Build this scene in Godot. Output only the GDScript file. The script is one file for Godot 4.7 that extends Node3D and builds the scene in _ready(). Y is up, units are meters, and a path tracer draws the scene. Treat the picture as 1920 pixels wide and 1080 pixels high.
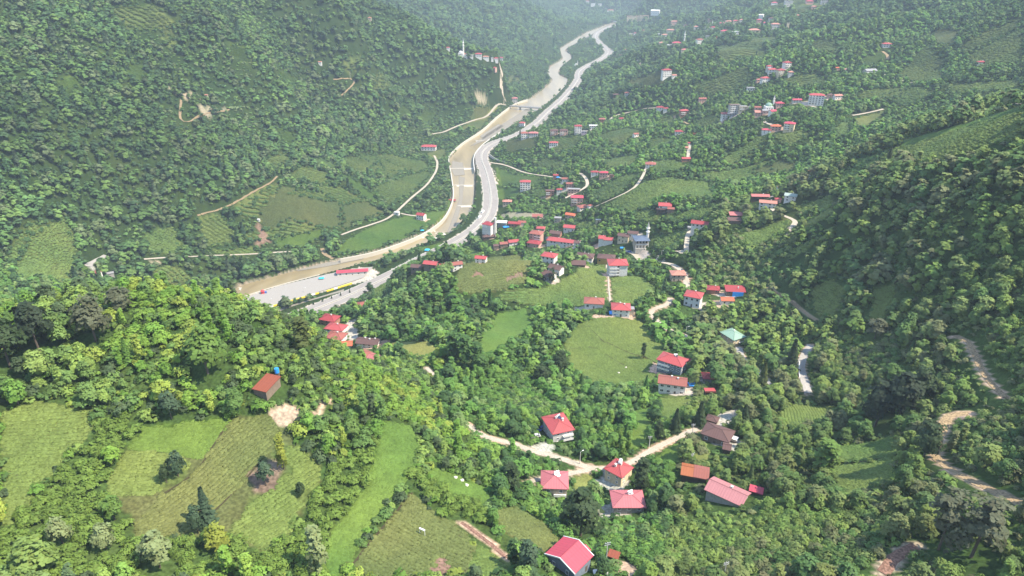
extends Node3D
# An aerial view of a green mountain valley: terrain from surveyed spot heights, river, roads, tea fields, woods and villages.

const CAM_H := 340.0
const PITCH := 26.0
const GRID := 30.0
const GX0 := -1500.0
const GD0 := -150.0
const GNX := 128
const GND := 216
enum {WOODS, TEA, GRASS, OLIVE, DIRT, PAVED, PLOWED, HAZEL, SCAR, RIVERBED, MEADOW, BLOCK}

var rng := RandomNumberGenerator.new()
var noise := FastNoiseLite.new()
var noise2 := FastNoiseLite.new()
var xs := PackedFloat32Array()
var ds := PackedFloat32Array()
var hgt := PackedFloat32Array()
var cover := PackedByteArray()
var blocked := PackedByteArray()
var nx := 0
var nd := 0
var best := PackedFloat32Array()
var goal := PackedFloat32Array()
var spot := PackedVector3Array()
var used := {}
var mats := {}
var shared := {}
var near_trees := []
var stuff_at := {}
var mesh_of := {}
var tea_mesh: Array = []

# ---------------------------------------------------------------- helpers
func lin(r: float, g: float, b: float) -> Color:
	return Color(r, g, b).linear_to_srgb()

func numbered(called: String) -> String:
	var n: int = used.get(called, 0)
	used[called] = n + 1
	return called if n == 0 else "%s_%03d" % [called, n]

func thing(called: String, label: String, category: String, at := Vector3.ZERO, turn := 0.0, group := "") -> Node3D:
	var o := Node3D.new()
	o.name = numbered(called)
	add_child(o)
	o.position = at
	o.rotation.y = turn
	o.set_meta("label", label)
	o.set_meta("category", category)
	if group != "":
		o.set_meta("group", group)
	return o

func part(called: String, mesh: Mesh, parent: Node, m: Material, at := Vector3.ZERO, turn := 0.0) -> MeshInstance3D:
	var o := MeshInstance3D.new()
	o.name = called
	o.mesh = mesh
	if m != null:
		o.material_override = m
	o.position = at
	o.rotation.y = turn
	parent.add_child(o, true)
	return o

func alone(called: String, mesh: Mesh, m: Material, label := "", category := "", kind := "", group := "") -> MeshInstance3D:
	var o := MeshInstance3D.new()
	o.name = numbered(called)
	o.mesh = mesh
	if m != null:
		o.material_override = m
	add_child(o)
	if label != "":
		o.set_meta("label", label)
	if category != "":
		o.set_meta("category", category)
	if kind != "":
		o.set_meta("kind", kind)
	if group != "":
		o.set_meta("group", group)
	return o

func box_mesh(s: Vector3) -> Mesh:
	var k := "box%.2f_%.2f_%.2f" % [s.x, s.y, s.z]
	if not shared.has(k):
		var b := BoxMesh.new()
		b.size = s
		shared[k] = b
	return shared[k]

func cyl_mesh(r0: float, r1: float, h: float, sides := 12) -> Mesh:
	var k := "cyl%.2f_%.2f_%.2f_%d" % [r0, r1, h, sides]
	if not shared.has(k):
		var c := CylinderMesh.new()
		c.bottom_radius = r0
		c.top_radius = r1
		c.height = h
		c.radial_segments = sides
		c.rings = 1
		shared[k] = c
	return shared[k]

func smooth(v: float) -> float:
	v = clampf(v, 0.0, 1.0)
	return v * v * (3.0 - 2.0 * v)

# ---------------------------------------------------------------- materials
func make_materials() -> void:
	var n1 := FastNoiseLite.new()
	n1.seed = 11
	n1.frequency = 0.02
	n1.fractal_octaves = 5
	var grain := NoiseTexture2D.new()
	grain.width = 512
	grain.height = 512
	grain.seamless = true
	grain.noise = n1
	var ramp := Gradient.new()
	ramp.set_color(0, Color(0.55, 0.55, 0.55))
	ramp.set_color(1, Color(1, 1, 1))
	grain.color_ramp = ramp
	var soft := NoiseTexture2D.new()
	soft.width = 512
	soft.height = 512
	soft.seamless = true
	soft.noise = n1
	var ramp2 := Gradient.new()
	ramp2.set_color(0, Color(0.82, 0.81, 0.79))
	ramp2.set_color(1, Color(1, 1, 1))
	soft.color_ramp = ramp2
	var m := StandardMaterial3D.new()
	m.vertex_color_use_as_albedo = true
	m.roughness = 0.95
	m.metallic_specular = 0.2
	m.albedo_texture = grain
	m.uv1_triplanar = true
	m.uv1_world_triplanar = true
	m.uv1_scale = Vector3.ONE * 0.06
	mats.ground = m
	var lf := StandardMaterial3D.new()
	lf.vertex_color_use_as_albedo = true
	lf.roughness = 0.7
	lf.metallic_specular = 0.3
	lf.albedo_color = Color(0.965, 1.0, 0.97)
	lf.backlight = Color(0.42, 0.54, 0.22)
	mats.leaf = lf
	var bark := StandardMaterial3D.new()
	bark.albedo_color = lin(0.09, 0.07, 0.055)
	bark.roughness = 0.95
	mats.bark = bark
	# sheet roofing: seams, laps and faded streaks, tinted per roof
	var im := Image.create(256, 256, false, Image.FORMAT_RGB8)
	var r := RandomNumberGenerator.new()
	r.seed = 5
	var streak := []
	for i in 256:
		streak.append(r.randf_range(0.9, 1.0))
	for y in 256:
		for x in 256:
			var v: float = streak[x] * (0.96 + 0.04 * n1.get_noise_2d(x * 3.0, y * 1.2))
			if x % 32 < 3:
				v *= 0.86
			if y % 128 < 2:
				v *= 0.84
			im.set_pixel(x, y, Color(v, v, v))
	var rt := ImageTexture.create_from_image(im)
	for k in ROOF:
		var c: Array = ROOF[k]
		var s := StandardMaterial3D.new()
		s.albedo_color = lin(c[0], c[1], c[2])
		s.albedo_texture = rt
		s.uv1_scale = Vector3(0.125, 0.125, 0.125)
		s.roughness = 0.5 if k != "brown" and k != "brownred" and k != "rust" else 0.85
		s.metallic_specular = 0.35
		mats["roof_" + k] = s
	for k in WALL:
		var c: Array = WALL[k]
		var s := StandardMaterial3D.new()
		s.albedo_color = lin(c[0], c[1], c[2])
		s.albedo_texture = soft
		s.uv1_triplanar = true
		s.uv1_world_triplanar = true
		s.uv1_scale = Vector3(0.11, 0.05, 0.11)
		s.roughness = 0.9
		s.metallic_specular = 0.2
		mats["wall_" + k] = s
	var g := StandardMaterial3D.new()
	g.albedo_color = lin(0.03, 0.035, 0.045)
	g.roughness = 0.15
	g.metallic_specular = 0.6
	mats.glass = g
	for k in PAINT:
		var c: Array = PAINT[k]
		var s := StandardMaterial3D.new()
		s.albedo_color = lin(c[0], c[1], c[2])
		s.roughness = c[3]
		s.metallic = c[4]
		mats[k] = s
	for k in ["lane", "concrete", "dirtroad", "redroad", "asphalt", "footpath"]:
		var s := StandardMaterial3D.new()
		s.vertex_color_use_as_albedo = true
		s.albedo_texture = soft if k != "dirtroad" and k != "redroad" else grain
		s.uv1_triplanar = true
		s.uv1_world_triplanar = true
		s.uv1_scale = Vector3.ONE * 0.09
		s.roughness = 0.92
		s.metallic_specular = 0.2
		mats["road_" + k] = s
	var w := StandardMaterial3D.new()
	w.vertex_color_use_as_albedo = true
	w.roughness = 0.28
	w.metallic_specular = 0.5
	var wn := NoiseTexture2D.new()
	wn.width = 512
	wn.height = 512
	wn.seamless = true
	wn.as_normal_map = true
	wn.bump_strength = 3.0
	wn.noise = n1
	w.normal_enabled = true
	w.normal_texture = wn
	w.normal_scale = 0.35
	w.uv1_triplanar = true
	w.uv1_world_triplanar = true
	w.uv1_scale = Vector3.ONE * 0.05
	mats.water = w
	var rp := StandardMaterial3D.new()
	rp.albedo_color = lin(0.42, 0.39, 0.36)
	rp.albedo_texture = soft
	rp.uv1_triplanar = true
	rp.uv1_world_triplanar = true
	rp.uv1_scale = Vector3.ONE * 0.08
	rp.roughness = 0.92
	mats.road_plain = rp
	var vg := StandardMaterial3D.new()
	vg.albedo_color = lin(0.28, 0.24, 0.12)
	vg.albedo_texture = grain
	vg.uv1_triplanar = true
	vg.uv1_world_triplanar = true
	vg.uv1_scale = Vector3.ONE * 0.15
	vg.roughness = 0.95
	mats.verge = vg

const ROOF := {"red": [0.42, 0.082, 0.086], "red_worn": [0.33, 0.11, 0.085], "red_pale": [0.46, 0.16, 0.155], "red_deep": [0.33, 0.052, 0.058], "rose": [0.48, 0.15, 0.17], "crimson": [0.46, 0.065, 0.1], "faded": [0.44, 0.19, 0.2], "salmon": [0.5, 0.22, 0.17], "orange": [0.55, 0.14, 0.07], "brown": [0.13, 0.075, 0.07], "brownred": [0.3, 0.11, 0.09], "rust": [0.26, 0.075, 0.045], "rusty": [0.36, 0.12, 0.05], "green": [0.27, 0.42, 0.33], "greygreen": [0.36, 0.44, 0.4], "grey": [0.3, 0.3, 0.31], "white": [0.75, 0.75, 0.74], "slate": [0.12, 0.16, 0.24]}
const WALL := {"white": [0.84, 0.83, 0.81], "whitegrey": [0.74, 0.75, 0.77], "palegrey": [0.6, 0.59, 0.58], "cream": [0.72, 0.62, 0.44], "beige": [0.52, 0.45, 0.37], "block": [0.36, 0.35, 0.33], "bluegrey": [0.22, 0.26, 0.33], "pink": [0.62, 0.4, 0.34], "brick": [0.42, 0.22, 0.16], "yellow": [0.6, 0.38, 0.1], "darkwood": [0.1, 0.075, 0.06], "wood": [0.24, 0.19, 0.15], "concrete": [0.42, 0.41, 0.39], "lilac": [0.5, 0.42, 0.52]}
const PAINT := {"white_paint": [0.8, 0.8, 0.8, 0.5, 0.0], "black_rubber": [0.02, 0.02, 0.02, 0.9, 0.0], "galvanised": [0.45, 0.46, 0.47, 0.55, 0.3], "panel": [0.03, 0.04, 0.08, 0.15, 0.2], "blue_sheet": [0.02, 0.25, 0.7, 0.6, 0.0], "cyan_sheet": [0.03, 0.42, 0.7, 0.6, 0.0], "yellow_paint": [0.75, 0.58, 0.04, 0.6, 0.0], "red_paint": [0.55, 0.04, 0.05, 0.5, 0.0], "pole_concrete": [0.5, 0.49, 0.46, 0.9, 0.0], "pale_concrete": [0.46, 0.43, 0.37, 0.9, 0.0], "dark_timber": [0.1, 0.08, 0.06, 0.9, 0.0], "stone_pale": [0.5, 0.47, 0.42, 0.9, 0.0], "rust_paint": [0.25, 0.09, 0.06, 0.9, 0.0], "foam": [0.85, 0.84, 0.8, 0.8, 0.0], "blue_paint": [0.05, 0.12, 0.4, 0.4, 0.0], "silver": [0.6, 0.61, 0.63, 0.4, 0.3]}
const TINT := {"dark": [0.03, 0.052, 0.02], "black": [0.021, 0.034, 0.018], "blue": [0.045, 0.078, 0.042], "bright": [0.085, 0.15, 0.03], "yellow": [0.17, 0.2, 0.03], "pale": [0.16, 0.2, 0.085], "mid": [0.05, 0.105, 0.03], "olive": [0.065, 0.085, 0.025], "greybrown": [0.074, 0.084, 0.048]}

# ---------------------------------------------------------------- terrain
func spans(list: Array) -> PackedFloat32Array:
	var out := PackedFloat32Array([list[0][0]])
	for s in list:
		var n := maxi(1, roundi((s[1] - s[0]) / s[2]))
		for i in n:
			out.append(s[0] + (s[1] - s[0]) * (i + 1) / float(n))
	return out

func solve_spots() -> PackedFloat64Array:
	# smooth surface through the spot heights: one weight per spot, plus a constant
	var n := spot.size()
	var a := []
	for i in n:
		var row := PackedFloat64Array()
		row.resize(n + 2)
		for j in n:
			row[j] = -sqrt(pow(spot[i].x - spot[j].x, 2) + pow(spot[i].z - spot[j].z, 2) + 3600.0)
		row[i] += 0.25
		row[n] = 1.0
		row[n + 1] = spot[i].y
		a.append(row)
	var last := PackedFloat64Array()
	last.resize(n + 2)
	for j in n:
		last[j] = 1.0
	a.append(last)
	var m := n + 1
	for c in m:
		var p := c
		for r in range(c + 1, m):
			if absf(a[r][c]) > absf(a[p][c]):
				p = r
		var t = a[c]
		a[c] = a[p]
		a[p] = t
		var top: PackedFloat64Array = a[c]
		var inv := 1.0 / top[c]
		for r in range(c + 1, m):
			var row: PackedFloat64Array = a[r]
			var f := row[c] * inv
			if f != 0.0:
				for k in range(c, m + 1):
					row[k] -= f * top[k]
				a[r] = row
	var w := PackedFloat64Array()
	w.resize(m)
	for i in range(m - 1, -1, -1):
		var s: float = a[i][m]
		for k in range(i + 1, m):
			s -= a[i][k] * w[k]
		w[i] = s / a[i][i]
	return w

func cubic(t: float) -> Array:
	return [-0.5 * t + t * t - 0.5 * t * t * t, 1.0 - 2.5 * t * t + 1.5 * t * t * t, 0.5 * t + 2.0 * t * t - 1.5 * t * t * t, -0.5 * t * t + 0.5 * t * t * t]

func make_heights() -> void:
	xs = spans(XSPANS)
	ds = spans(DSPANS)
	nx = xs.size()
	nd = ds.size()
	var w := solve_spots()
	var n := spot.size()
	var sx := PackedFloat32Array()
	var sz := PackedFloat32Array()
	var sw := PackedFloat32Array()
	for i in n:
		sx.append(spot[i].x)
		sz.append(spot[i].z)
		sw.append(w[i])
	var coarse := PackedFloat32Array()
	coarse.resize(GNX * GND)
	for j in GND:
		var z := -(GD0 + GRID * j)
		for i in GNX:
			var x := GX0 + GRID * i
			var r := w[n]
			for k in n:
				var dx := x - sx[k]
				var dz := z - sz[k]
				r -= sw[k] * sqrt(dx * dx + dz * dz + 3600.0)
			coarse[j * GNX + i] = r
	hgt.resize(nx * nd)
	cover.resize(nx * nd)
	blocked.resize(nx * nd)
	var ci := PackedInt32Array()
	var cw := PackedFloat32Array()
	for i in nx:
		var u := (xs[i] - GX0) / GRID
		var k := clampi(int(floor(u)), 1, GNX - 3)
		ci.append(k)
		for q in cubic(u - k):
			cw.append(q)
	var line := PackedFloat32Array()
	line.resize(GNX)
	for j in nd:
		var v := (ds[j] - GD0) / GRID
		var k := clampi(int(floor(v)), 1, GND - 3)
		var b := cubic(v - k)
		var b0: float = b[0]
		var b1: float = b[1]
		var b2: float = b[2]
		var b3: float = b[3]
		var o := (k - 1) * GNX
		for i in GNX:
			line[i] = coarse[o + i] * b0 + coarse[o + GNX + i] * b1 + coarse[o + 2 * GNX + i] * b2 + coarse[o + 3 * GNX + i] * b3
		var z := -ds[j]
		var far := clampf((ds[j] - 600.0) / 900.0, 0.0, 1.0)
		for i in nx:
			var q := ci[i]
			var e := i * 4
			var r := line[q - 1] * cw[e] + line[q] * cw[e + 1] + line[q + 1] * cw[e + 2] + line[q + 2] * cw[e + 3]
			r = maxf(r, 5.0) - 0.02 * minf(maxf(r, -20.0) - 5.0, 0.0)
			var up := clampf((r - 25.0) / 60.0, 0.0, 1.0)
			if up > 0.0:
				var x := xs[i]
				var s := sin(x * 0.021 + z * 0.013) + sin(x * -0.017 + z * 0.024 + 1.3) + sin(x * 0.043 - z * 0.009 + 2.1) * 0.6 + sin(x * 0.011 + z * 0.047 + 0.7) * 0.6 + sin(x * 0.071 + z * 0.063 + 2.9) * 0.35 + sin(x * 0.009 - z * 0.031 + 4.0)
				r += s * up * (0.5 + far * 6.0)
			hgt[j * nx + i] = r
	best.resize(nx * nd)
	goal.resize(nx * nd)

func column(x: float) -> int:
	return clampi(xs.bsearch(x) - 1, 0, nx - 2)

func row(z: float) -> int:
	return clampi(ds.bsearch(-z) - 1, 0, nd - 2)

func height_at(x: float, z: float) -> float:
	var i := column(x)
	var j := row(z)
	var u := clampf((x - xs[i]) / (xs[i + 1] - xs[i]), 0.0, 1.0)
	var v := clampf((-z - ds[j]) / (ds[j + 1] - ds[j]), 0.0, 1.0)
	var k := j * nx + i
	return lerpf(lerpf(hgt[k], hgt[k + 1], u), lerpf(hgt[k + nx], hgt[k + nx + 1], u), v)

func cell(x: float, z: float) -> int:
	var i := column(x)
	var j := row(z)
	if x - xs[i] > xs[i + 1] - x:
		i += 1
	if -z - ds[j] > ds[j + 1] + z:
		j += 1
	return j * nx + i

func stamp_begin() -> void:
	best.fill(1e9)

func stamp(poly: Array, reach: float) -> void:
	# poly rows: [x, z, height, half width]
	for s in poly.size() - 1:
		var a: Array = poly[s]
		var b: Array = poly[s + 1]
		var ax: float = a[0]
		var az: float = a[1]
		var ay: float = a[2]
		var aw: float = a[3]
		var dx: float = b[0] - ax
		var dz: float = b[1] - az
		var dy: float = b[2] - ay
		var dw: float = b[3] - aw
		var m := maxf(aw, aw + dw) + reach
		var i0 := xs.bsearch(minf(ax, ax + dx) - m)
		var i1 := xs.bsearch(maxf(ax, ax + dx) + m)
		var j0 := ds.bsearch(minf(-az, -az - dz) - m)
		var j1 := ds.bsearch(maxf(-az, -az - dz) + m)
		var l := dx * dx + dz * dz + 1e-9
		for j in range(j0, mini(j1, nd)):
			var pz := -ds[j] - az
			for i in range(i0, mini(i1, nx)):
				var px := xs[i] - ax
				var t := clampf((px * dx + pz * dz) / l, 0.0, 1.0)
				var ex := px - dx * t
				var ez := pz - dz * t
				var d := sqrt(ex * ex + ez * ez) - (aw + dw * t)
				var k := j * nx + i
				if d < best[k]:
					best[k] = d
					goal[k] = ay + dy * t

func stamp_end(reach: float, id := -1, margin := 0.0, keep_off := -1.0) -> void:
	for k in nx * nd:
		var d := best[k]
		if d < reach:
			var w := 1.0 - clampf(d / reach, 0.0, 1.0)
			w = w * w * (3.0 - 2.0 * w)
			hgt[k] = lerpf(hgt[k], goal[k], w)
			if id >= 0 and d < margin and (id != DIRT or (absf(xs[k % nx]) < 280.0 and k / nx < 270)):
				cover[k] = id
			if keep_off >= 0.0 and d < keep_off:
				blocked[k] = 1

func fill_poly(p: PackedVector2Array, id: int) -> void:
	# p holds (x, z) corners
	var lo := p[0]
	var hi := p[0]
	for q in p:
		lo = lo.min(q)
		hi = hi.max(q)
	var n := p.size()
	for j in range(ds.bsearch(-hi.y), mini(ds.bsearch(-lo.y), nd)):
		var z := -ds[j]
		var cuts := []
		for e in n:
			var a := p[e]
			var b := p[(e + 1) % n]
			if (a.y > z) != (b.y > z):
				cuts.append(a.x + (z - a.y) / (b.y - a.y) * (b.x - a.x))
		cuts.sort()
		for c in range(0, cuts.size() - 1, 2):
			for i in range(xs.bsearch(cuts[c]), mini(xs.bsearch(cuts[c + 1]), nx)):
				cover[j * nx + i] = id

func block_disc(x: float, z: float, r: float, how := 1) -> void:
	for j in range(ds.bsearch(-z - r), mini(ds.bsearch(-z + r) + 1, nd)):
		for i in range(xs.bsearch(x - r), mini(xs.bsearch(x + r) + 1, nx)):
			if pow(xs[i] - x, 2) + pow(-ds[j] - z, 2) < r * r:
				if blocked[j * nx + i] != 1:
					blocked[j * nx + i] = how
	if blocked[cell(x, z)] != 1:
		blocked[cell(x, z)] = how

func block_front(x: float, z: float, r: float, reach: float) -> void:
	# open ground round a house and a short way down its view over the slope
	# (2: low scrub may still grow there); on a slope that falls away a short way is enough
	var to := Vector2(-x, -z).normalized()
	var fall := (height_at(x, z) - height_at(x + to.x * 20.0, z + to.y * 20.0)) / 20.0
	reach *= clampf(1.0 - 1.8 * fall, 0.25, 1.0)
	block_disc(x, z, r)
	var t := maxf(1.0, r * 0.5)
	while t <= reach:
		block_disc(x + to.x * t, z + to.y * t, r, 2)
		t += maxf(1.0, r * 0.5)

const GROUND := [[0.055, 0.095, 0.026], [0.12, 0.155, 0.045], [0.085, 0.14, 0.026], [0.125, 0.135, 0.05], [0.52, 0.38, 0.28], [0.55, 0.49, 0.42], [0.24, 0.16, 0.12], [0.065, 0.11, 0.03], [0.34, 0.3, 0.21], [0.34, 0.29, 0.22], [0.19, 0.2, 0.06]]

func make_ground() -> void:
	var v := PackedVector3Array()
	var nn := PackedVector3Array()
	var cc := PackedColorArray()
	v.resize(nx * nd)
	nn.resize(nx * nd)
	cc.resize(nx * nd)
	for j in nd:
		var ja := maxi(j - 1, 0)
		var jb := mini(j + 1, nd - 1)
		for i in nx:
			var k := j * nx + i
			var ia := maxi(i - 1, 0)
			var ib := mini(i + 1, nx - 1)
			v[k] = Vector3(xs[i], hgt[k], -ds[j])
			var sx := (hgt[j * nx + ib] - hgt[j * nx + ia]) / (xs[ib] - xs[ia])
			var sz := (hgt[jb * nx + i] - hgt[ja * nx + i]) / (ds[jb] - ds[ja])
			nn[k] = Vector3(-sx, 1.0, sz).normalized()
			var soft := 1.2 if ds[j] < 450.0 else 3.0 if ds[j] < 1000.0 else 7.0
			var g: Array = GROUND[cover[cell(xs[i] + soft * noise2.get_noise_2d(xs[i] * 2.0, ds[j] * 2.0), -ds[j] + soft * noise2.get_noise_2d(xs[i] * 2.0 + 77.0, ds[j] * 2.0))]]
			var a := noise.get_noise_2d(xs[i], ds[j])
			var b := noise2.get_noise_2d(xs[i], ds[j])
			var f := 1.25 + 0.3 * a + 0.35 * b
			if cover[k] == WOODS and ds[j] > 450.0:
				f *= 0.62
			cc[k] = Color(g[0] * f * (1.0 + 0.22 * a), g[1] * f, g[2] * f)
	var idx := PackedInt32Array()
	idx.resize((nx - 1) * (nd - 1) * 6)
	var q := 0
	for j in nd - 1:
		for i in nx - 1:
			var k := j * nx + i
			idx[q] = k
			idx[q + 1] = k + nx
			idx[q + 2] = k + 1
			idx[q + 3] = k + 1
			idx[q + 4] = k + nx
			idx[q + 5] = k + nx + 1
			q += 6
	var arr := []
	arr.resize(Mesh.ARRAY_MAX)
	arr[Mesh.ARRAY_VERTEX] = v
	arr[Mesh.ARRAY_NORMAL] = nn
	arr[Mesh.ARRAY_COLOR] = cc
	arr[Mesh.ARRAY_INDEX] = idx
	var mesh := ArrayMesh.new()
	mesh.add_surface_from_arrays(Mesh.PRIMITIVE_TRIANGLES, arr)
	var o := alone("terrain", mesh, mats.ground, "steep green valley terrain with ridges, spurs and river plain", "terrain", "structure")
	o.name = "terrain"

# ---------------------------------------------------------------- strips: roads, river, walls
func resampled(p: PackedVector2Array, step: float) -> PackedVector2Array:
	# a smooth curve through the points, one point per step
	var c := Curve2D.new()
	for i in p.size():
		var a := p[maxi(i - 1, 0)]
		var b := p[mini(i + 1, p.size() - 1)]
		var t := (b - a) / 6.0
		c.add_point(p[i], -t, t)
	c.bake_interval = step
	var n := maxi(2, int(c.get_baked_length() / step))
	var out := PackedVector2Array()
	for i in n + 1:
		out.append(c.sample_baked(c.get_baked_length() * i / n))
	return out

var road_list := []

func road(p: PackedVector2Array, width: float, kind: String, label: String) -> void:
	var q := resampled(p, 3.0 if -p[0].y < 500.0 else 6.0)
	var y := PackedFloat32Array()
	for c in q:
		y.append(height_at(c.x, c.y))
	for pass_ in 6:
		var z := y.duplicate()
		for i in range(1, y.size() - 1):
			z[i] = (y[i - 1] + 2.0 * y[i] + y[i + 1]) / 4.0
		y = z
	var rows := []
	for i in q.size():
		rows.append([q[i].x, q[i].y, y[i], width * 0.4])
	if kind != "footpath":
		stamp(rows, 5.0)
	road_list.append([q, width, kind, label])

func ribbon(q: PackedVector2Array, width: float, lift: float, tone: Color, wobble: float, shift := 0.0, level := -1e9) -> ArrayMesh:
	var v := PackedVector3Array()
	var nn := PackedVector3Array()
	var cc := PackedColorArray()
	var idx := PackedInt32Array()
	for i in q.size():
		var dir := (q[mini(i + 1, q.size() - 1)] - q[maxi(i - 1, 0)]).normalized()
		var side := Vector2(-dir.y, dir.x)
		for k in 5:
			var t := (k - 2) / 2.0
			var e := width * 0.5 * t
			if absf(t) == 1.0:
				e *= 1.0 + wobble * noise2.get_noise_2d(q[i].x * 3.0 + t * 50.0, q[i].y * 3.0)
			var c := q[i] + side * (e + shift)
			var h := level if level > -1e8 else height_at(c.x, c.y)
			v.append(Vector3(c.x, h + lift - (0.12 if absf(t) == 1.0 else 0.0), c.y))
			nn.append(Vector3.UP)
			var f := 1.0 + 0.14 * noise2.get_noise_2d(c.x, c.y * 1.7) - (0.1 if k == 1 or k == 3 else 0.0) * wobble * 2.0
			cc.append(Color(tone.r * f, tone.g * f, tone.b * f))
		if i > 0:
			var a := (i - 1) * 5
			for k in 4:
				idx.append_array([a + k, a + 5 + k, a + k + 1, a + k + 1, a + 5 + k, a + 6 + k])
	var arr := []
	arr.resize(Mesh.ARRAY_MAX)
	arr[Mesh.ARRAY_VERTEX] = v
	arr[Mesh.ARRAY_NORMAL] = nn
	arr[Mesh.ARRAY_COLOR] = cc
	arr[Mesh.ARRAY_INDEX] = idx
	var mesh := ArrayMesh.new()
	mesh.add_surface_from_arrays(Mesh.PRIMITIVE_TRIANGLES, arr)
	return mesh

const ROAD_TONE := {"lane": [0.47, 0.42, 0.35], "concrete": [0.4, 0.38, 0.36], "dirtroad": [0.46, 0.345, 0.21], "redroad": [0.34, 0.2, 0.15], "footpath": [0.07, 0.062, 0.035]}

func lay_roads() -> void:
	for r in road_list:
		var q: PackedVector2Array = r[0]
		var t: Array = ROAD_TONE[r[2]]
		var far := -q[0].y
		var m := ribbon(q, r[1] * 0.82, 0.1 + far * 0.0006, Color(t[0], t[1], t[2]), 0.3 if r[2] == "dirtroad" or r[2] == "redroad" else 0.15)
		if r[2] != "footpath":
			for i in range(0, q.size(), 2):
				block_front(q[i].x, q[i].y, r[1] * 0.4 + 0.8 + (0.0 if far < 700.0 else 2.0), 22.0 if far > 700.0 else 20.0 if r[2] == "concrete" or r[2] == "dirtroad" else 8.0)
		alone("road" if r[1] > 2.0 else "path", m, mats["road_" + r[2]], r[3], "road", "structure")

func strip_between(l: PackedVector2Array, r: PackedVector2Array, y: float, n: int) -> ArrayMesh:
	var v := PackedVector3Array()
	var nn := PackedVector3Array()
	var cc := PackedColorArray()
	var idx := PackedInt32Array()
	for i in n + 1:
		var a := l[mini(i * (l.size() - 1) / n, l.size() - 1)]
		var b := r[mini(i * (r.size() - 1) / n, r.size() - 1)]
		for k in 9:
			var c := a.lerp(b, lerpf(-0.06, 1.06, k / 8.0))
			v.append(Vector3(c.x, y, c.y))
			nn.append(Vector3.UP)
			var f := 1.0 + 0.34 * noise.get_noise_2d(c.x * 2.6, c.y * 0.6) + 0.16 * noise2.get_noise_2d(c.x, c.y * 0.4)
			cc.append(Color(0.25 * f, 0.2 * f, 0.112 * f))
		if i > 0:
			var o := (i - 1) * 9
			for k in 8:
				idx.append_array([o + k, o + 9 + k, o + k + 1, o + k + 1, o + 9 + k, o + 10 + k])
	var arr := []
	arr.resize(Mesh.ARRAY_MAX)
	arr[Mesh.ARRAY_VERTEX] = v
	arr[Mesh.ARRAY_NORMAL] = nn
	arr[Mesh.ARRAY_COLOR] = cc
	arr[Mesh.ARRAY_INDEX] = idx
	var mesh := ArrayMesh.new()
	mesh.add_surface_from_arrays(Mesh.PRIMITIVE_TRIANGLES, arr)
	return mesh

func wall_along(q: PackedVector2Array, y0: float, y1: float, thick: float) -> ArrayMesh:
	# an upright wall that follows a line
	var st := SurfaceTool.new()
	st.begin(Mesh.PRIMITIVE_TRIANGLES)
	var ring := []
	for i in q.size():
		var dir := (q[mini(i + 1, q.size() - 1)] - q[maxi(i - 1, 0)]).normalized()
		var s := Vector2(-dir.y, dir.x) * thick * 0.5
		ring.append([Vector3(q[i].x - s.x, y0, q[i].y - s.y), Vector3(q[i].x - s.x, y1, q[i].y - s.y), Vector3(q[i].x + s.x, y1, q[i].y + s.y), Vector3(q[i].x + s.x, y0, q[i].y + s.y)])
	for i in range(1, ring.size()):
		for k in 3:
			quad(st, ring[i - 1][k], ring[i - 1][k + 1], ring[i][k + 1], ring[i][k])
	quad(st, ring[0][0], ring[0][3], ring[0][2], ring[0][1])
	var e: Array = ring[-1]
	quad(st, e[0], e[1], e[2], e[3])
	st.generate_normals()
	return st.commit()

func quad(st: SurfaceTool, a: Vector3, b: Vector3, c: Vector3, d: Vector3) -> void:
	st.set_smooth_group(-1)
	for p in [a, b, c, a, c, d]:
		st.add_vertex(p)

func tri(st: SurfaceTool, a: Vector3, b: Vector3, c: Vector3) -> void:
	st.set_smooth_group(-1)
	for p in [a, b, c]:
		st.add_vertex(p)

func sheet(p: PackedVector2Array, y: float, tone := Color(0.27, 0.25, 0.215)) -> ArrayMesh:
	var st := SurfaceTool.new()
	st.begin(Mesh.PRIMITIVE_TRIANGLES)
	var t := Geometry2D.triangulate_polygon(p)
	for i in range(0, t.size(), 3):
		var a := p[t[i]]
		var b := p[t[i + 1]]
		var c := p[t[i + 2]]
		if (b - a).cross(c - a) < 0.0:
			var s := b
			b = c
			c = s
		for q in [a, b, c]:
			st.set_color(tone)
			st.set_normal(Vector3.UP)
			st.add_vertex(Vector3(q.x, y, q.y))
	return st.commit()

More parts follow.
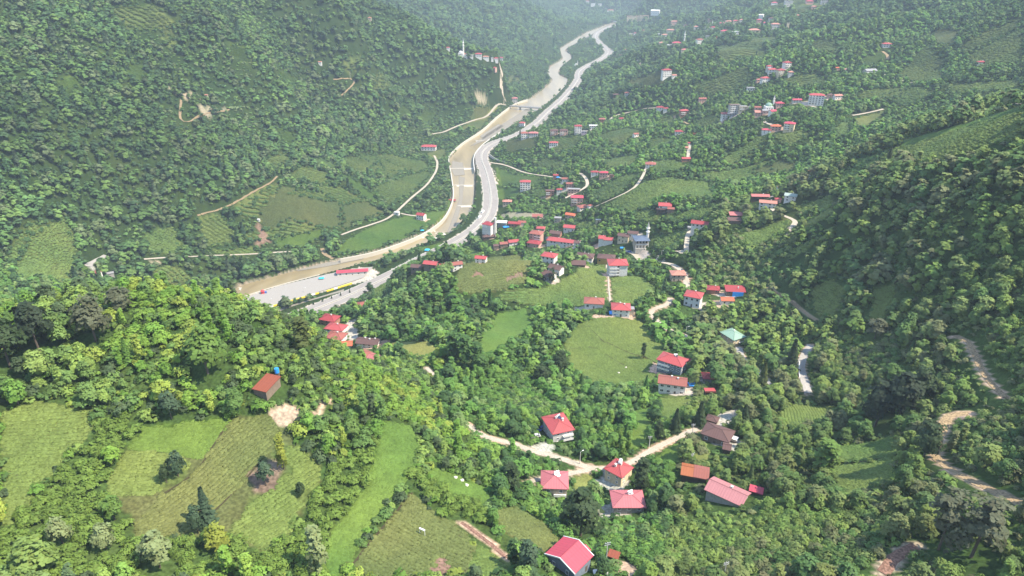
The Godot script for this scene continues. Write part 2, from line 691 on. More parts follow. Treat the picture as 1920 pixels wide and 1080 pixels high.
# ---------------------------------------------------------------- houses
func roof_mesh(kind: String, w: float, d: float, pitch: float, over: float) -> ArrayMesh:
	# sits on y = 0; gable and hip ridges run along the longer side (gable: along x)
	var st := SurfaceTool.new()
	st.begin(Mesh.PRIMITIVE_TRIANGLES)
	var a := w * 0.5 + over
	var b := d * 0.5 + over
	var th := 0.22
	var faces := []
	if kind == "hip":
		var rise := minf(a, b) * pitch
		if a >= b:
			var r := a - b
			var p := Vector3(-r, rise, 0)
			var q := Vector3(r, rise, 0)
			faces = [[Vector3(-a, 0, b), Vector3(a, 0, b), q, p], [Vector3(a, 0, -b), Vector3(-a, 0, -b), p, q], [Vector3(a, 0, b), Vector3(a, 0, -b), q], [Vector3(-a, 0, -b), Vector3(-a, 0, b), p]]
		else:
			var r := b - a
			var p := Vector3(0, rise, -r)
			var q := Vector3(0, rise, r)
			faces = [[Vector3(a, 0, b), Vector3(a, 0, -b), p, q], [Vector3(-a, 0, -b), Vector3(-a, 0, b), q, p], [Vector3(-a, 0, b), Vector3(a, 0, b), q], [Vector3(a, 0, -b), Vector3(-a, 0, -b), p]]
	elif kind == "gable":
		var rise := b * pitch
		var p := Vector3(-a, rise, 0)
		var q := Vector3(a, rise, 0)
		faces = [[Vector3(-a, 0, b), Vector3(a, 0, b), q, p], [Vector3(a, 0, -b), Vector3(-a, 0, -b), p, q]]
	elif kind == "shed":
		var rise := b * 2.0 * pitch * 0.5
		faces = [[Vector3(-a, 0, b), Vector3(a, 0, b), Vector3(a, rise, -b), Vector3(-a, rise, -b)]]
	else:
		faces = [[Vector3(-a, 0, b), Vector3(a, 0, b), Vector3(a, 0, -b), Vector3(-a, 0, -b)]]
	var edges := {}
	for f in faces:
		var n: Vector3 = (f[1] - f[0]).cross(f[2] - f[0]).normalized()
		var along: Vector3 = (f[1] - f[0]).normalized()
		var up := n.cross(along)
		for t in ([[0, 2, 1], [0, 3, 2]] if f.size() == 4 else [[0, 2, 1]]):
			for k in t:
				var p: Vector3 = f[k] + Vector3(0, th, 0)
				st.set_normal(n)
				st.set_uv(Vector2((f[k] - f[0]).dot(along), (f[k] - f[0]).dot(up)))
				st.add_vertex(p)
			for k in [t[0], t[2], t[1]]:
				st.set_normal(-n)
				st.set_uv(Vector2.ZERO)
				st.add_vertex(f[k])
		for k in f.size():
			var p: Vector3 = f[k]
			var q: Vector3 = f[(k + 1) % f.size()]
			var key := "%.2v" % [(p + q) * 0.5]
			if edges.has(key):
				edges.erase(key)
			else:
				edges[key] = [p, q]
	for key in edges:
		var p: Vector3 = edges[key][0]
		var q: Vector3 = edges[key][1]
		var n := (q - p).cross(Vector3.UP).normalized()
		var t := Vector3(0, th, 0)
		for c in [p, q + t, q, p, p + t, q + t]:
			st.set_normal(n)
			st.set_uv(Vector2(0.2, 0.2))
			st.add_vertex(c)
	return st.commit()

func ridge_caps(kind: String, w: float, d: float, pitch: float, over: float) -> ArrayMesh:
	var st := SurfaceTool.new()
	st.begin(Mesh.PRIMITIVE_TRIANGLES)
	var a := w * 0.5 + over
	var b := d * 0.5 + over
	var lines := []
	if kind == "hip":
		var rise := minf(a, b) * pitch
		var p := Vector3(-(a - b), rise, 0) if a >= b else Vector3(0, rise, -(b - a))
		var q := -p + Vector3(0, 2.0 * rise, 0)
		lines.append([p, q])
		for s in [-1.0, 1.0]:
			for t in [-1.0, 1.0]:
				var c := Vector3(a * s, 0, b * t)
				lines.append([c, p if c.distance_to(p) < c.distance_to(q) else q])
	else:
		lines.append([Vector3(-a, b * pitch, 0), Vector3(a, b * pitch, 0)])
	for l in lines:
		var p: Vector3 = l[0] + Vector3(0, 0.25, 0)
		var q: Vector3 = l[1] + Vector3(0, 0.25, 0)
		if p.distance_to(q) < 0.05:
			continue
		var s := (q - p).cross(Vector3.UP).normalized() * 0.16
		var u := Vector3(0, 0.07, 0)
		quad(st, p - s, p + u, q + u, q - s)
		quad(st, p + u, p + s, q + s, q + u)
	st.generate_normals()
	return st.commit()

func window_at(parent: Node3D, at: Vector3, turn: float, w: float, h: float, rich: bool, frame_mat: String) -> void:
	var pane := part("window", box_mesh(Vector3(w, h, 0.06)), parent, mats.glass, at, turn)
	if not rich:
		return
	var k := "frame%.1f_%.1f" % [w, h]
	if not shared.has(k):
		var st := SurfaceTool.new()
		for b in [[0.0, h * 0.5, w + 0.2, 0.12], [0.0, -h * 0.5, w + 0.3, 0.14], [-w * 0.5, 0.0, 0.12, h], [w * 0.5, 0.0, 0.12, h], [0.0, 0.0, 0.08, h - 0.1]]:
			var m := BoxMesh.new()
			m.size = Vector3(b[2], b[3], 0.16 if b[2] > 0.1 else 0.1)
			st.append_from(m, 0, Transform3D(Basis(), Vector3(b[0], b[1], 0.0)))
		shared[k] = st.commit()
	part("frame", shared[k], pane, mats[frame_mat])

func house(x: float, z: float, w: float, d: float, h: float, turn: float, roof: String, rc: String, wc: String, storeys: int, label: String, opts := "") -> Node3D:
	var far := -z
	var y := height_at(x, z)
	var t := deg_to_rad(turn)
	var called := "house"
	for k in [["barn", "barn"], ["shed", "shed"], ["garage", "garage"], ["pavilion", "pavilion"], ["mosque", "house"], ["hut", "hut"], ["school", "school"], ["block", "house"], ["tower", "house"]]:
		if label.contains(k[0]) and not label.contains("house") and called == "house":
			called = k[1]
			break
	var o := thing(called, label, called, Vector3(x, y, z), t)
	var deep := minf(6.0, 1.0 + maxf(w, d) * 0.4)
	var pitch := 0.4 if roof == "hip" else 0.42 if roof == "gable" else 0.3
	var over := clampf(w * 0.07, 0.35, 0.8)
	if opts.contains("posts"):
		for sx in [-1.0, 1.0]:
			for sz in [-1.0, 1.0]:
				part("post", box_mesh(Vector3(0.25, h + deep, 0.25)), o, mats.wall_white if wc == "white" else mats.wall_darkwood, Vector3(sx * (w * 0.5 - 0.2), (h - deep) * 0.5, sz * (d * 0.5 - 0.2)))
		part("wall", box_mesh(Vector3(w - 0.8, h + deep, d * 0.55)), o, mats["wall_" + wc], Vector3(0, (h - deep) * 0.5, -d * 0.2))
		part("floor_slab", box_mesh(Vector3(w, 0.25, d)), o, mats.wall_concrete, Vector3(0, 0.6, 0))
	else:
		part("wall", box_mesh(Vector3(w, h + deep, d)), o, mats["wall_" + wc], Vector3(0, (h - deep) * 0.5, 0))
	if rc == "red" and far > 330.0:
		rc = ["red", "red_worn", "red_pale", "red_deep", "red"][absi(hash(label)) % 5]
	var rm := part("roof", roof_mesh(roof, w, d, pitch, over), o, mats["roof_" + rc], Vector3(0, h, 0))
	if (roof == "hip" or roof == "gable") and far < 700.0:
		part("ridge_cap", ridge_caps(roof, w, d, pitch, over), rm, mats["roof_" + rc])
	if roof == "gable":
		var gm := SurfaceTool.new()
		gm.begin(Mesh.PRIMITIVE_TRIANGLES)
		var b := d * 0.5
		var top := (b + over) * pitch
		for s in [-1.0, 1.0]:
			var e: float = s * (w * 0.5 - 0.02)
			var lo := over * pitch
			gm = SurfaceTool.new()
			gm.begin(Mesh.PRIMITIVE_TRIANGLES)
			if s > 0.0:
				tri(gm, Vector3(e, 0, b), Vector3(e, top, 0), Vector3(e, 0, -b))
			else:
				tri(gm, Vector3(e, 0, -b), Vector3(e, top, 0), Vector3(e, 0, b))
			gm.generate_normals()
			part("gable_wall", gm.commit(), o, mats["wall_" + wc], Vector3(0, h + 0.01, 0))
	elif roof == "shed":
		var gm := SurfaceTool.new()
		gm.begin(Mesh.PRIMITIVE_TRIANGLES)
		var b := d * 0.5
		var rise := (d + 2.0 * over) * 0.15 * (d / (d + 2.0 * over))
		var a := w * 0.5 - 0.02
		for k in 3:
			gm = SurfaceTool.new()
			gm.begin(Mesh.PRIMITIVE_TRIANGLES)
			if k == 0:
				tri(gm, Vector3(a, 0, b), Vector3(a, rise, -b), Vector3(a, 0, -b))
			elif k == 1:
				tri(gm, Vector3(-a, 0, b), Vector3(-a, 0, -b), Vector3(-a, rise, -b))
			else:
				quad(gm, Vector3(-a, 0, -b + 0.02), Vector3(a, 0, -b + 0.02), Vector3(a, rise, -b + 0.02), Vector3(-a, rise, -b + 0.02))
			gm.generate_normals()
			part("gable_wall", gm.commit(), o, mats["wall_" + wc], Vector3(0, h + 0.01, 0))
	elif roof == "flat":
		part("parapet", box_mesh(Vector3(w + over * 2.0, 0.5, 0.2)), o, mats["wall_" + wc], Vector3(0, h + 0.45, d * 0.5 + over - 0.12))
	var rich := far < 420.0
	if far < 1100.0 and rng.randf() < 0.6 and not opts.contains("trim") and w > 5.0 and called == "house":
		# a bare or concreted yard along one side
		var e := Vector2(cos(t), -sin(t))
		var g := Vector2(sin(t), cos(t))
		var s := 1.0 if rng.randf() < 0.5 else -1.0
		var c := Vector2(x, z) + e * s * w * 0.45
		var a := w * rng.randf_range(0.3, 0.5) + 1.5
		var b := d * 0.5 + rng.randf_range(1.0, 3.0)
		fill_poly(PackedVector2Array([c - e * a - g * b * 0.8, c + e * a - g * b, c + e * a * 0.8 + g * b, c - e * a + g * b * 0.9]), PAVED if rng.randf() < 0.5 else DIRT)
	# windows and door
	if not label.contains("windowless") and not label.contains("blank") and w > 3.5 and h > 2.2 and called != "barn" and called != "shed" and called != "pavilion":
		var sh := h / storeys
		var ww := clampf(w * 0.12, 1.0, 1.7)
		var wh := clampf(sh * 0.45, 0.9, 1.5)
		var seen := 0
		for s in storeys:
			var wy := sh * (s + 0.55)
			var cols := clampi(int(w / 3.4), 1, 5)
			if opts.contains("single"):
				window_at(o, Vector3(0, wy, d * 0.5 + 0.02), 0.0, ww, wh, rich, "white_paint")
				cols = 0
			for c in cols:
				if s == 0 and c == cols / 2 and far < 900.0:
					part("door", box_mesh(Vector3(1.0, minf(2.1, sh * 0.8), 0.08)), o, mats.dark_timber, Vector3(((c + 0.5) / cols - 0.5) * w, minf(2.1, sh * 0.8) * 0.5, d * 0.5 + 0.03))
					continue
				if rng.randf() < 0.25 and far < 900.0:
					continue
				window_at(o, Vector3(((c + 0.5) / cols - 0.5) * w, wy, d * 0.5 + 0.02), 0.0, ww, wh, rich, "white_paint")
			var cols2 := clampi(int(d / 3.8), 1, 4)
			if far < 1300.0 or opts.contains("win"):
				for c in cols2:
					var off := ((c + 0.5) / cols2 - 0.5) * d
					# the side that faces the valley road
					if x > 0.0 and turn < 12.0 or turn < -8.0:
						window_at(o, Vector3(-w * 0.5 - 0.02, wy, off), -PI * 0.5, ww * 0.9, wh, rich, "white_paint")
					else:
						window_at(o, Vector3(w * 0.5 + 0.02, wy, off), PI * 0.5, ww * 0.9, wh, rich, "white_paint")
					if rich:
						var s2 := 1.0 if (x > 0.0 and turn < 12.0 or turn < -8.0) else -1.0
						window_at(o, Vector3(s2 * (w * 0.5 + 0.02), wy, off), s2 * PI * 0.5, ww * 0.9, wh, rich, "white_paint")
	if opts.contains("balc") or (storeys >= 3 and far < 1300.0):
		for s in range(1, storeys):
			var by := h / storeys * s
			var bw := w * 0.5
			var bx := w * 0.22 if opts.contains("balc") else -w * 0.22
			var bal := part("balcony", box_mesh(Vector3(bw, 0.2, 1.4)), o, mats.white_paint, Vector3(bx, by, d * 0.5 + 0.72))
			part("railing", box_mesh(Vector3(bw, 0.9, 0.1)), bal, mats["wall_white"], Vector3(0, 0.55, 0.64))
	if opts.contains("bluesheet"):
		part("blue_sheet", box_mesh(Vector3(w * 0.6, h + 1.5, 0.12)), o, mats.blue_sheet, Vector3(w * 0.12, h * 0.35, d * 0.5 + over + 0.15))
	if opts.contains("half"):
		part("tiled_half", roof_mesh(roof, w * 0.5, d, pitch, over), o, mats.roof_brownred, Vector3(w * 0.27, h + 0.12, 0))
	if opts.contains("chim"):
		var n := 3 if opts.contains("chim3") else 2 if opts.contains("chim2") else 1
		for i in n:
			var cx := (i - (n - 1) * 0.5) * w * 0.24 + w * 0.08
			var ch := part("chimney", box_mesh(Vector3(0.75, 2.4, 0.75)), o, mats.wall_white, Vector3(cx, h + minf(w, d) * 0.5 * pitch * 0.75, -d * 0.1 + (i % 2) * d * 0.16))
			part("cap", box_mesh(Vector3(0.95, 0.18, 0.95)), ch, mats.pole_concrete, Vector3(0, 1.42, 0))
	if opts.contains("heater"):
		var hy := h + minf(w, d) * 0.5 * pitch + 0.5
		var s := part("solar_heater", box_mesh(Vector3(2.0, 0.1, 1.8)), o, mats.panel, Vector3(w * 0.1, hy, -d * 0.08), 0.5)
		s.rotation.x = 0.6
		var tk := part("water_tank", cyl_mesh(0.3, 0.3, 2.1), s, mats.white_paint, Vector3(0, 0.35, -1.0))
		tk.rotation.z = PI * 0.5
	if opts.contains("tank"):
		var tk := part("water_tank", cyl_mesh(0.75, 0.75, 2.6), o, mats.white_paint, Vector3(w * 0.18, h + minf(w, d) * 0.5 * pitch + 0.75, -d * 0.05), 0.4)
		tk.rotation.z = PI * 0.5
	if opts.contains("trim"):
		var b := d * 0.5 + over
		for s in [-1.0, 1.0]:
			for g in [-1.0, 1.0]:
				var tr := part("bargeboard", box_mesh(Vector3(0.16, 0.4, b / cos(atan(pitch)) + 0.1)), o, mats.white_paint, Vector3(s * (w * 0.5 + over + 0.09), h + b * pitch * 0.5 + 0.14, g * b * 0.5))
				tr.rotation.x = g * atan(pitch)
	if roof != "flat" and far < 1400.0 and not opts.contains("chim") and storeys > 1 and called == "house":
		part("chimney", box_mesh(Vector3(0.7, 1.8, 0.7)), o, mats.wall_white, Vector3(w * 0.18, h + minf(w, d) * 0.5 * pitch * 0.8 + 0.3, -d * 0.06))
	return o

func minaret(o: Node3D, at: Vector3, h: float, r: float) -> void:
	var m := part("minaret", cyl_mesh(r * 1.15, r, h * 0.72), o, mats.wall_white, at + Vector3(0, h * 0.36, 0))
	part("gallery", cyl_mesh(r * 1.2, r * 1.75, h * 0.05), m, mats.wall_white, Vector3(0, h * 0.2, 0))
	part("upper_gallery", cyl_mesh(r * 1.1, r * 1.6, h * 0.05), m, mats.wall_white, Vector3(0, h * 0.36, 0))
	part("shaft", cyl_mesh(r * 0.8, r * 0.78, h * 0.12), m, mats.wall_white, Vector3(0, h * 0.42, 0))
	part("spire", cyl_mesh(r * 0.85, 0.02, h * 0.2), m, mats.galvanised, Vector3(0, h * 0.56, 0))

func small_mosque(x: float, z: float, w: float, h: float, label: String, dome: String, has_body := true) -> void:
	var o := thing("mosque", label, "mosque", Vector3(x, height_at(x, z), z))
	if has_body:
		part("wall", box_mesh(Vector3(w, w * 0.55 + 4.0, w)), o, mats.wall_white, Vector3(0, w * 0.275 - 2.0, 0))
		var s := SphereMesh.new()
		s.radius = w * 0.42
		s.height = w * 0.84
		s.radial_segments = 20
		s.rings = 10
		part("dome", s, o, mats["roof_" + dome], Vector3(0, w * 0.55, 0))
		for k in 3:
			part("window", box_mesh(Vector3(w * 0.12, w * 0.24, 0.1)), o, mats.glass, Vector3((k - 1) * w * 0.28, w * 0.26, w * 0.5 + 0.02))
	minaret(o, Vector3(w * 0.55 if has_body else 0.0, 0, 0), h, maxf(0.9, h * 0.045))

func village_mosque(x: float, z: float, turn: float, w: float, h: float, mh: float) -> void:
	var o := thing("mosque", "village mosque with slate blue hipped roof, arched porch and tall white minaret", "mosque", Vector3(x, height_at(x, z), z), turn)
	part("wall", box_mesh(Vector3(w, h + 5.0, w * 0.8)), o, mats.wall_beige, Vector3(0, h * 0.5 - 2.5, -w * 0.1))
	var rm := part("roof", roof_mesh("hip", w + 0.4, w + 0.4, 0.36, 0.9), o, mats.roof_slate, Vector3(0, h, 0))
	part("ridge_cap", ridge_caps("hip", w + 0.4, w + 0.4, 0.36, 0.9), rm, mats.roof_slate)
	for k in 5:
		part("column", cyl_mesh(0.32, 0.3, h), o, mats.wall_white, Vector3((k - 2) * w * 0.235, h * 0.5, w * 0.47))
	for k in 4:
		var arch := part("arch", box_mesh(Vector3(w * 0.235, h * 0.16, 0.4)), o, mats.wall_white, Vector3((k - 1.5) * w * 0.235, h * 0.5, w * 0.47))
		part("window", box_mesh(Vector3(w * 0.12, h * 0.3, 0.1)), o, mats.glass, Vector3((k - 1.5) * w * 0.235, h * 0.72, w * 0.3 + 0.03))
	part("porch_floor", box_mesh(Vector3(w, 5.3, w * 0.25)), o, mats.wall_concrete, Vector3(0, -2.4, w * 0.42))
	for k in 3:
		part("window", box_mesh(Vector3(w * 0.1, h * 0.4, 0.1)), o, mats.glass, Vector3(w * 0.5 + 0.03, h * 0.55, (k - 1) * w * 0.22 - w * 0.1), PI * 0.5)
	for k in 8:
		part("step", box_mesh(Vector3(w * 0.28, 0.2, 0.5)), o, mats.pale_concrete, Vector3(w * 0.36, -0.1 - k * 0.22, w * 0.56 + k * 0.45))
	minaret(o, Vector3(w * 0.52, 0, -w * 0.18), mh, 1.25)

# ---------------------------------------------------------------- plants
func leaf_quad(v: PackedVector3Array, nn: PackedVector3Array, cc: PackedColorArray, p: Vector3, face: Vector3, shade_n: Vector3, size: float, long: float, c: Color) -> void:
	var a := face.cross(Vector3(rng.randf() - 0.5, rng.randf() - 0.5, rng.randf() - 0.5)).normalized()
	var b := face.cross(a)
	a *= size * 0.5
	b *= size * 0.5 * long
	var tip := face * size * -0.18
	for q in [p - a - b * 0.4, p + b + tip, p + a - b * 0.4, p - a - b * 0.4, p + a - b * 0.4, p - b + tip]:
		v.append(q)
		nn.append(shade_n)
		cc.append(c)

func as_mesh(v: PackedVector3Array, nn: PackedVector3Array, cc: PackedColorArray, m: Material) -> ArrayMesh:
	var arr := []
	arr.resize(Mesh.ARRAY_MAX)
	arr[Mesh.ARRAY_VERTEX] = v
	arr[Mesh.ARRAY_NORMAL] = nn
	arr[Mesh.ARRAY_COLOR] = cc
	var mesh := ArrayMesh.new()
	mesh.add_surface_from_arrays(Mesh.PRIMITIVE_TRIANGLES, arr)
	mesh.surface_set_material(0, m)
	return mesh

func crown(species: String, n: int, leaf: float, seed_: int) -> ArrayMesh:
	rng.seed = seed_
	var v := PackedVector3Array()
	var nn := PackedVector3Array()
	var cc := PackedColorArray()
	var lobes := []
	var mid := Vector3(0, 6, 0)
	if species == "broad":
		# nominal: 10 m high, 4 m radius
		for i in 17:
			var a := i * 2.4 + rng.randf() * 0.8
			var t := rng.randf()
			var r := rng.randf_range(0.9, 3.2) * (1.0 - 0.5 * t)
			lobes.append([Vector3(cos(a) * r, 3.4 + t * 4.6, sin(a) * r), rng.randf_range(0.8, 1.75) * (1.0 - 0.2 * t)])
		lobes.append([Vector3(0.2, 7.9, -0.1), 1.7])
		mid = Vector3(0, 5.2, 0)
	elif species == "hazel":
		# 3.4 m high, 2.2 m radius: a ring of leaning stems
		for i in 8:
			var a := i * 0.785 + rng.randf() * 0.5
			var r := rng.randf_range(1.0, 1.7)
			lobes.append([Vector3(cos(a) * r, rng.randf_range(1.3, 2.5), sin(a) * r), rng.randf_range(0.55, 0.95)])
		lobes.append([Vector3(0, 2.6, 0), 0.9])
		mid = Vector3(0, 0.9, 0)
	elif species == "tall":
		# 12 m high, 2.6 m radius
		for i in 12:
			var a := i * 2.4 + rng.randf()
			var t := i / 11.0
			var r := rng.randf_range(0.3, 1.4) * (1.0 - 0.7 * t)
			lobes.append([Vector3(cos(a) * r, 2.6 + t * 8.4, sin(a) * r), rng.randf_range(1.0, 1.6) * (1.05 - 0.5 * t)])
		mid = Vector3(0, 6, 0)
	elif species == "poplar":
		for i in 9:
			var t := i / 8.0
			lobes.append([Vector3(rng.randf_range(-0.4, 0.4), 2.0 + t * 9.6, rng.randf_range(-0.4, 0.4)), 1.25 * (1.1 - 0.65 * t)])
		mid = Vector3(0, 6, 0)
	elif species == "pine":
		# 13 m high, open grey layered crown
		for i in 13:
			var a := i * 2.4 + rng.randf()
			var t := i / 12.0
			var r := rng.randf_range(1.2, 3.4) * (1.0 - 0.5 * t)
			lobes.append([Vector3(cos(a) * r, 4.4 + t * 7.6, sin(a) * r), rng.randf_range(0.9, 1.4)])
		mid = Vector3(0, 7, 0)
	if species == "conifer":
		# 13 m high, 2.8 m radius at the skirt
		var tiers := 15
		for k in n:
			var t := pow(rng.randf(), 0.75)
			t = (floor(t * tiers) + rng.randf() * 0.45) / tiers
			var a := rng.randf() * TAU
			var rr := 2.8 * (1.02 - t) * rng.randf_range(0.55, 1.05) * (0.85 + 0.25 * sin(a * 5.0 + t * 40.0))
			var p := Vector3(cos(a) * rr, 1.0 + t * 12.2 - rr * 0.28, sin(a) * rr)
			var out := Vector3(cos(a), 0.55, sin(a)).normalized()
			var f := rng.randf_range(0.7, 1.25) * (0.75 + 0.4 * rr / 2.8)
			leaf_quad(v, nn, cc, p, (out + Vector3(rng.randf() - 0.5, 0.7, rng.randf() - 0.5) * 0.9).normalized(), out, leaf * rng.randf_range(0.8, 1.3), 1.3, Color(f, f, f))
		return as_mesh(v, nn, cc, mats.leaf)
	# sprays: tilted, slightly drooping discs of leaves carried on the lobes
	var per := 11
	var spread := {"broad": 0.95, "hazel": 0.62, "tall": 0.8, "poplar": 0.6, "pine": 1.0}
	for k in n / per:
		var i := rng.randi() % lobes.size()
		var c: Vector3 = lobes[i][0]
		var r: float = lobes[i][1]
		var dir := Vector3(rng.randfn(), rng.randfn() + 0.3, rng.randfn()).normalized()
		if dir.y < -0.45:
			dir.y = -dir.y
		var flat := 0.7 if species == "pine" else 0.9
		var p := c + dir * Vector3(r, r * flat, r) * rng.randf_range(0.7, 1.12)
		var out := (p - mid).normalized()
		var up := (Vector3(out.x * 0.75, 0.55 + 0.35 * out.y, out.z * 0.75) + Vector3(rng.randf() - 0.5, rng.randf() - 0.3, rng.randf() - 0.5) * 0.7).normalized()
		var e := up.cross(Vector3(rng.randf() - 0.5, rng.randf() - 0.5, rng.randf() - 0.5)).normalized()
		var g := up.cross(e)
		var f0 := rng.randf_range(0.72, 1.3)
		var rad: float = spread[species] * rng.randf_range(0.7, 1.35) * (1.0 if n > 300 else 1.5)
		for q in per:
			var a := rng.randf() * TAU
			var t := sqrt(rng.randf())
			var s := p + (e * cos(a) + g * sin(a)) * rad * t - up * rad * 0.35 * t * t
			var face := (up * 0.9 + (e * cos(a) + g * sin(a)) * 0.35 * t + Vector3(rng.randf() - 0.5, rng.randf() - 0.5, rng.randf() - 0.5) * 0.7).normalized()
			var sn := (face * 0.7 + out * 0.45).normalized()
			var f := f0 * rng.randf_range(0.8, 1.2)
			leaf_quad(v, nn, cc, s, face, sn, leaf * rng.randf_range(0.65, 1.25), 1.3, Color(f * rng.randf_range(0.93, 1.1), f, f * 0.95))
	return as_mesh(v, nn, cc, mats.leaf)

func trunk_mesh(h: float, r: float, limbs: int, seed_: int) -> ArrayMesh:
	rng.seed = seed_
	var st := SurfaceTool.new()
	st.begin(Mesh.PRIMITIVE_TRIANGLES)
	limb(st, Vector3(0, -1.0, 0), Vector3(rng.randf_range(-0.3, 0.3), h * 0.55, rng.randf_range(-0.3, 0.3)), r, r * 0.6)
	limb(st, Vector3(0, h * 0.5, 0), Vector3(rng.randf_range(-0.4, 0.4), h * 0.9, rng.randf_range(-0.4, 0.4)), r * 0.62, r * 0.15)
	for i in limbs:
		var a := i * TAU / limbs + rng.randf()
		var y := h * rng.randf_range(0.28, 0.6)
		limb(st, Vector3(0, y, 0), Vector3(cos(a) * h * 0.2, y + h * 0.2, sin(a) * h * 0.2), r * 0.45, r * 0.1)
	st.generate_normals()
	return st.commit()

func limb(st: SurfaceTool, a: Vector3, b: Vector3, ra: float, rb: float) -> void:
	var d := (b - a).normalized()
	var s := d.cross(Vector3(0.31, 0.2, 0.93)).normalized()
	var t := d.cross(s)
	for k in 6:
		var u := s * cos(k * TAU / 6.0) + t * sin(k * TAU / 6.0)
		var w := s * cos((k + 1) * TAU / 6.0) + t * sin((k + 1) * TAU / 6.0)
		quad(st, a + u * ra, b + u * rb, b + w * rb, a + w * ra)

const NOMINAL := {"broad": [10.0, 4.0], "hazel": [3.4, 2.2], "tall": [12.0, 2.5], "poplar": [12.4, 1.3], "pine": [13.0, 4.0], "conifer": [13.2, 2.8]}

func make_plant_meshes() -> void:
	for s in NOMINAL:
		var big := {"broad": 1500, "hazel": 480, "tall": 1000, "poplar": 500, "pine": 900, "conifer": 900}
		var size := {"broad": 0.6, "hazel": 0.4, "tall": 0.6, "poplar": 0.5, "pine": 0.6, "conifer": 0.8}
		mesh_of[s] = []
		mesh_of[s + "_far"] = []
		mesh_of[s + "_trunk"] = trunk_mesh(NOMINAL[s][0] * 0.85, 0.09 if s == "hazel" else 0.24, 7 if s == "hazel" else 5, 77)
		for k in (5 if s == "broad" else 3):
			mesh_of[s].append(crown(s, big[s], size[s], 100 + k * 7 + s.length() * 31))
			mesh_of[s + "_far"].append(crown(s, big[s] / 4, size[s] * 1.9, 300 + k * 7 + s.length() * 31))
	for k in 3:
		rng.seed = 900 + k
		var v := PackedVector3Array()
		var nn := PackedVector3Array()
		var cc := PackedColorArray()
		for i in 26:
			var a := rng.randf() * TAU
			var e := asin(rng.randf())
			var dir := Vector3(cos(a) * cos(e), sin(e), sin(a) * cos(e))
			var f := rng.randf_range(0.78, 1.22)
			leaf_quad(v, nn, cc, dir * Vector3(0.62, 0.5, 0.62), (dir + Vector3(rng.randf() - 0.5, 0.6, rng.randf() - 0.5)).normalized(), (dir + Vector3(0, 0.5, 0)).normalized(), rng.randf_range(0.35, 0.6), 1.2, Color(f, f, f * 0.9))
		tea_mesh.append(as_mesh(v, nn, cc, mats.leaf))

func tint_material(c: Color) -> StandardMaterial3D:
	var key := "leaf%.3f_%.3f_%.3f" % [c.r, c.g, c.b]
	if not mats.has(key):
		var m: StandardMaterial3D = mats.leaf.duplicate()
		m.albedo_color = Color(c.r, c.g, c.b).linear_to_srgb()
		mats[key] = m
	return mats[key]

func tree_thing(at: Vector3, species: String, variant: int, width: float, height: float, turn: float, tint: Color, label: String, group := "") -> void:
	var called: String = {"broad": "broadleaf_tree", "hazel": "hazel_bush", "tall": "tall_tree", "poplar": "poplar_tree", "pine": "pine_tree", "conifer": "spruce_tree"}[species]
	var cat := "bush" if species == "hazel" else "tree"
	var o := thing(called, label, cat, at, turn, group)
	o.scale = Vector3(width, height, width)
	part("trunk", mesh_of[species + "_trunk"], o, mats.bark)
	part("crown", mesh_of[species][variant], o, tint_material(tint))

func plant(where: String, x: float, z: float, species: String, width: float, height: float, tint: Color, far: bool) -> void:
	var y := height_at(x, z)
	var variant: int = rng.randi() % mesh_of[species].size()
	var turn := rng.randf() * TAU
	if not far:
		near_trees.append([height * NOMINAL[species][0] * width * NOMINAL[species][1] / (z * z), where, Vector3(x, y - 0.1, z), species, variant, width, height, turn, tint])
		return
	var key := where + "|" + species + "_far|" + str(variant)
	if not stuff_at.has(key):
		stuff_at[key] = [[], []]
	stuff_at[key][0].append(Transform3D(Basis(Vector3.UP, turn).scaled_local(Vector3(width, height, width)), Vector3(x, y - 0.15, z)))
	stuff_at[key][1].append(tint)

const MIX := {
	"wooded ridge": [[0.1, 0.16, 0.026], [0.15, 0.185, 0.034], [0.08, 0.145, 0.024], [0.065, 0.11, 0.03], [0.045, 0.065, 0.03], [0.13, 0.18, 0.042], [0.085, 0.13, 0.036]],
	"ravine": [[0.07, 0.13, 0.028], [0.057, 0.11, 0.028], [0.098, 0.16, 0.032], [0.036, 0.07, 0.025], [0.1, 0.145, 0.05], [0.07, 0.14, 0.03]],
	"right hill": [[0.094, 0.145, 0.034], [0.115, 0.155, 0.038], [0.068, 0.105, 0.03], [0.11, 0.14, 0.045], [0.1, 0.108, 0.05], [0.06, 0.105, 0.03]],
	"left hillside": [[0.064, 0.115, 0.036], [0.05, 0.095, 0.034], [0.088, 0.138, 0.038], [0.04, 0.072, 0.03], [0.088, 0.112, 0.052], [0.072, 0.125, 0.034]],
	"far valley": [[0.066, 0.118, 0.036], [0.052, 0.095, 0.034], [0.084, 0.135, 0.038]],
}

func area_of(x: float, d: float) -> String:
	if d > 1400.0:
		return "far valley"
	if d < 330.0 and x < d * -0.1 + (8.0 if d < 230.0 else -6.0):
		return "wooded ridge"
	if x > d * 0.3 and d < 640.0:
		return "right hill"
	if x < -0.06 * d and d > 560.0:
		return "left hillside"
	return "ravine"

func in_view(x: float, y: float, d: float, margin: float) -> bool:
	var cp := cos(deg_to_rad(PITCH))
	var sp := sin(deg_to_rad(PITCH))
	var drop := CAM_H - y
	var depth := d * cp + drop * sp
	return absf(x) < depth * (0.737 + margin) + 12.0 and absf(drop * cp - d * sp) < depth * (0.414 + margin) + 12.0

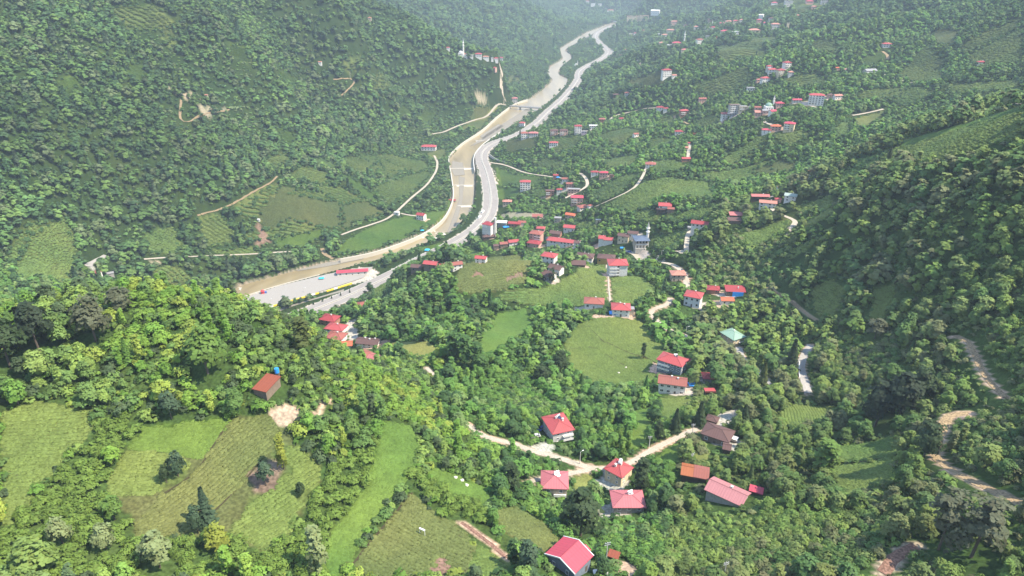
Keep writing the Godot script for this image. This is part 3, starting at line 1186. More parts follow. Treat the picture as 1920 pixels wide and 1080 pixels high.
func scatter(x0: float, x1: float, d0: float, d1: float, step: float, want: int, far: bool, grow: float) -> void:
	var z := d0
	while z < d1:
		var x := x0
		while x < x1:
			var px := x + rng.randf_range(-0.45, 0.45) * step
			var pd := z + rng.randf_range(-0.45, 0.45) * step
			x += step
			if absf(px) > pd * 0.95 + 60.0:
				continue
			var k := cell(px, -pd)
			if cover[k] != want or blocked[k] == 1:
				continue
			if not in_view(px, hgt[k], pd, 0.07):
				continue
			var where := area_of(px, pd)
			var a := noise.get_noise_2d(px * 1.3, pd * 1.3)
			var list: Array = MIX[where]
			var c: Array = list[clampi(int((a * 0.9 + 0.5 + rng.randf_range(-0.33, 0.33)) * list.size()), 0, list.size() - 1)]
			var f := rng.randf_range(1.15, 1.6)
			var tint := Color(c[0] * f, c[1] * f, c[2] * f)
			if blocked[k] == 2:
				var low := rng.randf_range(0.28, 0.5) * (1.0 if pd < 900.0 else 1.5)
				plant(where, px, -pd, "hazel", low * 1.5, low, tint, true)
				continue
			if hgt[k] < 26.0 and pd > 850.0 and pd < 3600.0 and want == WOODS and rng.randf() < 0.85:
				var low := rng.randf_range(0.6, 1.2)
				plant(where, px, -pd, "hazel", low * 1.4, low, tint, true)
				continue
			if want == HAZEL:
				var s := rng.randf_range(0.75, 1.15) * grow
				if where == "wooded ridge":
					tint = Color(0.085 * f, 0.125 * f, 0.024 * f)
				plant(where, px, -pd, "hazel", s, s * rng.randf_range(0.85, 1.15), tint, far)
				continue
			var wide := noise.get_noise_2d(px * 0.35 + 900.0, pd * 0.35)
			tint = tint * (1.0 + 0.45 * wide)
			if noise.get_noise_2d(px * 0.8 - 500.0, pd * 0.8) < -0.38 and pd > 430.0:
				var s := rng.randf_range(0.8, 1.3) * grow
				plant(where, px, -pd, "hazel", s, s, tint * 1.15, far)
				continue
			var roll := rng.randf()
			var away := Vector2(px, pd) * (1.0 + (11.0 if pd < 700.0 else 16.0) / pd)
			var beyond := cover[cell(away.x, -away.y)]
			var just := Vector2(px, pd) * (1.0 + 4.5 / pd)
			var next := cover[cell(just.x, -just.y)]
			if pd < 500.0 and (next == DIRT or next == PAVED):
				continue
			if beyond != WOODS and beyond != HAZEL and pd < 1300.0:
				var s := rng.randf_range(0.5, 0.95)
				plant(where, px, -pd, "hazel", s * 1.2, s, tint, far)
				continue
			if where == "wooded ridge" or where == "right hill":
				if rng.randf() < 0.2:
					var s := rng.randf_range(0.5, 1.0) * grow
					plant(where, px, -pd, "hazel", s, s, tint, far)
					continue
			var b := noise2.get_noise_2d(px * 0.6 + 300.0, pd * 0.6)
			if where == "far valley" or where == "left hillside":
				var s := (0.5 + 0.95 * pow(rng.randf(), 1.8) + 0.35 * b) * grow
				s = maxf(s, 0.45)
				if roll < 0.04:
					plant(where, px, -pd, "conifer", s, s * 0.9, Color(tint.r * 0.6, tint.g * 0.68, tint.b * 0.8), far)
				else:
					plant(where, px, -pd, "broad", s * 1.05, s * rng.randf_range(0.7, 1.0), tint, far)
			elif roll < 0.5 + b * 0.5 and where != "right hill" or roll < 0.3:
				var s := rng.randf_range(0.8, 1.5) * grow
				plant(where, px, -pd, "hazel", s, s * rng.randf_range(0.9, 1.3), tint, far)
			elif roll < 0.92:
				var s := rng.randf_range(0.55, 1.0) * grow * (1.0 + a * 0.35) * (1.0 if where == "ravine" else 1.3 if where == "right hill" and pd > 280.0 else 1.1 if where == "right hill" or px < -110.0 else 0.85)
				if where == "wooded ridge" and pd > 190.0 and px > -140.0 and px < -58.0:
					s *= 0.62
				plant(where, px, -pd, "broad", s * rng.randf_range(0.9, 1.25), s, tint, far)
			elif roll < 0.985:
				var s := rng.randf_range(0.6, 1.0) * grow
				plant(where, px, -pd, "tall", s, s, tint, far)
			else:
				var s := rng.randf_range(0.5, 0.85) * grow
				plant(where, px, -pd, "conifer", s, s, Color(tint.r * 0.55, tint.g * 0.62, tint.b * 0.7), far)
		z += step

func undergrowth(x0: float, x1: float, d0: float, d1: float, step: float) -> void:
	var z := d0
	while z < d1:
		var x := x0
		while x < x1:
			var px := x + rng.randf_range(-0.45, 0.45) * step
			var pd := z + rng.randf_range(-0.45, 0.45) * step
			x += step
			if absf(px) > pd * 0.95 + 60.0:
				continue
			var k := cell(px, -pd)
			if cover[k] != WOODS or blocked[k] == 1 or not in_view(px, hgt[k], pd, 0.04):
				continue
			var where := area_of(px, pd)
			var list: Array = MIX[where]
			var c: Array = list[rng.randi() % list.size()]
			var s := rng.randf_range(0.4, 0.9)
			var key := where + "|hazel_far|" + str(rng.randi() % 3)
			if not stuff_at.has(key):
				stuff_at[key] = [[], []]
			stuff_at[key][0].append(Transform3D(Basis(Vector3.UP, rng.randf() * TAU).scaled_local(Vector3(s * 1.2, s, s * 1.2)), Vector3(px, hgt[k] - 0.2, -pd)))
			stuff_at[key][1].append(Color(c[0], c[1], c[2]) * rng.randf_range(0.9, 1.3))
		z += step

func commit_plants() -> void:
	near_trees.sort_custom(func(a, b): return a[0] > b[0])
	var count := {"tree": 0, "bush": 0}
	var chosen := []
	var alike := {}
	for t in near_trees:
		var cat := "bush" if t[3] == "hazel" else "tree"
		if count[cat] < (210 if cat == "tree" else 60):
			count[cat] += 1
			var label := tree_label(t)
			chosen.append([t, label, cat])
			if not alike.has(label):
				alike[label] = []
			alike[label].append(t[2].x / -t[2].z)
		else:
			var key: String = t[1] + "|" + t[3] + "|" + str(t[4])
			if not stuff_at.has(key):
				stuff_at[key] = [[], []]
			stuff_at[key][0].append(Transform3D(Basis(Vector3.UP, t[7]).scaled_local(Vector3(t[5], t[6], t[5])), t[2]))
			stuff_at[key][1].append(t[8])
	var nth := ["leftmost", "second", "third", "fourth", "fifth", "sixth", "seventh", "eighth", "ninth", "tenth"]
	for k in chosen:
		var t: Array = k[0]
		var label: String = k[1]
		var same: Array = alike[label]
		if same.size() > 1:
			same.sort()
			label = nth[mini(same.find(t[2].x / -t[2].z), 9)] + " " + label
		var c: Color = t[8]
		# a handful of tints, so that materials are shared
		var q := Color(snappedf(c.r, 0.012), snappedf(c.g, 0.015), snappedf(c.b, 0.012))
		tree_thing(t[2], t[3], t[4], t[5], t[6], t[7], q, label, ("bushes" if k[2] == "bush" else "trees") + " of the " + t[1])
	for key in stuff_at:
		var f: PackedStringArray = key.split("|")
		var mm := many(mesh_of[f[1]][int(f[2])], stuff_at[key][0], stuff_at[key][1])
		var sp := f[1].replace("_far", "")
		var what: String = {"broad": "broadleaf", "hazel": "hazel and scrub", "tall": "slim tall tree", "conifer": "spruce"}[sp]
		mm.name = numbered("woods")
		mm.set_meta("label", "mass of %s cover on the %s" % [what, f[0]])
		mm.set_meta("group", "mass of %s cover on the %s" % [what, f[0]])
		mm.set_meta("category", "woods")
		mm.set_meta("kind", "stuff")

func tree_label(t: Array) -> String:
	var kind: String = {"broad": "broadleaf tree", "hazel": "leafy bush", "tall": "slim tree", "conifer": "pointed spruce"}[t[3]]
	var c: Color = t[8]
	var tone := "yellow green" if c.r > 0.15 else "olive" if c.r > c.g * 0.78 else "light green" if c.g > 0.15 else "mid green" if c.g > 0.095 else "dark green"
	var big: float = t[6] * NOMINAL[t[3]][0]
	var size := "tall" if big > 9.5 else "medium" if big > 6.5 else "low"
	if t[3] == "hazel":
		size = "big" if big > 4.2 else "small"
	var p: Vector3 = t[2]
	var near := 1e9
	var mark := ""
	var d := Vector2.ZERO
	for m in LANDMARKS:
		var e := Vector2(p.x - m[1], -p.z + m[2])
		if e.length() < near:
			near = e.length()
			mark = m[0]
			d = e
	var side := "behind" if d.y > absf(d.x) * 0.5 else "in front of" if d.y < -absf(d.x) * 0.5 else ""
	var flank := "left" if d.x < -absf(d.y) * 0.5 else "right" if d.x > absf(d.y) * 0.5 else ""
	var place := side
	if flank != "":
		place = flank + " of" if side == "" else side + " and " + flank + " of" if side == "behind" else "front " + flank + " of"
	var far := "touching," if near < 7.0 else "near," if near < 16.0 else "somewhat" if near < 30.0 else "far"
	return "%s %s %s %s %s the %s" % [size, tone, kind, far, place, mark]

func many(mesh: Mesh, where: Array, tints: Array) -> MultiMeshInstance3D:
	var mm := MultiMesh.new()
	mm.transform_format = MultiMesh.TRANSFORM_3D
	mm.use_colors = true
	mm.mesh = mesh
	mm.instance_count = where.size()
	for i in where.size():
		mm.set_instance_transform(i, where[i])
		mm.set_instance_color(i, tints[i])
	var o := MultiMeshInstance3D.new()
	o.multimesh = mm
	add_child(o)
	return o

var field_list := []

func field(id: int, p: PackedVector2Array, label: String, rows: float) -> void:
	fill_poly(p, id)
	field_list.append([id, p, label, rows])

func grow_fields() -> void:
	for f in field_list:
		var p: PackedVector2Array = f[1]
		var id: int = f[0]
		if id == SCAR or id == DIRT or id == PAVED:
			continue
		var lo := p[0]
		var hi := p[0]
		var mid := Vector2.ZERO
		for q in p:
			lo = lo.min(q)
			hi = hi.max(q)
			mid += q / p.size()
		var far := -mid.y
		var area := 0.0
		for i in p.size():
			area += p[i].cross(p[(i + 1) % p.size()]) * 0.5
		var gap := clampf(sqrt(absf(area) / 5200.0), 0.95, 12.0)
		var along := gap * 0.62
		var across := gap * (1.5 if id == TEA or id == OLIVE else 0.95)
		if id == TEA and far > 380.0:
			across = maxf(across, far * 0.0066)
			gap = maxf(gap, across * 0.52)
			along = gap * 0.7
		if id == PLOWED:
			along = 1.3
			across = 1.3
		var e := Vector2(1, 0).rotated(deg_to_rad(-f[3]))
		var g := Vector2(-e.y, e.x)
		var reach := (hi - lo).length() * 0.55
		var c := (lo + hi) * 0.5
		var where := []
		var tints := []
		for k in 3:
			where.append([])
			tints.append([])
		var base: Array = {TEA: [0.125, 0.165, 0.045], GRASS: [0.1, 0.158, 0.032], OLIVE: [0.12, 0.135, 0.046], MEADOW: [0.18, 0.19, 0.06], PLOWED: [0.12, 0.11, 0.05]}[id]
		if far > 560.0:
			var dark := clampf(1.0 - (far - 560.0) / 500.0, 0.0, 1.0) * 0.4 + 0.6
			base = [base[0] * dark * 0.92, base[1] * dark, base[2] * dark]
			# hedges and scrub along the edges
			for i in p.size():
				var a := p[i]
				var b := p[(i + 1) % p.size()]
				var steps := int(a.distance_to(b) / 4.5)
				for s in steps:
					if rng.randf() < 0.3:
						continue
					var q := a.lerp(b, (s + rng.randf()) / steps) + Vector2(rng.randf_range(-2.5, 2.5), rng.randf_range(-2.5, 2.5))
					var k := cell(q.x, q.y)
					if blocked[k] or -q.y > 1700.0:
						continue
					var h := rng.randf_range(0.8, 1.5)
					var shade := rng.randf_range(0.8, 1.2)
					plant(area_of(q.x, -q.y), q.x, q.y, "hazel", h, h, Color(0.05 * shade, 0.095 * shade, 0.03 * shade), true)
		var t := -reach
		while t < reach:
			var bend := noise.get_noise_1d(t * 3.0 + mid.x) * 1.0
			var s := -reach - rng.randf() * along
			while s < reach:
				var wob := noise.get_noise_2d(s * 2.0 + mid.x, t * 0.6 + mid.y) * gap * 1.6
				var q := c + e * (s + rng.randf_range(-0.5, 0.5) * along) + g * (t + wob + bend)
				s += along
				if not Geometry2D.is_point_in_polygon(q, p):
					continue
				var k := cell(q.x, q.y)
				if blocked[k] == 1 or cover[k] != id:
					continue
				var h := height_at(q.x, q.y)
				var n := noise2.get_noise_2d(q.x, q.y)
				var a := noise.get_noise_2d(q.x * 0.8, q.y * 0.8)
				var tall := (1.0 if id == TEA or id == OLIVE else 0.5 if id != PLOWED else 0.5) * (1.0 + 0.35 * n)
				var size := gap * (1.3 if id != PLOWED else 0.45) * rng.randf_range(0.8, 1.3)
				var i := rng.randi() % 3
				where[i].append(Transform3D(Basis(Vector3.UP, rng.randf() * TAU).scaled_local(Vector3(size, tall * minf(gap, 2.2) * 1.1, size)), Vector3(q.x, h - 0.1, q.y)))
				var fl := (1.0 + 0.22 * a + 0.2 * n) * rng.randf_range(0.88, 1.12)
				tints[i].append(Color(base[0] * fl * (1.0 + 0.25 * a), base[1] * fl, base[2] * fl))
			t += across
		var name_: String = {TEA: "tea_bushes", OLIVE: "tea_bushes", GRASS: "grass", MEADOW: "grass", PLOWED: "weeds"}[id]
		for i in 3:
			if where[i].is_empty():
				continue
			var mm := many(tea_mesh[i], where[i], tints[i])
			mm.name = numbered(name_)
			mm.set_meta("label", f[2])
			mm.set_meta("group", "plants of the " + f[2])
			mm.set_meta("category", "tea field" if name_ == "tea_bushes" else "grass")
			mm.set_meta("kind", "stuff")

# ---------------------------------------------------------------- street furniture and vehicles
func car(x: float, z: float, turn: float, paint: String, label: String, van := false) -> void:
	var o := thing("car" if not van else "truck", label, "car" if not van else "truck", Vector3(x, height_at(x, z) + 0.15, z), turn)
	var l := 4.3 if not van else 7.0
	var st := SurfaceTool.new()
	st.begin(Mesh.PRIMITIVE_TRIANGLES)
	var prof := [Vector2(-l * 0.5, 0.3), Vector2(-l * 0.5, 0.8), Vector2(-l * 0.3, 0.92), Vector2(l * 0.42, 0.95), Vector2(l * 0.5, 0.8), Vector2(l * 0.5, 0.3)]
	prism(st, prof, 1.75)
	part("body", st.commit(), o, mats[paint])
	st = SurfaceTool.new()
	st.begin(Mesh.PRIMITIVE_TRIANGLES)
	if van:
		prism(st, [Vector2(-l * 0.46, 0.9), Vector2(-l * 0.42, 2.2), Vector2(-l * 0.2, 2.2), Vector2(-l * 0.2, 0.9)], 1.9)
		part("cabin", st.commit(), o, mats[paint])
		part("cargo_box", box_mesh(Vector3(l * 0.62, 2.2, 2.2)), o, mats.white_paint, Vector3(l * 0.16, 2.0, 0))
		part("windscreen", box_mesh(Vector3(0.06, 0.8, 1.6)), o, mats.glass, Vector3(-l * 0.445, 1.65, 0))
	else:
		prism(st, [Vector2(-l * 0.22, 0.92), Vector2(-l * 0.1, 1.42), Vector2(l * 0.26, 1.42), Vector2(l * 0.4, 0.94)], 1.5)
		part("cabin", st.commit(), o, mats.glass)
		part("roof", box_mesh(Vector3(l * 0.36, 0.08, 1.46)), o, mats[paint], Vector3(l * 0.08, 1.46, 0))
	for sx in [-1.0, 1.0]:
		for sz in [-1.0, 1.0]:
			var w := part("wheel", cyl_mesh(0.33, 0.33, 0.24), o, mats.black_rubber, Vector3(sx * l * 0.31, 0.3, sz * 0.82))
			w.rotation.x = PI * 0.5

func prism(st: SurfaceTool, p: Array, w: float) -> void:
	var n := p.size()
	for i in n:
		var a: Vector2 = p[i]
		var b: Vector2 = p[(i + 1) % n]
		quad(st, Vector3(a.x, a.y, -w * 0.5), Vector3(b.x, b.y, -w * 0.5), Vector3(b.x, b.y, w * 0.5), Vector3(a.x, a.y, w * 0.5))
	for i in range(1, n - 1):
		tri(st, Vector3(p[0].x, p[0].y, w * 0.5), Vector3(p[i].x, p[i].y, w * 0.5), Vector3(p[i + 1].x, p[i + 1].y, w * 0.5))
		tri(st, Vector3(p[0].x, p[0].y, -w * 0.5), Vector3(p[i + 1].x, p[i + 1].y, -w * 0.5), Vector3(p[i].x, p[i].y, -w * 0.5))
	st.generate_normals()

func pole(x: float, z: float, h: float, label: String, lamp: bool, called := "utility_pole") -> void:
	var o := thing(called, label, "pole", Vector3(x, height_at(x, z), z), rng.randf() * 0.8)
	part("post", cyl_mesh(0.2, 0.11, h + 1.0, 8), o, mats.pole_concrete, Vector3(0, h * 0.5 - 0.5, 0))
	if lamp:
		var a := part("arm", cyl_mesh(0.05, 0.05, 1.6, 6), o, mats.galvanised, Vector3(0.7, h, 0))
		a.rotation.z = PI * 0.5
		part("lamp_head", box_mesh(Vector3(0.7, 0.16, 0.3)), o, mats.white_paint, Vector3(1.6, h, 0))
	else:
		for k in 2:
			part("crossarm", box_mesh(Vector3(1.8, 0.12, 0.12)), o, mats.galvanised, Vector3(0, h - 0.3 - k * 0.7, 0))
		for k in 3:
			part("insulator", cyl_mesh(0.06, 0.06, 0.25, 6), o, mats.white_paint, Vector3((k - 1) * 0.75, h - 0.1, 0))

func pylon(x: float, z: float, h: float, label: String) -> void:
	var o := thing("lattice_pylon", label, "pylon", Vector3(x, height_at(x, z), z), 0.3)
	for sx in [-1.0, 1.0]:
		for sz in [-1.0, 1.0]:
			var st := SurfaceTool.new()
			st.begin(Mesh.PRIMITIVE_TRIANGLES)
			limb(st, Vector3(sx * 0.7, -0.5, sz * 0.7), Vector3(sx * 0.2, h, sz * 0.2), 0.07, 0.05)
			st.generate_normals()
			part("leg", st.commit(), o, mats.galvanised)
	for k in 6:
		var y0 := h * k / 6.0
		var r0 := 0.7 - 0.5 * k / 6.0
		var r1 := 0.7 - 0.5 * (k + 1) / 6.0
		var st := SurfaceTool.new()
		st.begin(Mesh.PRIMITIVE_TRIANGLES)
		for s in [-1.0, 1.0]:
			limb(st, Vector3(-r0, y0, s * r0), Vector3(r1, y0 + h / 6.0, s * r1), 0.04, 0.04)
			limb(st, Vector3(s * r0, y0, r0), Vector3(s * r1, y0 + h / 6.0, -r1), 0.04, 0.04)
		st.generate_normals()
		part("brace", st.commit(), o, mats.galvanised)
	for k in 2:
		part("crossarm", box_mesh(Vector3(2.6, 0.14, 0.2)), o, mats.galvanised, Vector3(0, h - 0.4 - k * 1.4, 0))

func tarp(x: float, z: float, w: float, d: float, h: float, paint: String, label: String) -> void:
	var o := thing("canopy", label, "canopy", Vector3(x, height_at(x, z), z), rng.randf_range(-0.4, 0.4))
	part("sheet", roof_mesh("hip", w, d, 0.35, 0.2), o, mats[paint], Vector3(0, h, 0))
	for sx in [-1.0, 1.0]:
		for sz in [-1.0, 1.0]:
			part("post", cyl_mesh(0.06, 0.06, h + 0.6, 6), o, mats.galvanised, Vector3(sx * w * 0.45, h * 0.5 - 0.3, sz * d * 0.45))

# ---------------------------------------------------------------- scene
func _ready() -> void:
	var cam := Camera3D.new()
	cam.name = "camera"
	cam.fov = 45.0
	cam.near = 1.0
	cam.far = 12000.0
	cam.position = Vector3(0, CAM_H, 0)
	cam.rotation_degrees = Vector3(-PITCH, 0, 0)
	add_child(cam)
	cam.current = true
	var sky_mat := ProceduralSkyMaterial.new()
	sky_mat.sky_top_color = Color(0.5, 0.6, 0.74)
	sky_mat.sky_horizon_color = Color(0.86, 0.87, 0.87)
	sky_mat.sky_curve = 0.18
	sky_mat.ground_horizon_color = Color(0.6, 0.64, 0.62)
	sky_mat.ground_bottom_color = Color(0.2, 0.24, 0.16)
	sky_mat.sky_energy_multiplier = 1.2
	var sky := Sky.new()
	sky.sky_material = sky_mat
	var env := Environment.new()
	env.background_mode = Environment.BG_SKY
	env.sky = sky
	env.tonemap_mode = Environment.TONE_MAPPER_LINEAR
	env.tonemap_exposure = 2.0
	env.sdfgi_enabled = true
	env.ssao_enabled = true
	env.ssil_enabled = true
	env.fog_enabled = true
	env.fog_density = 0.00011
	env.fog_light_color = Color(0.83, 0.92, 1.0)
	var we := WorldEnvironment.new()
	we.name = "environment"
	we.environment = env
	add_child(we)
	var sun := DirectionalLight3D.new()
	sun.name = "sun"
	sun.light_energy = 1.6
	sun.light_color = Color(1.0, 0.95, 0.86)
	sun.light_angular_distance = 0.5
	sun.shadow_enabled = true
	var az := deg_to_rad(108.0)
	var el := deg_to_rad(54.0)
	var from := Vector3(sin(az) * cos(el), sin(el), -cos(az) * cos(el))
	sun.look_at_from_position(from * 100.0, Vector3.ZERO, Vector3.UP)
	add_child(sun)

	rng.seed = 7
	noise.seed = 3
	noise.frequency = 0.012
	noise.fractal_octaves = 3
	noise2.seed = 8
	noise2.frequency = 0.11
	noise2.fractal_octaves = 3
	make_materials()
	survey()
	make_heights()
	# river bed, plain and highway bench
	stamp_begin()
	stamp(river_axis(9.0, 3.5), 30.0)
	stamp_end(30.0)
	stamp_begin()
	stamp(highway_axis(), 20.0)
	stamp_end(20.0, PAVED, -1.0, 9.0)
	lower_valley()
	stamp_begin()
	stamp(river_axis(0.0, -1.5), 4.0)
	stamp_end(4.0, RIVERBED, 2.5, 7.0)
	fields()
	stamp_begin()
	roads()
	stamp_end(5.0, DIRT, 0.6, 2.2)
	rng.seed = 21
	houses()
	make_ground()
	lay_roads()
	water_and_highway()
	make_plant_meshes()
	rng.seed = 31
	furniture()
	single_trees()
	rng.seed = 41
	grow_fields()
	rng.seed = 51
	scatter(-330.0, 400.0, 92.0, 430.0, 3.0, HAZEL, false, 0.95)
	scatter(-330.0, 400.0, 92.0, 330.0, 4.3, WOODS, false, 1.0)
	undergrowth(-330.0, 400.0, 92.0, 420.0, 3.4)
	scatter(-700.0, 480.0, 330.0, 640.0, 5.3, WOODS, true, 1.15)
	scatter(-700.0, 700.0, 430.0, 1000.0, 4.6, HAZEL, true, 1.25)
	scatter(-900.0, 900.0, 640.0, 1300.0, 6.0, WOODS, true, 1.25)
	scatter(-1400.0, 1500.0, 1300.0, 2300.0, 8.0, WOODS, true, 1.55)
	scatter(-1400.0, 2200.0, 2300.0, 5200.0, 15.0, WOODS, true, 2.3)
	commit_plants()

# ---------------------------------------------------------------- the survey: places in metres, x east of the camera, z towards it
const XSPANS := [[-1440, -640, 20], [-640, -280, 5], [-280, 280, 1.6], [280, 700, 5], [700, 2240, 20]]
const DSPANS := [[-90, 90, 12], [90, 420, 1.5], [420, 900, 3], [900, 1700, 6], [1700, 3000, 14], [3000, 6200, 32]]

func survey() -> void:
	spot.append_array([Vector3(-120.9, 207.5, -118), Vector3(-90.1, 196.3, -128), Vector3(-51.1, 190.7, -133), Vector3(-142, 203.6, -148), Vector3(-104.6, 196.7, -160)])
	spot.append_array([Vector3(-64, 192.6, -160), Vector3(-158.1, 211.1, -176), Vector3(-128.8, 205.1, -180), Vector3(-91.8, 202.1, -184), Vector3(-75.6, 200.8, -190)])
	spot.append_array([Vector3(-155.5, 212.3, -200), Vector3(-122.3, 209.1, -205), Vector3(-87.8, 205.8, -200), Vector3(-58.2, 197.3, -194), Vector3(-189.4, 216.6, -226)])
	spot.append_array([Vector3(-157, 218.8, -222), Vector3(-109.2, 215.5, -222), Vector3(-81.7, 209.8, -222), Vector3(-68, 197.3, -212), Vector3(-60.2, 192.2, -214)])
	spot.append_array([Vector3(-86.8, 148.4, -300), Vector3(-66.1, 153.4, -285), Vector3(-96.1, 161, -300), Vector3(-39.1, 189, -184), Vector3(-42, 183.9, -158)])
	spot.append_array([Vector3(-27.5, 181.5, -172), Vector3(-39.8, 183.5, -212), Vector3(-8.8, 185, -138), Vector3(-15.9, 183.6, -154), Vector3(-1.7, 178.9, -170)])
	spot.append_array([Vector3(16.3, 178.2, -146), Vector3(37.9, 173.8, -148), Vector3(19.4, 147.6, -238), Vector3(16.5, 150.2, -206), Vector3(43.1, 146.2, -218)])
	spot.append_array([Vector3(43.6, 148.4, -198), Vector3(-18.4, 155, -243), Vector3(66.6, 148.8, -240), Vector3(71.5, 153.8, -214), Vector3(78.5, 158.7, -194)])
	spot.append_array([Vector3(88.3, 150.2, -240), Vector3(90.8, 127, -328), Vector3(86.7, 125.5, -312), Vector3(103.9, 130.3, -305), Vector3(70.4, 171.6, -150)])
	spot.append_array([Vector3(99.7, 176.1, -146), Vector3(126.4, 183.7, -142), Vector3(140.4, 188.1, -138), Vector3(127.5, 152.9, -212), Vector3(155.6, 151.7, -240)])
	spot.append_array([Vector3(160.9, 176.7, -205), Vector3(155.2, 189.2, -166), Vector3(178.8, 142.5, -285), Vector3(138.6, 142.6, -276), Vector3(134.5, 130.9, -322)])
	spot.append_array([Vector3(153, 135.4, -300), Vector3(186.8, 183.5, -212), Vector3(199.6, 181.6, -248), Vector3(-83.4, 110.1, -392), Vector3(-122.3, 94.9, -418)])
	spot.append_array([Vector3(-89, 110.1, -366), Vector3(-108.2, 103.2, -445), Vector3(-105.7, 94.5, -470), Vector3(-128.1, 103.7, -428), Vector3(-132.6, 105.6, -420)])
	spot.append_array([Vector3(-120.3, 103.9, -430), Vector3(-118.8, 105.8, -405), Vector3(-39.1, 138.3, -338), Vector3(-26.3, 142.5, -285), Vector3(-8.6, 130.7, -312)])
	spot.append_array([Vector3(12.1, 124.4, -332), Vector3(0, 104.1, -432), Vector3(55.6, 117.8, -366), Vector3(60, 119.4, -404), Vector3(72.4, 120.2, -410)])
	spot.append_array([Vector3(56.8, 118.9, -424), Vector3(73.2, 121.8, -336), Vector3(85.5, 101.3, -510), Vector3(34, 100.9, -500), Vector3(-13.8, 87, -545)])
	spot.append_array([Vector3(-50.7, 76.6, -540), Vector3(-86.3, 81.7, -500), Vector3(-79.9, 67.9, -592), Vector3(-49.4, 71.2, -585), Vector3(-31.1, 56.5, -640)])
	spot.append_array([Vector3(31.2, 102.8, -530), Vector3(62.7, 96.1, -545), Vector3(96.3, 110.8, -470), Vector3(127, 114.8, -432), Vector3(154, 116.9, -436)])
	spot.append_array([Vector3(141.2, 112.9, -384), Vector3(132.1, 101.8, -500), Vector3(100.7, 115, -412), Vector3(114.5, 117.2, -380), Vector3(129.1, 72.2, -640)])
	spot.append_array([Vector3(98.4, 66.8, -660), Vector3(59.7, 41.9, -720), Vector3(24.4, 35.7, -735), Vector3(136.1, 84.1, -580), Vector3(184.3, 120.5, -450)])
	spot.append_array([Vector3(182.9, 128.1, -388), Vector3(206.4, 137.3, -400), Vector3(166.4, 132.8, -330), Vector3(213.2, 159.8, -330), Vector3(187.6, 157.9, -300)])
	spot.append_array([Vector3(225.5, 182.3, -365), Vector3(226.4, 169.6, -430), Vector3(255.4, 218.9, -335), Vector3(228, 191.5, -272), Vector3(231.3, 187.6, -325)])
	spot.append_array([Vector3(308.6, 245.3, -430), Vector3(304.5, 225.7, -470), Vector3(305.3, 199.9, -530), Vector3(296.2, 173.3, -590), Vector3(280.1, 161.3, -590)])
	spot.append_array([Vector3(236.2, 137.6, -560), Vector3(223.4, 134.6, -575), Vector3(161, 120.6, -560), Vector3(191.2, 127.9, -560), Vector3(181.6, 120.1, -520)])
	spot.append_array([Vector3(203.3, 141.2, -470), Vector3(157.6, 95.4, -680), Vector3(279.7, 236.4, -372), Vector3(261.9, 212.2, -390), Vector3(244.5, 188.5, -440)])
	spot.append_array([Vector3(433.3, 150.7, -860), Vector3(412.9, 152.3, -950), Vector3(324.8, 150.5, -680), Vector3(287.6, 146.2, -640), Vector3(282.6, 109.8, -760)])
	spot.append_array([Vector3(259.6, 103.2, -850), Vector3(218.8, 104.1, -720), Vector3(419.8, 158.5, -1180), Vector3(337.6, 122.6, -1060), Vector3(283.1, 84.9, -1200)])
	spot.append_array([Vector3(262.3, 92.8, -1050), Vector3(333.8, 138.5, -870), Vector3(171.9, 95.8, -840), Vector3(127.9, 77.9, -800), Vector3(104.3, 51.5, -940)])
	spot.append_array([Vector3(125.3, 59.9, -920), Vector3(85.9, 40.1, -850), Vector3(63.9, 37.8, -780), Vector3(-6.9, 21.1, -842), Vector3(28.9, 33.1, -1250)])
	spot.append_array([Vector3(110.9, 52.8, -1200), Vector3(79.4, 34.2, -1130), Vector3(35.5, 16.1, -1130), Vector3(205.2, 58.2, -1280), Vector3(156.9, 42, -1480)])
	spot.append_array([Vector3(243.4, 56.9, -1720), Vector3(297.1, 122.8, -1380), Vector3(192.9, 35.6, -1850), Vector3(378.7, 55.1, -2150), Vector3(471.1, 114.8, -1900)])
	spot.append_array([Vector3(573.4, 155.1, -1800), Vector3(642.4, 170.7, -1900), Vector3(787.2, 207.9, -2050), Vector3(701.6, 196.3, -1520), Vector3(615.8, 195.3, -1200)])
	spot.append_array([Vector3(615.6, 195.8, -1060), Vector3(623.1, 202.6, -960), Vector3(700.4, 241.1, -1010), Vector3(590.3, 203.4, -830), Vector3(526.1, 179.1, -830)])
	spot.append_array([Vector3(436.5, 164.6, -770), Vector3(455.5, 211.2, -640), Vector3(809.3, 114.6, -2900), Vector3(980.4, 152.6, -3000), Vector3(583.3, 93.9, -2700)])
	spot.append_array([Vector3(797.9, 127.3, -3300), Vector3(584.1, 14.4, -4300), Vector3(780.7, 22, -4200), Vector3(294.4, 43.5, -4600), Vector3(557.5, 24.2, -4900)])
	spot.append_array([Vector3(85.4, 41, -2950), Vector3(-114.7, 89.5, -2650), Vector3(-125.8, 153.7, -2950), Vector3(-434.2, 191.6, -2350), Vector3(-262.5, 73.3, -2250)])
	spot.append_array([Vector3(0, 34, -2250), Vector3(141.9, 72.5, -3300), Vector3(526.2, 26.3, -2900), Vector3(-318.4, 251.6, -1400), Vector3(-247.7, 190.4, -1560)])
	spot.append_array([Vector3(-120.1, 130.7, -1640), Vector3(-73.8, 124.5, -1680), Vector3(-31.2, 119.5, -1700), Vector3(-49.5, 122, -1690), Vector3(-26, 14.8, -1730)])
	spot.append_array([Vector3(-119.8, 1.4, -1415), Vector3(-158.9, -0, -1275), Vector3(-247.2, 44.4, -1235), Vector3(-338, 90.4, -1240), Vector3(-182.9, 56.6, -1520)])
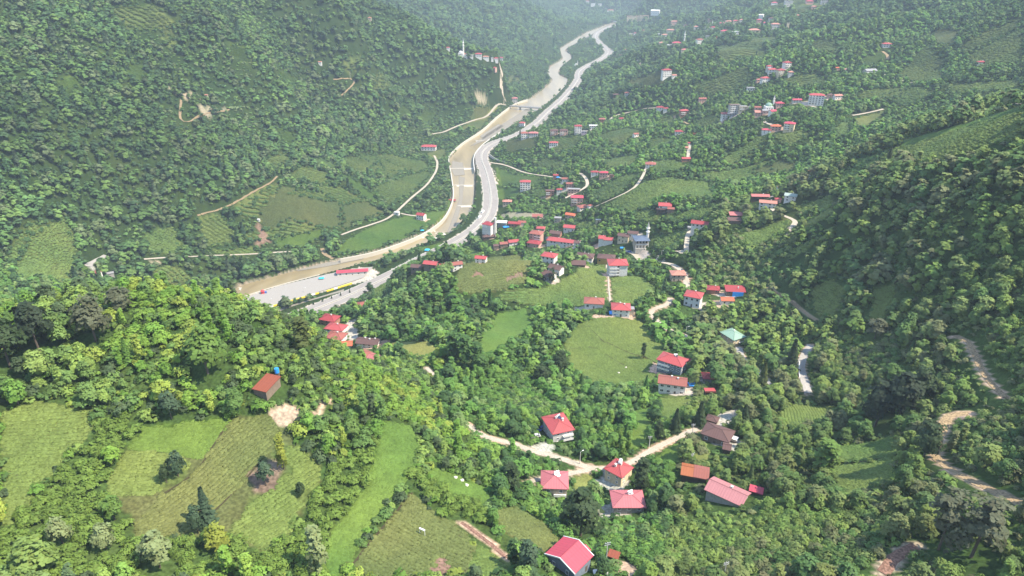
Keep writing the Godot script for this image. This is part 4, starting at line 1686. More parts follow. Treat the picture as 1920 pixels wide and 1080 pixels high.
	spot.append_array([Vector3(-278.1, 132.5, -1450), Vector3(-387.7, 191.7, -1150), Vector3(-506.9, 270.4, -1080), Vector3(-614.4, 282, -900), Vector3(-534.2, 223.9, -900)])
	spot.append_array([Vector3(-519.7, 196.1, -715), Vector3(-463.1, 136.6, -730), Vector3(-471, 121.3, -605), Vector3(-435.3, 89.4, -612), Vector3(-413.9, 53.3, -650)])
	spot.append_array([Vector3(-332, 22.5, -705), Vector3(-396.9, 58.5, -735), Vector3(-339.4, 52.4, -825), Vector3(-251.7, 28.5, -862), Vector3(-241.6, 41.7, -985)])
	spot.append_array([Vector3(-180.3, 11.4, -1085), Vector3(-361.2, 95.9, -1020), Vector3(-429.4, 137.8, -845), Vector3(-431.3, 164.7, -940), Vector3(-163.4, 7.7, -915)])
	spot.append_array([Vector3(-321.4, 13.8, -755), Vector3(-262.8, 5.9, -790), Vector3(-405.6, 60.6, -590), Vector3(-366.2, 32.9, -655), Vector3(-452, 87.8, -560)])
	spot.append_array([Vector3(-120, 170, -300), Vector3(-60, 120, -380), Vector3(-200, 150, -330), Vector3(-330, 120, -420), Vector3(-250, 60, -480)])
	spot.append_array([Vector3(-120, 55, -500), Vector3(-40, 40, -560), Vector3(-350, 200, -230), Vector3(-400, 210, -120), Vector3(-150, 215, 0)])
	spot.append_array([Vector3(100, 195, 20), Vector3(300, 200, 0), Vector3(-60, 195, -80), Vector3(150, 190, -90), Vector3(400, 215, -150)])
	spot.append_array([Vector3(500, 245, -300), Vector3(650, 275, -420), Vector3(650, 230, -650), Vector3(-900, 400, -700), Vector3(-900, 440, -1100)])
	spot.append_array([Vector3(-620, 330, -1500), Vector3(-700, 300, -1800), Vector3(-1200, 480, -2200), Vector3(-1000, 420, -3000), Vector3(-1200, 400, -4200)])
	spot.append_array([Vector3(-800, 380, -5200), Vector3(0, 330, -5600), Vector3(700, 330, -5700), Vector3(1500, 420, -5600), Vector3(2000, 480, -4800)])
	spot.append_array([Vector3(2000, 480, -3600), Vector3(1700, 440, -2800), Vector3(1700, 440, -2200), Vector3(1400, 420, -1600), Vector3(1200, 400, -1200)])
	spot.append_array([Vector3(1000, 380, -900), Vector3(900, 340, -500), Vector3(900, 300, -100), Vector3(800, 280, 100), Vector3(-230, 60, -1980)])
	spot.append_array([Vector3(-480, 150, -1980), Vector3(-430, 88, -545), Vector3(-560, 125, -480), Vector3(-520, 110, -540), Vector3(-800, 200, -400)])
	spot.append_array([Vector3(-800, 250, -100), Vector3(0, 250, -5000), Vector3(500, 150, -4700), Vector3(900, 260, -4400), Vector3(1300, 340, -4000)])
	spot.append_array([Vector3(2200, 500, -6000), Vector3(-1400, 500, -6000), Vector3(1050, 330, -3400), Vector3(700, 220, -3400), Vector3(-345.4, 3.5, -630.5)])
	spot.append_array([Vector3(-264, 3.5, -741.7), Vector3(-146.4, 3.5, -815.6), Vector3(-90.6, 3.5, -940.5), Vector3(-94.9, 3.5, -1080.2), Vector3(-111, 3.5, -1219.3)])
	spot.append_array([Vector3(-85.9, 3.5, -1356.5), Vector3(-48.2, 3.5, -1491.4), Vector3(-14.9, 3.5, -1627.4), Vector3(36.1, 3.5, -1756.9), Vector3(78.6, 3.5, -1890.3)])
	spot.append_array([Vector3(111.2, 3.5, -2026.6), Vector3(107.9, 3.5, -2165.5), Vector3(119.2, 3.5, -2305.2), Vector3(159.8, 3.5, -2439.4), Vector3(177, 3.5, -2577.4)])
	spot.append_array([Vector3(182.2, 3.5, -2717.5), Vector3(206.7, 3.5, -2854.6), Vector3(243, 3.5, -2990), Vector3(279.9, 3.5, -3125.2), Vector3(317.2, 3.5, -3260.3)])
	spot.append_array([Vector3(360.2, 3.5, -3393.5), Vector3(410.3, 3.5, -3524.4), Vector3(460.4, 3.5, -3655.3), Vector3(516.3, 3.5, -3783.7), Vector3(576, 3.5, -3910.5)])
	spot.append_array([Vector3(-321.5, 3.5, -612.3), Vector3(-240.9, 3.5, -712.2), Vector3(-138.8, 3.5, -793.4), Vector3(-63.8, 3.5, -897.9), Vector3(-58.9, 3.5, -1028.1)])
	spot.append_array([Vector3(-64.2, 3.5, -1158.6), Vector3(-62.4, 3.5, -1288.7), Vector3(-27.1, 3.5, -1414.3), Vector3(20.2, 3.5, -1536), Vector3(64, 3.5, -1659.1)])
	spot.append_array([Vector3(103.2, 3.5, -1783.6), Vector3(133.5, 3.5, -1910.7), Vector3(164.3, 3.5, -2037.7), Vector3(140.7, 3.5, -2164.5), Vector3(154.8, 3.5, -2294.1)])
	spot.append_array([Vector3(184.6, 3.5, -2421.1), Vector3(210.1, 3.5, -2548.3), Vector3(203.3, 3.5, -2678.8), Vector3(220.4, 3.5, -2806.4), Vector3(258, 3.5, -2931.5)])
	spot.append_array([Vector3(296.8, 3.5, -3056.3), Vector3(336.3, 3.5, -3180.8), Vector3(386.1, 3.5, -3301.3), Vector3(442, 3.5, -3419.4), Vector3(508.1, 3.5, -3530.6)])
	spot.append_array([Vector3(596.1, 3.5, -3627.2), Vector3(-261.8, 6.5, -567.9), Vector3(-171.2, 6.5, -672.9), Vector3(-91.4, 6.5, -786.3), Vector3(-35.4, 6.5, -912)])
	spot.append_array([Vector3(-35.7, 6.5, -1050.4), Vector3(-51.7, 6.5, -1188.3), Vector3(-30.1, 6.5, -1322.7), Vector3(35.6, 6.5, -1443.9), Vector3(76.4, 6.5, -1576.3)])
	spot.append_array([Vector3(113.1, 6.5, -1710.1), Vector3(147, 6.5, -1844.6), Vector3(176.1, 6.5, -1980.3), Vector3(198.9, 6.5, -2117.1), Vector3(226.5, 6.5, -2252.5)])
	spot.append_array([Vector3(274.9, 6.5, -2382.5), Vector3(318.1, 6.5, -2514.1), Vector3(348.6, 6.5, -2649.5), Vector3(348.4, 6.5, -2788.2), Vector3(348.4, 6.5, -2926.9)])
	spot.append_array([Vector3(351.6, 6.5, -3065.7), Vector3(370.6, 6.5, -3202.6), Vector3(400, 6.5, -3338.1), Vector3(446.4, 6.5, -3468.9), Vector3(492.8, 6.5, -3599.7)])

func river_axis(wider: float, level: float) -> Array:
	var o := []
	for r in [Vector3(-331.6, -625, 14.9), Vector3(-289.2, -693.4, 16.7), Vector3(-223.2, -745.2, 16.1), Vector3(-150.9, -796.3, 12), Vector3(-96, -865.6, 14.2), Vector3(-73, -958.2, 15.4), Vector3(-75.5, -1047.2, 16), Vector3(-82.2, -1136, 19.3), Vector3(-89.4, -1224.6, 21.6), Vector3(-79.1, -1304.6, 19.9), Vector3(-55.2, -1390.3, 19), Vector3(-30.1, -1471.4, 22.4), Vector3(-3.8, -1556.2, 29.5), Vector3(23.3, -1641, 33.2), Vector3(52.6, -1724.7, 31.1), Vector3(81.6, -1808.6, 26.8), Vector3(104.7, -1894.6, 24.4), Vector3(124.4, -1977.3, 24.4), Vector3(138.9, -2076, 23.2), Vector3(124.3, -2163.6, 16.5), Vector3(131.5, -2244.1, 17.3), Vector3(143.4, -2328, 16.5), Vector3(167.4, -2413.7, 14.8), Vector3(189.3, -2499.9, 15.3), Vector3(192.6, -2592.5, 15.2), Vector3(192.1, -2677.4, 12), Vector3(194.8, -2762, 12), Vector3(218.8, -2847.7, 13.5), Vector3(243.1, -2933.4, 14.8), Vector3(267.8, -3019, 16.5), Vector3(291.9, -3100.5, 18.2), Vector3(317.2, -3185.9, 19.8), Vector3(343.3, -3266.6, 23.9), Vector3(375.5, -3349.4, 30.2), Vector3(408.8, -3427.5, 33.6), Vector3(443.8, -3509.4, 36.9), Vector3(480.7, -3575.4, 50.5), Vector3(524, -3646.8, 66.5), Vector3(553.2, -3699.1, 70), Vector3(571.9, -3738.9, 70)]:
		o.append([r.x, r.y, level, r.z + wider - 1.0])
	return o

func highway_line() -> PackedVector2Array:
	return PackedVector2Array([Vector2(-261.8, -567.9), Vector2(-216.1, -621.1), Vector2(-181.3, -659.5), Vector2(-134.1, -721.7), Vector2(-97.2, -777.3), Vector2(-74, -813.2), Vector2(-49.3, -859.5), Vector2(-35.5, -910.6), Vector2(-31.1, -966.9), Vector2(-34.9, -1042.9), Vector2(-43.7, -1129.9), Vector2(-53.6, -1202.1), Vector2(-52.8, -1256.1), Vector2(-35.6, -1314.6), Vector2(16.1, -1391.4), Vector2(57.4, -1502.1), Vector2(85.6, -1612.1), Vector2(134.3, -1785.8), Vector2(185.4, -2023.5), Vector2(213.3, -2217.1), Vector2(309, -2473.9), Vector2(349.4, -2653.5), Vector2(347.6, -2893.7), Vector2(352.8, -3117.5), Vector2(397.4, -3330.7), Vector2(492.8, -3599.7)])

func highway_axis() -> Array:
	var o := []
	for q in resampled(highway_line(), 20.0):
		o.append([q.x, q.y, 6.0, 13.0])
	return o

func lower_valley() -> void:
	stamp_begin()
	var o := []
	for q in PackedVector2Array([Vector2(-286.5, -643.3), Vector2(-243.4, -677.1), Vector2(-213.6, -697.1), Vector2(-174.1, -722.5)]):
		o.append([q.x, q.y, 4.6, 26.0])
	stamp(o, 12.0)
	stamp_end(12.0, PAVED, -6.0, 2.0)

func fields() -> void:
	fill_poly(PackedVector2Array([Vector2(-131.1, -179.6), Vector2(-119.7, -184.6), Vector2(-116.3, -174.1), Vector2(-119, -171.2), Vector2(-120.3, -165.2), Vector2(-115.3, -152.5), Vector2(-104.2, -143.4), Vector2(-99.9, -136.2), Vector2(-114.6, -135), Vector2(-114.7, -119.2), Vector2(-120.8, -117.6), Vector2(-130.4, -131.5), Vector2(-131.8, -142.2), Vector2(-131, -156.2), Vector2(-132, -169.9)]), HAZEL)
	fill_poly(PackedVector2Array([Vector2(-125.7, -124.7), Vector2(-114.6, -135), Vector2(-90.5, -138.1), Vector2(-78.8, -144.3), Vector2(-66.6, -138), Vector2(-62.3, -144.9), Vector2(-58.3, -162.4), Vector2(-51.9, -148.9), Vector2(-51, -132.5), Vector2(-120.8, -117.6)]), HAZEL)
	fill_poly(PackedVector2Array([Vector2(-60.2, -170.9), Vector2(-52.7, -178.6), Vector2(-44.2, -191), Vector2(-45.4, -179.8), Vector2(-45.8, -166.8), Vector2(-52.2, -148.9), Vector2(-58.6, -162.3)]), HAZEL)
	fill_poly(PackedVector2Array([Vector2(26.4, -184.1), Vector2(47.5, -194.9), Vector2(86.7, -186.1), Vector2(120.9, -175.6), Vector2(103.4, -142.2), Vector2(34.5, -146.5)]), HAZEL)
	fill_poly(PackedVector2Array([Vector2(-21.3, -288), Vector2(6, -327.8), Vector2(27.3, -286.1), Vector2(13.6, -262), Vector2(-14.8, -263.8)]), HAZEL)
	fill_poly(PackedVector2Array([Vector2(148.2, -529.9), Vector2(182.5, -541), Vector2(224.7, -528.1), Vector2(195.5, -442.1), Vector2(179.5, -434.8), Vector2(169.5, -474.5), Vector2(142, -491.3)]), HAZEL)
	fill_poly(PackedVector2Array([Vector2(-31.9, -181.4), Vector2(-22.8, -177.2), Vector2(-7.2, -170.8), Vector2(-9.7, -156.6), Vector2(-20, -164.8), Vector2(-34.5, -174.7)]), HAZEL)
	fill_poly(PackedVector2Array([Vector2(18.6, -921.9), Vector2(71.5, -888), Vector2(69.4, -855.9), Vector2(17.9, -881.1)]), HAZEL)
	fill_poly(PackedVector2Array([Vector2(77.6, -756.9), Vector2(103.7, -703.6), Vector2(101.3, -684), Vector2(72.6, -733.5)]), HAZEL)
	fill_poly(PackedVector2Array([Vector2(184, -345.8), Vector2(204.2, -322.4), Vector2(189.3, -281.9), Vector2(163.7, -298.2)]), HAZEL)
	fill_poly(PackedVector2Array([Vector2(201.8, -260.5), Vector2(214.2, -250.6), Vector2(168.6, -181.1), Vector2(154.6, -183.8), Vector2(180.3, -221.1)]), HAZEL)
	fill_poly(PackedVector2Array([Vector2(-118.7, -171.3), Vector2(-118.2, -180.8), Vector2(-92.3, -185.6), Vector2(-77.9, -188.8), Vector2(-68.8, -179.4), Vector2(-60.4, -173.4), Vector2(-58, -162.4), Vector2(-62.5, -153.9), Vector2(-62.9, -144.4), Vector2(-67.4, -138.2), Vector2(-78.8, -144.3), Vector2(-90.6, -139.8), Vector2(-99.3, -135.9), Vector2(-104.2, -143.4), Vector2(-115.2, -153.1), Vector2(-119.7, -160.7)]), OLIVE)
	field(TEA, PackedVector2Array([Vector2(-158.4, -176.4), Vector2(-153.1, -183.6), Vector2(-133.7, -183.5), Vector2(-131.3, -179.5), Vector2(-132.3, -170.5), Vector2(-133.9, -164.7), Vector2(-133.3, -157.3), Vector2(-132.4, -143.2), Vector2(-131.1, -132.5)]), "pale smooth tea field at the left edge above the hazel belt", 20)
	field(GRASS, PackedVector2Array([Vector2(-118.2, -180.8), Vector2(-93.2, -185.5), Vector2(-90.5, -185), Vector2(-94.2, -175.5), Vector2(-96.6, -169.4), Vector2(-103.3, -171.2), Vector2(-118.7, -171.3)]), "bright green sward below the wooded ridge", 0)
	field(TEA, PackedVector2Array([Vector2(-118.7, -171.3), Vector2(-103.3, -171.2), Vector2(-98.1, -167.3), Vector2(-97.4, -161.9), Vector2(-104.3, -156.2), Vector2(-115.4, -153.5), Vector2(-119.7, -160.7)]), "tea plot with combed rows between the hazel belt and the bushy clump", 8)
	field(OLIVE, PackedVector2Array([Vector2(-91.8, -184.8), Vector2(-80.3, -188.3), Vector2(-76.4, -183.1), Vector2(-77, -174.1), Vector2(-81.3, -162.8), Vector2(-85.9, -151.5), Vector2(-90.9, -140.6), Vector2(-99.5, -136.3), Vector2(-104.2, -143.4), Vector2(-102.5, -155.4), Vector2(-96, -165), Vector2(-93.8, -175.5)]), "long olive tea strip running downhill from the sandy yard", 60)
	field(TEA, PackedVector2Array([Vector2(-73.9, -176.6), Vector2(-68.6, -178.8), Vector2(-60.9, -172.8), Vector2(-58.8, -163.2), Vector2(-62.4, -154.9), Vector2(-63, -144.8), Vector2(-67.6, -138.8), Vector2(-79.2, -145.3), Vector2(-77, -155.6), Vector2(-75.4, -158.8), Vector2(-69.5, -169.2), Vector2(-75.3, -173.9)]), "tea plot east of the bare brown patch", 50)
	field(GRASS, PackedVector2Array([Vector2(-45.3, -202.3), Vector2(-37.1, -206.7), Vector2(-31.1, -191.8), Vector2(-34.1, -174.8), Vector2(-42.5, -155.1), Vector2(-45.4, -133.5), Vector2(-51, -132.5), Vector2(-52.2, -148.9), Vector2(-46, -166.3), Vector2(-45.1, -180.4)]), "long bright green grass strip between hazels and the dark tea", 0)
	field(OLIVE, PackedVector2Array([Vector2(-32.2, -170.2), Vector2(-26.7, -165.4), Vector2(-16.3, -159.3), Vector2(-10.9, -150), Vector2(-12.9, -137.2), Vector2(-44.3, -133.6), Vector2(-40.3, -149.8), Vector2(-35.5, -160.9)]), "olive tea field with white wooden frame standing in it", 150)
	field(PLOWED, PackedVector2Array([Vector2(-20.2, -145.7), Vector2(-17.7, -141.8), Vector2(-15.2, -137.1), Vector2(-23.9, -136.5)]), "freshly dug vegetable patch", 0)
	field(TEA, PackedVector2Array([Vector2(-9.7, -150.9), Vector2(-1.8, -145.4), Vector2(0, -138.4), Vector2(-12.9, -137.2)]), "small green plot of bushes with neat rows at the bottom edge", 20)
	field(GRASS, PackedVector2Array([Vector2(-31.9, -183.9), Vector2(-14.7, -186.9), Vector2(-6.1, -180.8), Vector2(-7.3, -171.8), Vector2(-17.2, -171.7), Vector2(-23.2, -177.6)]), "bright grass bank with pale boulders", 0)
	field(OLIVE, PackedVector2Array([Vector2(-6.9, -170), Vector2(2.2, -178.9), Vector2(15.6, -168.4), Vector2(15.8, -154.1), Vector2(8, -152.7), Vector2(-2.4, -158.3)]), "olive meadow above the blue grey cottage", 0)
	field(GRASS, PackedVector2Array([Vector2(-20.5, -337.2), Vector2(-10.7, -441.3), Vector2(9.8, -451.7), Vector2(13.9, -418.9), Vector2(0, -367.1), Vector2(-14.5, -338.2)]), "bright green furrowed slope in the ravine", 0)
	field(TEA, PackedVector2Array([Vector2(-6, -469.9), Vector2(24.8, -484.5), Vector2(52.3, -516.2), Vector2(87.3, -631.1), Vector2(93.8, -619.5), Vector2(68.1, -437.5), Vector2(50.1, -429.2), Vector2(31.1, -450.4), Vector2(4, -459.8), Vector2(-11.9, -460.2)]), "large tea field west of the white garden path", 10)
	field(TEA, PackedVector2Array([Vector2(78.8, -502.5), Vector2(104.4, -514), Vector2(109.7, -461.5), Vector2(88.9, -440), Vector2(83.8, -429.7), Vector2(69.8, -433.5)]), "tea field below the tall four storey block", 0)
	field(TEA, PackedVector2Array([Vector2(55, -406.8), Vector2(84.7, -403.8), Vector2(92.3, -367.7), Vector2(91.3, -350.7), Vector2(79.9, -326.7), Vector2(59.8, -326.4), Vector2(45.3, -330.1), Vector2(35.1, -346.3), Vector2(32.3, -379.4), Vector2(45.9, -404.1)]), "broad tea spur with dark footpaths across it", 15)
	field(OLIVE, PackedVector2Array([Vector2(-42.7, -462.8), Vector2(-32.8, -714.1), Vector2(8.9, -708.3), Vector2(19, -527.9), Vector2(12.4, -486.6), Vector2(-11.2, -468.8), Vector2(-31.6, -460.8)]), "olive tea field with bare brown strips on the lower spur", 30)
	field(TEA, PackedVector2Array([Vector2(78.6, -305.8), Vector2(93.5, -307.6), Vector2(90.9, -289.2), Vector2(72.9, -265.1), Vector2(70.3, -275.9)]), "little tea terrace below the white house with brown roof", 0)
	field(GRASS, PackedVector2Array([Vector2(57.9, -227.1), Vector2(70.6, -241.2), Vector2(73.6, -232.7), Vector2(66, -224.3)]), "bright bean field beside the lane", 0)
	field(GRASS, PackedVector2Array([Vector2(61.2, -287.4), Vector2(71.8, -290.6), Vector2(59, -241.8), Vector2(49.9, -234.9)]), "grass strip above the lane", 0)
	field(MEADOW, PackedVector2Array([Vector2(24.7, -224.6), Vector2(32.3, -225.8), Vector2(31.4, -213.1), Vector2(25.3, -211.8)]), "pale bare garden beside the beige house", 0)
	field(MEADOW, PackedVector2Array([Vector2(76.2, -232.7), Vector2(82.1, -229.9), Vector2(77.9, -222), Vector2(74, -223.5)]), "pale bare garden above the rusty barn", 0)
	field(TEA, PackedVector2Array([Vector2(127.4, -271.5), Vector2(139.4, -283), Vector2(157, -277.4), Vector2(151.7, -268.7), Vector2(131.7, -257.9), Vector2(122.5, -254.5)]), "rounded tea plot with strong vertical rows", 80)
	field(TEA, PackedVector2Array([Vector2(139.1, -240.8), Vector2(162.6, -234.5), Vector2(152.1, -216.4), Vector2(144, -218.3), Vector2(131.6, -223.4)]), "tea strip under the black tree group", 15)
	field(TEA, PackedVector2Array([Vector2(129.5, -223.3), Vector2(143, -216.3), Vector2(151.4, -217.8), Vector2(137.8, -194.5), Vector2(121.1, -191.6)]), "shaded garden plot below the tea strip", 15)
	field(TEA, PackedVector2Array([Vector2(304.3, -573.4), Vector2(322.7, -523.5), Vector2(316.4, -434.5), Vector2(296.8, -401.6), Vector2(276.3, -441.1), Vector2(282.4, -518.4)]), "striped tea rows on the crest of the right hill", 160)
	field(GRASS, PackedVector2Array([Vector2(318.7, -571.4), Vector2(333.6, -518.6), Vector2(338.7, -467.3), Vector2(318, -436.9), Vector2(321.8, -498.9), Vector2(311.4, -549.2)]), "bright grass strip along the very crest of the right hill", 0)
	field(TEA, PackedVector2Array([Vector2(299.2, -596.6), Vector2(304.3, -573.4), Vector2(295.5, -538.5), Vector2(286.9, -568.5)]), "striped tea rows lower on the right crest", 160)
	field(TEA, PackedVector2Array([Vector2(201, -418.7), Vector2(210.8, -414.5), Vector2(210.6, -390.1), Vector2(195, -372.2), Vector2(192.7, -387.7)]), "small tea terrace in the shaded wood", 10)
	field(TEA, PackedVector2Array([Vector2(215, -371.5), Vector2(216.4, -352.2), Vector2(205.6, -337.3), Vector2(202.2, -345)]), "narrow terrace of rows in the shaded wood", 10)
	field(TEA, PackedVector2Array([Vector2(185.9, -537.8), Vector2(237.9, -553.2), Vector2(233, -532.1), Vector2(195.9, -510.8)]), "tea strip beside the winding lane", 0)
	field(TEA, PackedVector2Array([Vector2(140, -649.5), Vector2(169, -629.4), Vector2(155.6, -571.1), Vector2(138.2, -637.2)]), "smooth tea slope behind the mosque", 0)
	field(TEA, PackedVector2Array([Vector2(157.2, -667.1), Vector2(199.5, -650.7), Vector2(238.1, -646.1), Vector2(232.1, -614.6), Vector2(189.6, -631.4), Vector2(156.4, -656.9)]), "long curved tea band above the bright red roofed house", 0)
	field(TEA, PackedVector2Array([Vector2(114, -785.3), Vector2(146.3, -798.5), Vector2(189.8, -799.1), Vector2(226.8, -771.4), Vector2(211.4, -675.7), Vector2(160.3, -712.5), Vector2(130.5, -699)]), "wide hollow of tea on the middle slope", 0)
	field(TEA, PackedVector2Array([Vector2(102.6, -884.7), Vector2(151.9, -873.9), Vector2(161.8, -839.3), Vector2(128.4, -801.6), Vector2(108.2, -814.6)]), "striped tea bank beside the dirt track", 0)
	field(GRASS, PackedVector2Array([Vector2(-27.3, -1158.3), Vector2(41.3, -1042.8), Vector2(47, -983.3), Vector2(-25.2, -1057)]), "green meadow between highway and village", 0)
	field(OLIVE, PackedVector2Array([Vector2(-20.7, -1335), Vector2(38, -1227.6), Vector2(46.1, -1188.3), Vector2(-9.4, -1206.6)]), "dark brown tea patch in the river meadow", 0)
	field(TEA, PackedVector2Array([Vector2(60.5, -1203.8), Vector2(128, -1186.3), Vector2(106.1, -1138.8), Vector2(71.6, -1147.3)]), "tea patch east of the lone meadow house", 0)
	field(OLIVE, PackedVector2Array([Vector2(241.2, -1597.2), Vector2(312.3, -1617.9), Vector2(282.4, -1332.7), Vector2(245.9, -1366)]), "dark tea field below the four storey house", 0)
	field(MEADOW, PackedVector2Array([Vector2(433.3, -885), Vector2(475.6, -900.7), Vector2(453.6, -849.8), Vector2(397, -796.2)]), "yellow green meadow on the right hillside", 0)
	field(TEA, PackedVector2Array([Vector2(567.2, -1058.3), Vector2(642.3, -1133), Vector2(620.7, -1038.1), Vector2(564.4, -937.9), Vector2(545.5, -936.9)]), "cone shaped hill covered with tea", 0)
	field(TEA, PackedVector2Array([Vector2(637.5, -1019.5), Vector2(704.4, -1018.9), Vector2(630.2, -892.5), Vector2(606.4, -929.8)]), "terraced tea at the right edge", 0)
	field(TEA, PackedVector2Array([Vector2(821, -2506), Vector2(806.6, -1888.7), Vector2(731.3, -1822.2), Vector2(678.6, -1972.5)]), "pale meadow at the top right", 0)
	field(TEA, PackedVector2Array([Vector2(556.9, -1667), Vector2(608.7, -1678.3), Vector2(506.5, -1415.1), Vector2(498.8, -1552.8)]), "green field behind the round terrace", 0)
	field(TEA, PackedVector2Array([Vector2(552, -1353.9), Vector2(581.9, -1310.9), Vector2(528.4, -1173.3), Vector2(492.8, -1181.2)]), "field in the upper right wood", 0)
	field(TEA, PackedVector2Array([Vector2(-437.3, -551.7), Vector2(-446.9, -603.6), Vector2(-447.9, -664.2), Vector2(-415.6, -606.5), Vector2(-403.8, -565.4), Vector2(-417.2, -529.1)]), "large pale tea slope at the foot of the west hillside", 0)
	field(GRASS, PackedVector2Array([Vector2(-419.8, -619.1), Vector2(-412.4, -621.9), Vector2(-408.9, -604.7), Vector2(-413.6, -603.2)]), "bright grass corner next to the large west tea slope", 0)
	field(TEA, PackedVector2Array([Vector2(-372.2, -777.7), Vector2(-355.9, -797.4), Vector2(-337.3, -791.4), Vector2(-337.4, -769.8), Vector2(-356.7, -744.8)]), "west hillside tea plot with fine rows", 0)
	field(OLIVE, PackedVector2Array([Vector2(-327.2, -830.8), Vector2(-310.8, -887.8), Vector2(-266.9, -901.7), Vector2(-231.6, -898.2), Vector2(-221.1, -843.7), Vector2(-272.4, -833.8), Vector2(-298, -809.7), Vector2(-318.5, -818.8)]), "wide olive tea slope above the river on the west bank", 0)
	field(GRASS, PackedVector2Array([Vector2(-260.9, -978.1), Vector2(-233.5, -982.9), Vector2(-183.3, -940.8), Vector2(-202.4, -932.1)]), "bright green strip across the west slope", 0)
	field(OLIVE, PackedVector2Array([Vector2(-230.8, -894.3), Vector2(-201.9, -929.2), Vector2(-175.9, -911.1), Vector2(-217.5, -842.5)]), "dark tea field by the west bank road", 0)
	field(TEA, PackedVector2Array([Vector2(-202.6, -977), Vector2(-172.7, -1091.2), Vector2(-143.2, -1134.9), Vector2(-130.2, -1112.8), Vector2(-156.1, -983.5), Vector2(-173, -940.8)]), "tea slope above the west bank road", 0)
	field(GRASS, PackedVector2Array([Vector2(-219.7, -778.8), Vector2(-214.8, -810.9), Vector2(-161.4, -901.3), Vector2(-135.3, -926.9), Vector2(-95.6, -944.4), Vector2(-94.4, -996.6), Vector2(-89.7, -955.4), Vector2(-104, -896.5), Vector2(-141.3, -835.5), Vector2(-173, -800.9)]), "flat green meadow inside the river bend", 0)
	field(TEA, PackedVector2Array([Vector2(-255.8, -1099.8), Vector2(-210.1, -1170.6), Vector2(-149.1, -1189.2), Vector2(-136.9, -1142.7), Vector2(-190.8, -1098.9)]), "west bank tea slope with hedges", 0)
	field(GRASS, PackedVector2Array([Vector2(-223.5, -1351.8), Vector2(-181.7, -1499.7), Vector2(-159.5, -1497.1), Vector2(-206, -1349)]), "light patch in the west wood", 0)
	field(TEA, PackedVector2Array([Vector2(-550.7, -1011.7), Vector2(-504.5, -1057.3), Vector2(-473, -1054.3), Vector2(-512.1, -999.7)]), "high meadow in the west forest", 0)
	field(GRASS, PackedVector2Array([Vector2(-530.5, -917.7), Vector2(-509, -911.6), Vector2(-513.5, -894.1)]), "bright clearing in the west forest", 0)
	field(GRASS, PackedVector2Array([Vector2(-364, -1034.8), Vector2(-328.5, -1054.1), Vector2(-330.5, -1029.8)]), "narrow bright clearing in the west forest", 0)
	field(SCAR, PackedVector2Array([Vector2(-455.2, -929.4), Vector2(-446.2, -945.3), Vector2(-428.8, -979.5), Vector2(-433.2, -942.4)]), "bare pale landslip in the west forest", 0)
	field(SCAR, PackedVector2Array([Vector2(-424.3, -947.9), Vector2(-412.3, -974.9), Vector2(-402.9, -1003.1), Vector2(-410.5, -936.7)]), "second pale landslip in the west forest", 0)
	field(SCAR, PackedVector2Array([Vector2(-83.7, -1595.2), Vector2(-54.8, -1620.3), Vector2(-60.5, -1600.1), Vector2(-79.9, -1580.8)]), "tan cutting above the bridge road", 0)
	field(MEADOW, PackedVector2Array([Vector2(-82.8, -1561.7), Vector2(-27.3, -1640.4), Vector2(-61.4, -1455.2), Vector2(-109, -1417.7)]), "dry grass bank under the bridge road", 0)
	field(MEADOW, PackedVector2Array([Vector2(-155.3, -1244.8), Vector2(-122, -1286.3), Vector2(-117.8, -1236), Vector2(-136.7, -1203.7)]), "dry grass behind the west river wall", 0)
	field(TEA, PackedVector2Array([Vector2(-402, -707.8), Vector2(-390.9, -747.2), Vector2(-375.6, -733.7), Vector2(-367.1, -699.4), Vector2(-386.3, -683.6)]), "small tea plot under the west bank lane", 0)
	field(TEA, PackedVector2Array([Vector2(-378, -666.9), Vector2(-359.1, -677.8), Vector2(-342.4, -680.3), Vector2(-366.7, -651)]), "dark green plot below the west bank lane", 0)
	field(GRASS, PackedVector2Array([Vector2(-134.3, -807.4), Vector2(-77.6, -815.6), Vector2(-37.4, -749.5), Vector2(-38.3, -610.2), Vector2(-90.3, -773.1)]), "green hillside field above the highway ramp", 0)
	field(TEA, PackedVector2Array([Vector2(75, -799.4), Vector2(99, -759.7), Vector2(94.6, -730.8), Vector2(77.9, -760.6)]), "green plot north of the hazel rows", 0)
	field(SCAR, PackedVector2Array([Vector2(-14.8, -914.9), Vector2(42.4, -871.7), Vector2(41.5, -849), Vector2(-14.3, -877.1)]), "bare earth terrace behind the workshops", 0)
	field(MEADOW, PackedVector2Array([Vector2(-84, -394.7), Vector2(-50.8, -358), Vector2(-40, -330.8), Vector2(-53.4, -330.6), Vector2(-75.4, -366.8)]), "light meadow beside the brown roofed house", 0)
	field(TEA, PackedVector2Array([Vector2(-154.9, -700.8), Vector2(-135.3, -709.5), Vector2(-113.9, -589.8), Vector2(-138.3, -618.7)]), "tea patch on the steep bank above the parking ground", 0)
	field(TEA, PackedVector2Array([Vector2(464.1, -1716.1), Vector2(521.3, -1553.5), Vector2(480.5, -1361.6), Vector2(389.8, -1374.6)]), "pale green field below the round terrace", 0)
	field(TEA, PackedVector2Array([Vector2(253.8, -831.1), Vector2(304.9, -859.2), Vector2(313.4, -841.2), Vector2(261.6, -807.5)]), "long slanting tea strip on the middle slope", 0)
	field(TEA, PackedVector2Array([Vector2(454.8, -954.5), Vector2(489.5, -970.8), Vector2(537.3, -955), Vector2(505.2, -919.6)]), "dusky tea slope right of the large white block", 0)
	field(TEA, PackedVector2Array([Vector2(554.7, -917.4), Vector2(590, -832.1), Vector2(555.1, -780.6), Vector2(543.3, -880.8)]), "tea slope below the terraced fields at the right edge", 0)
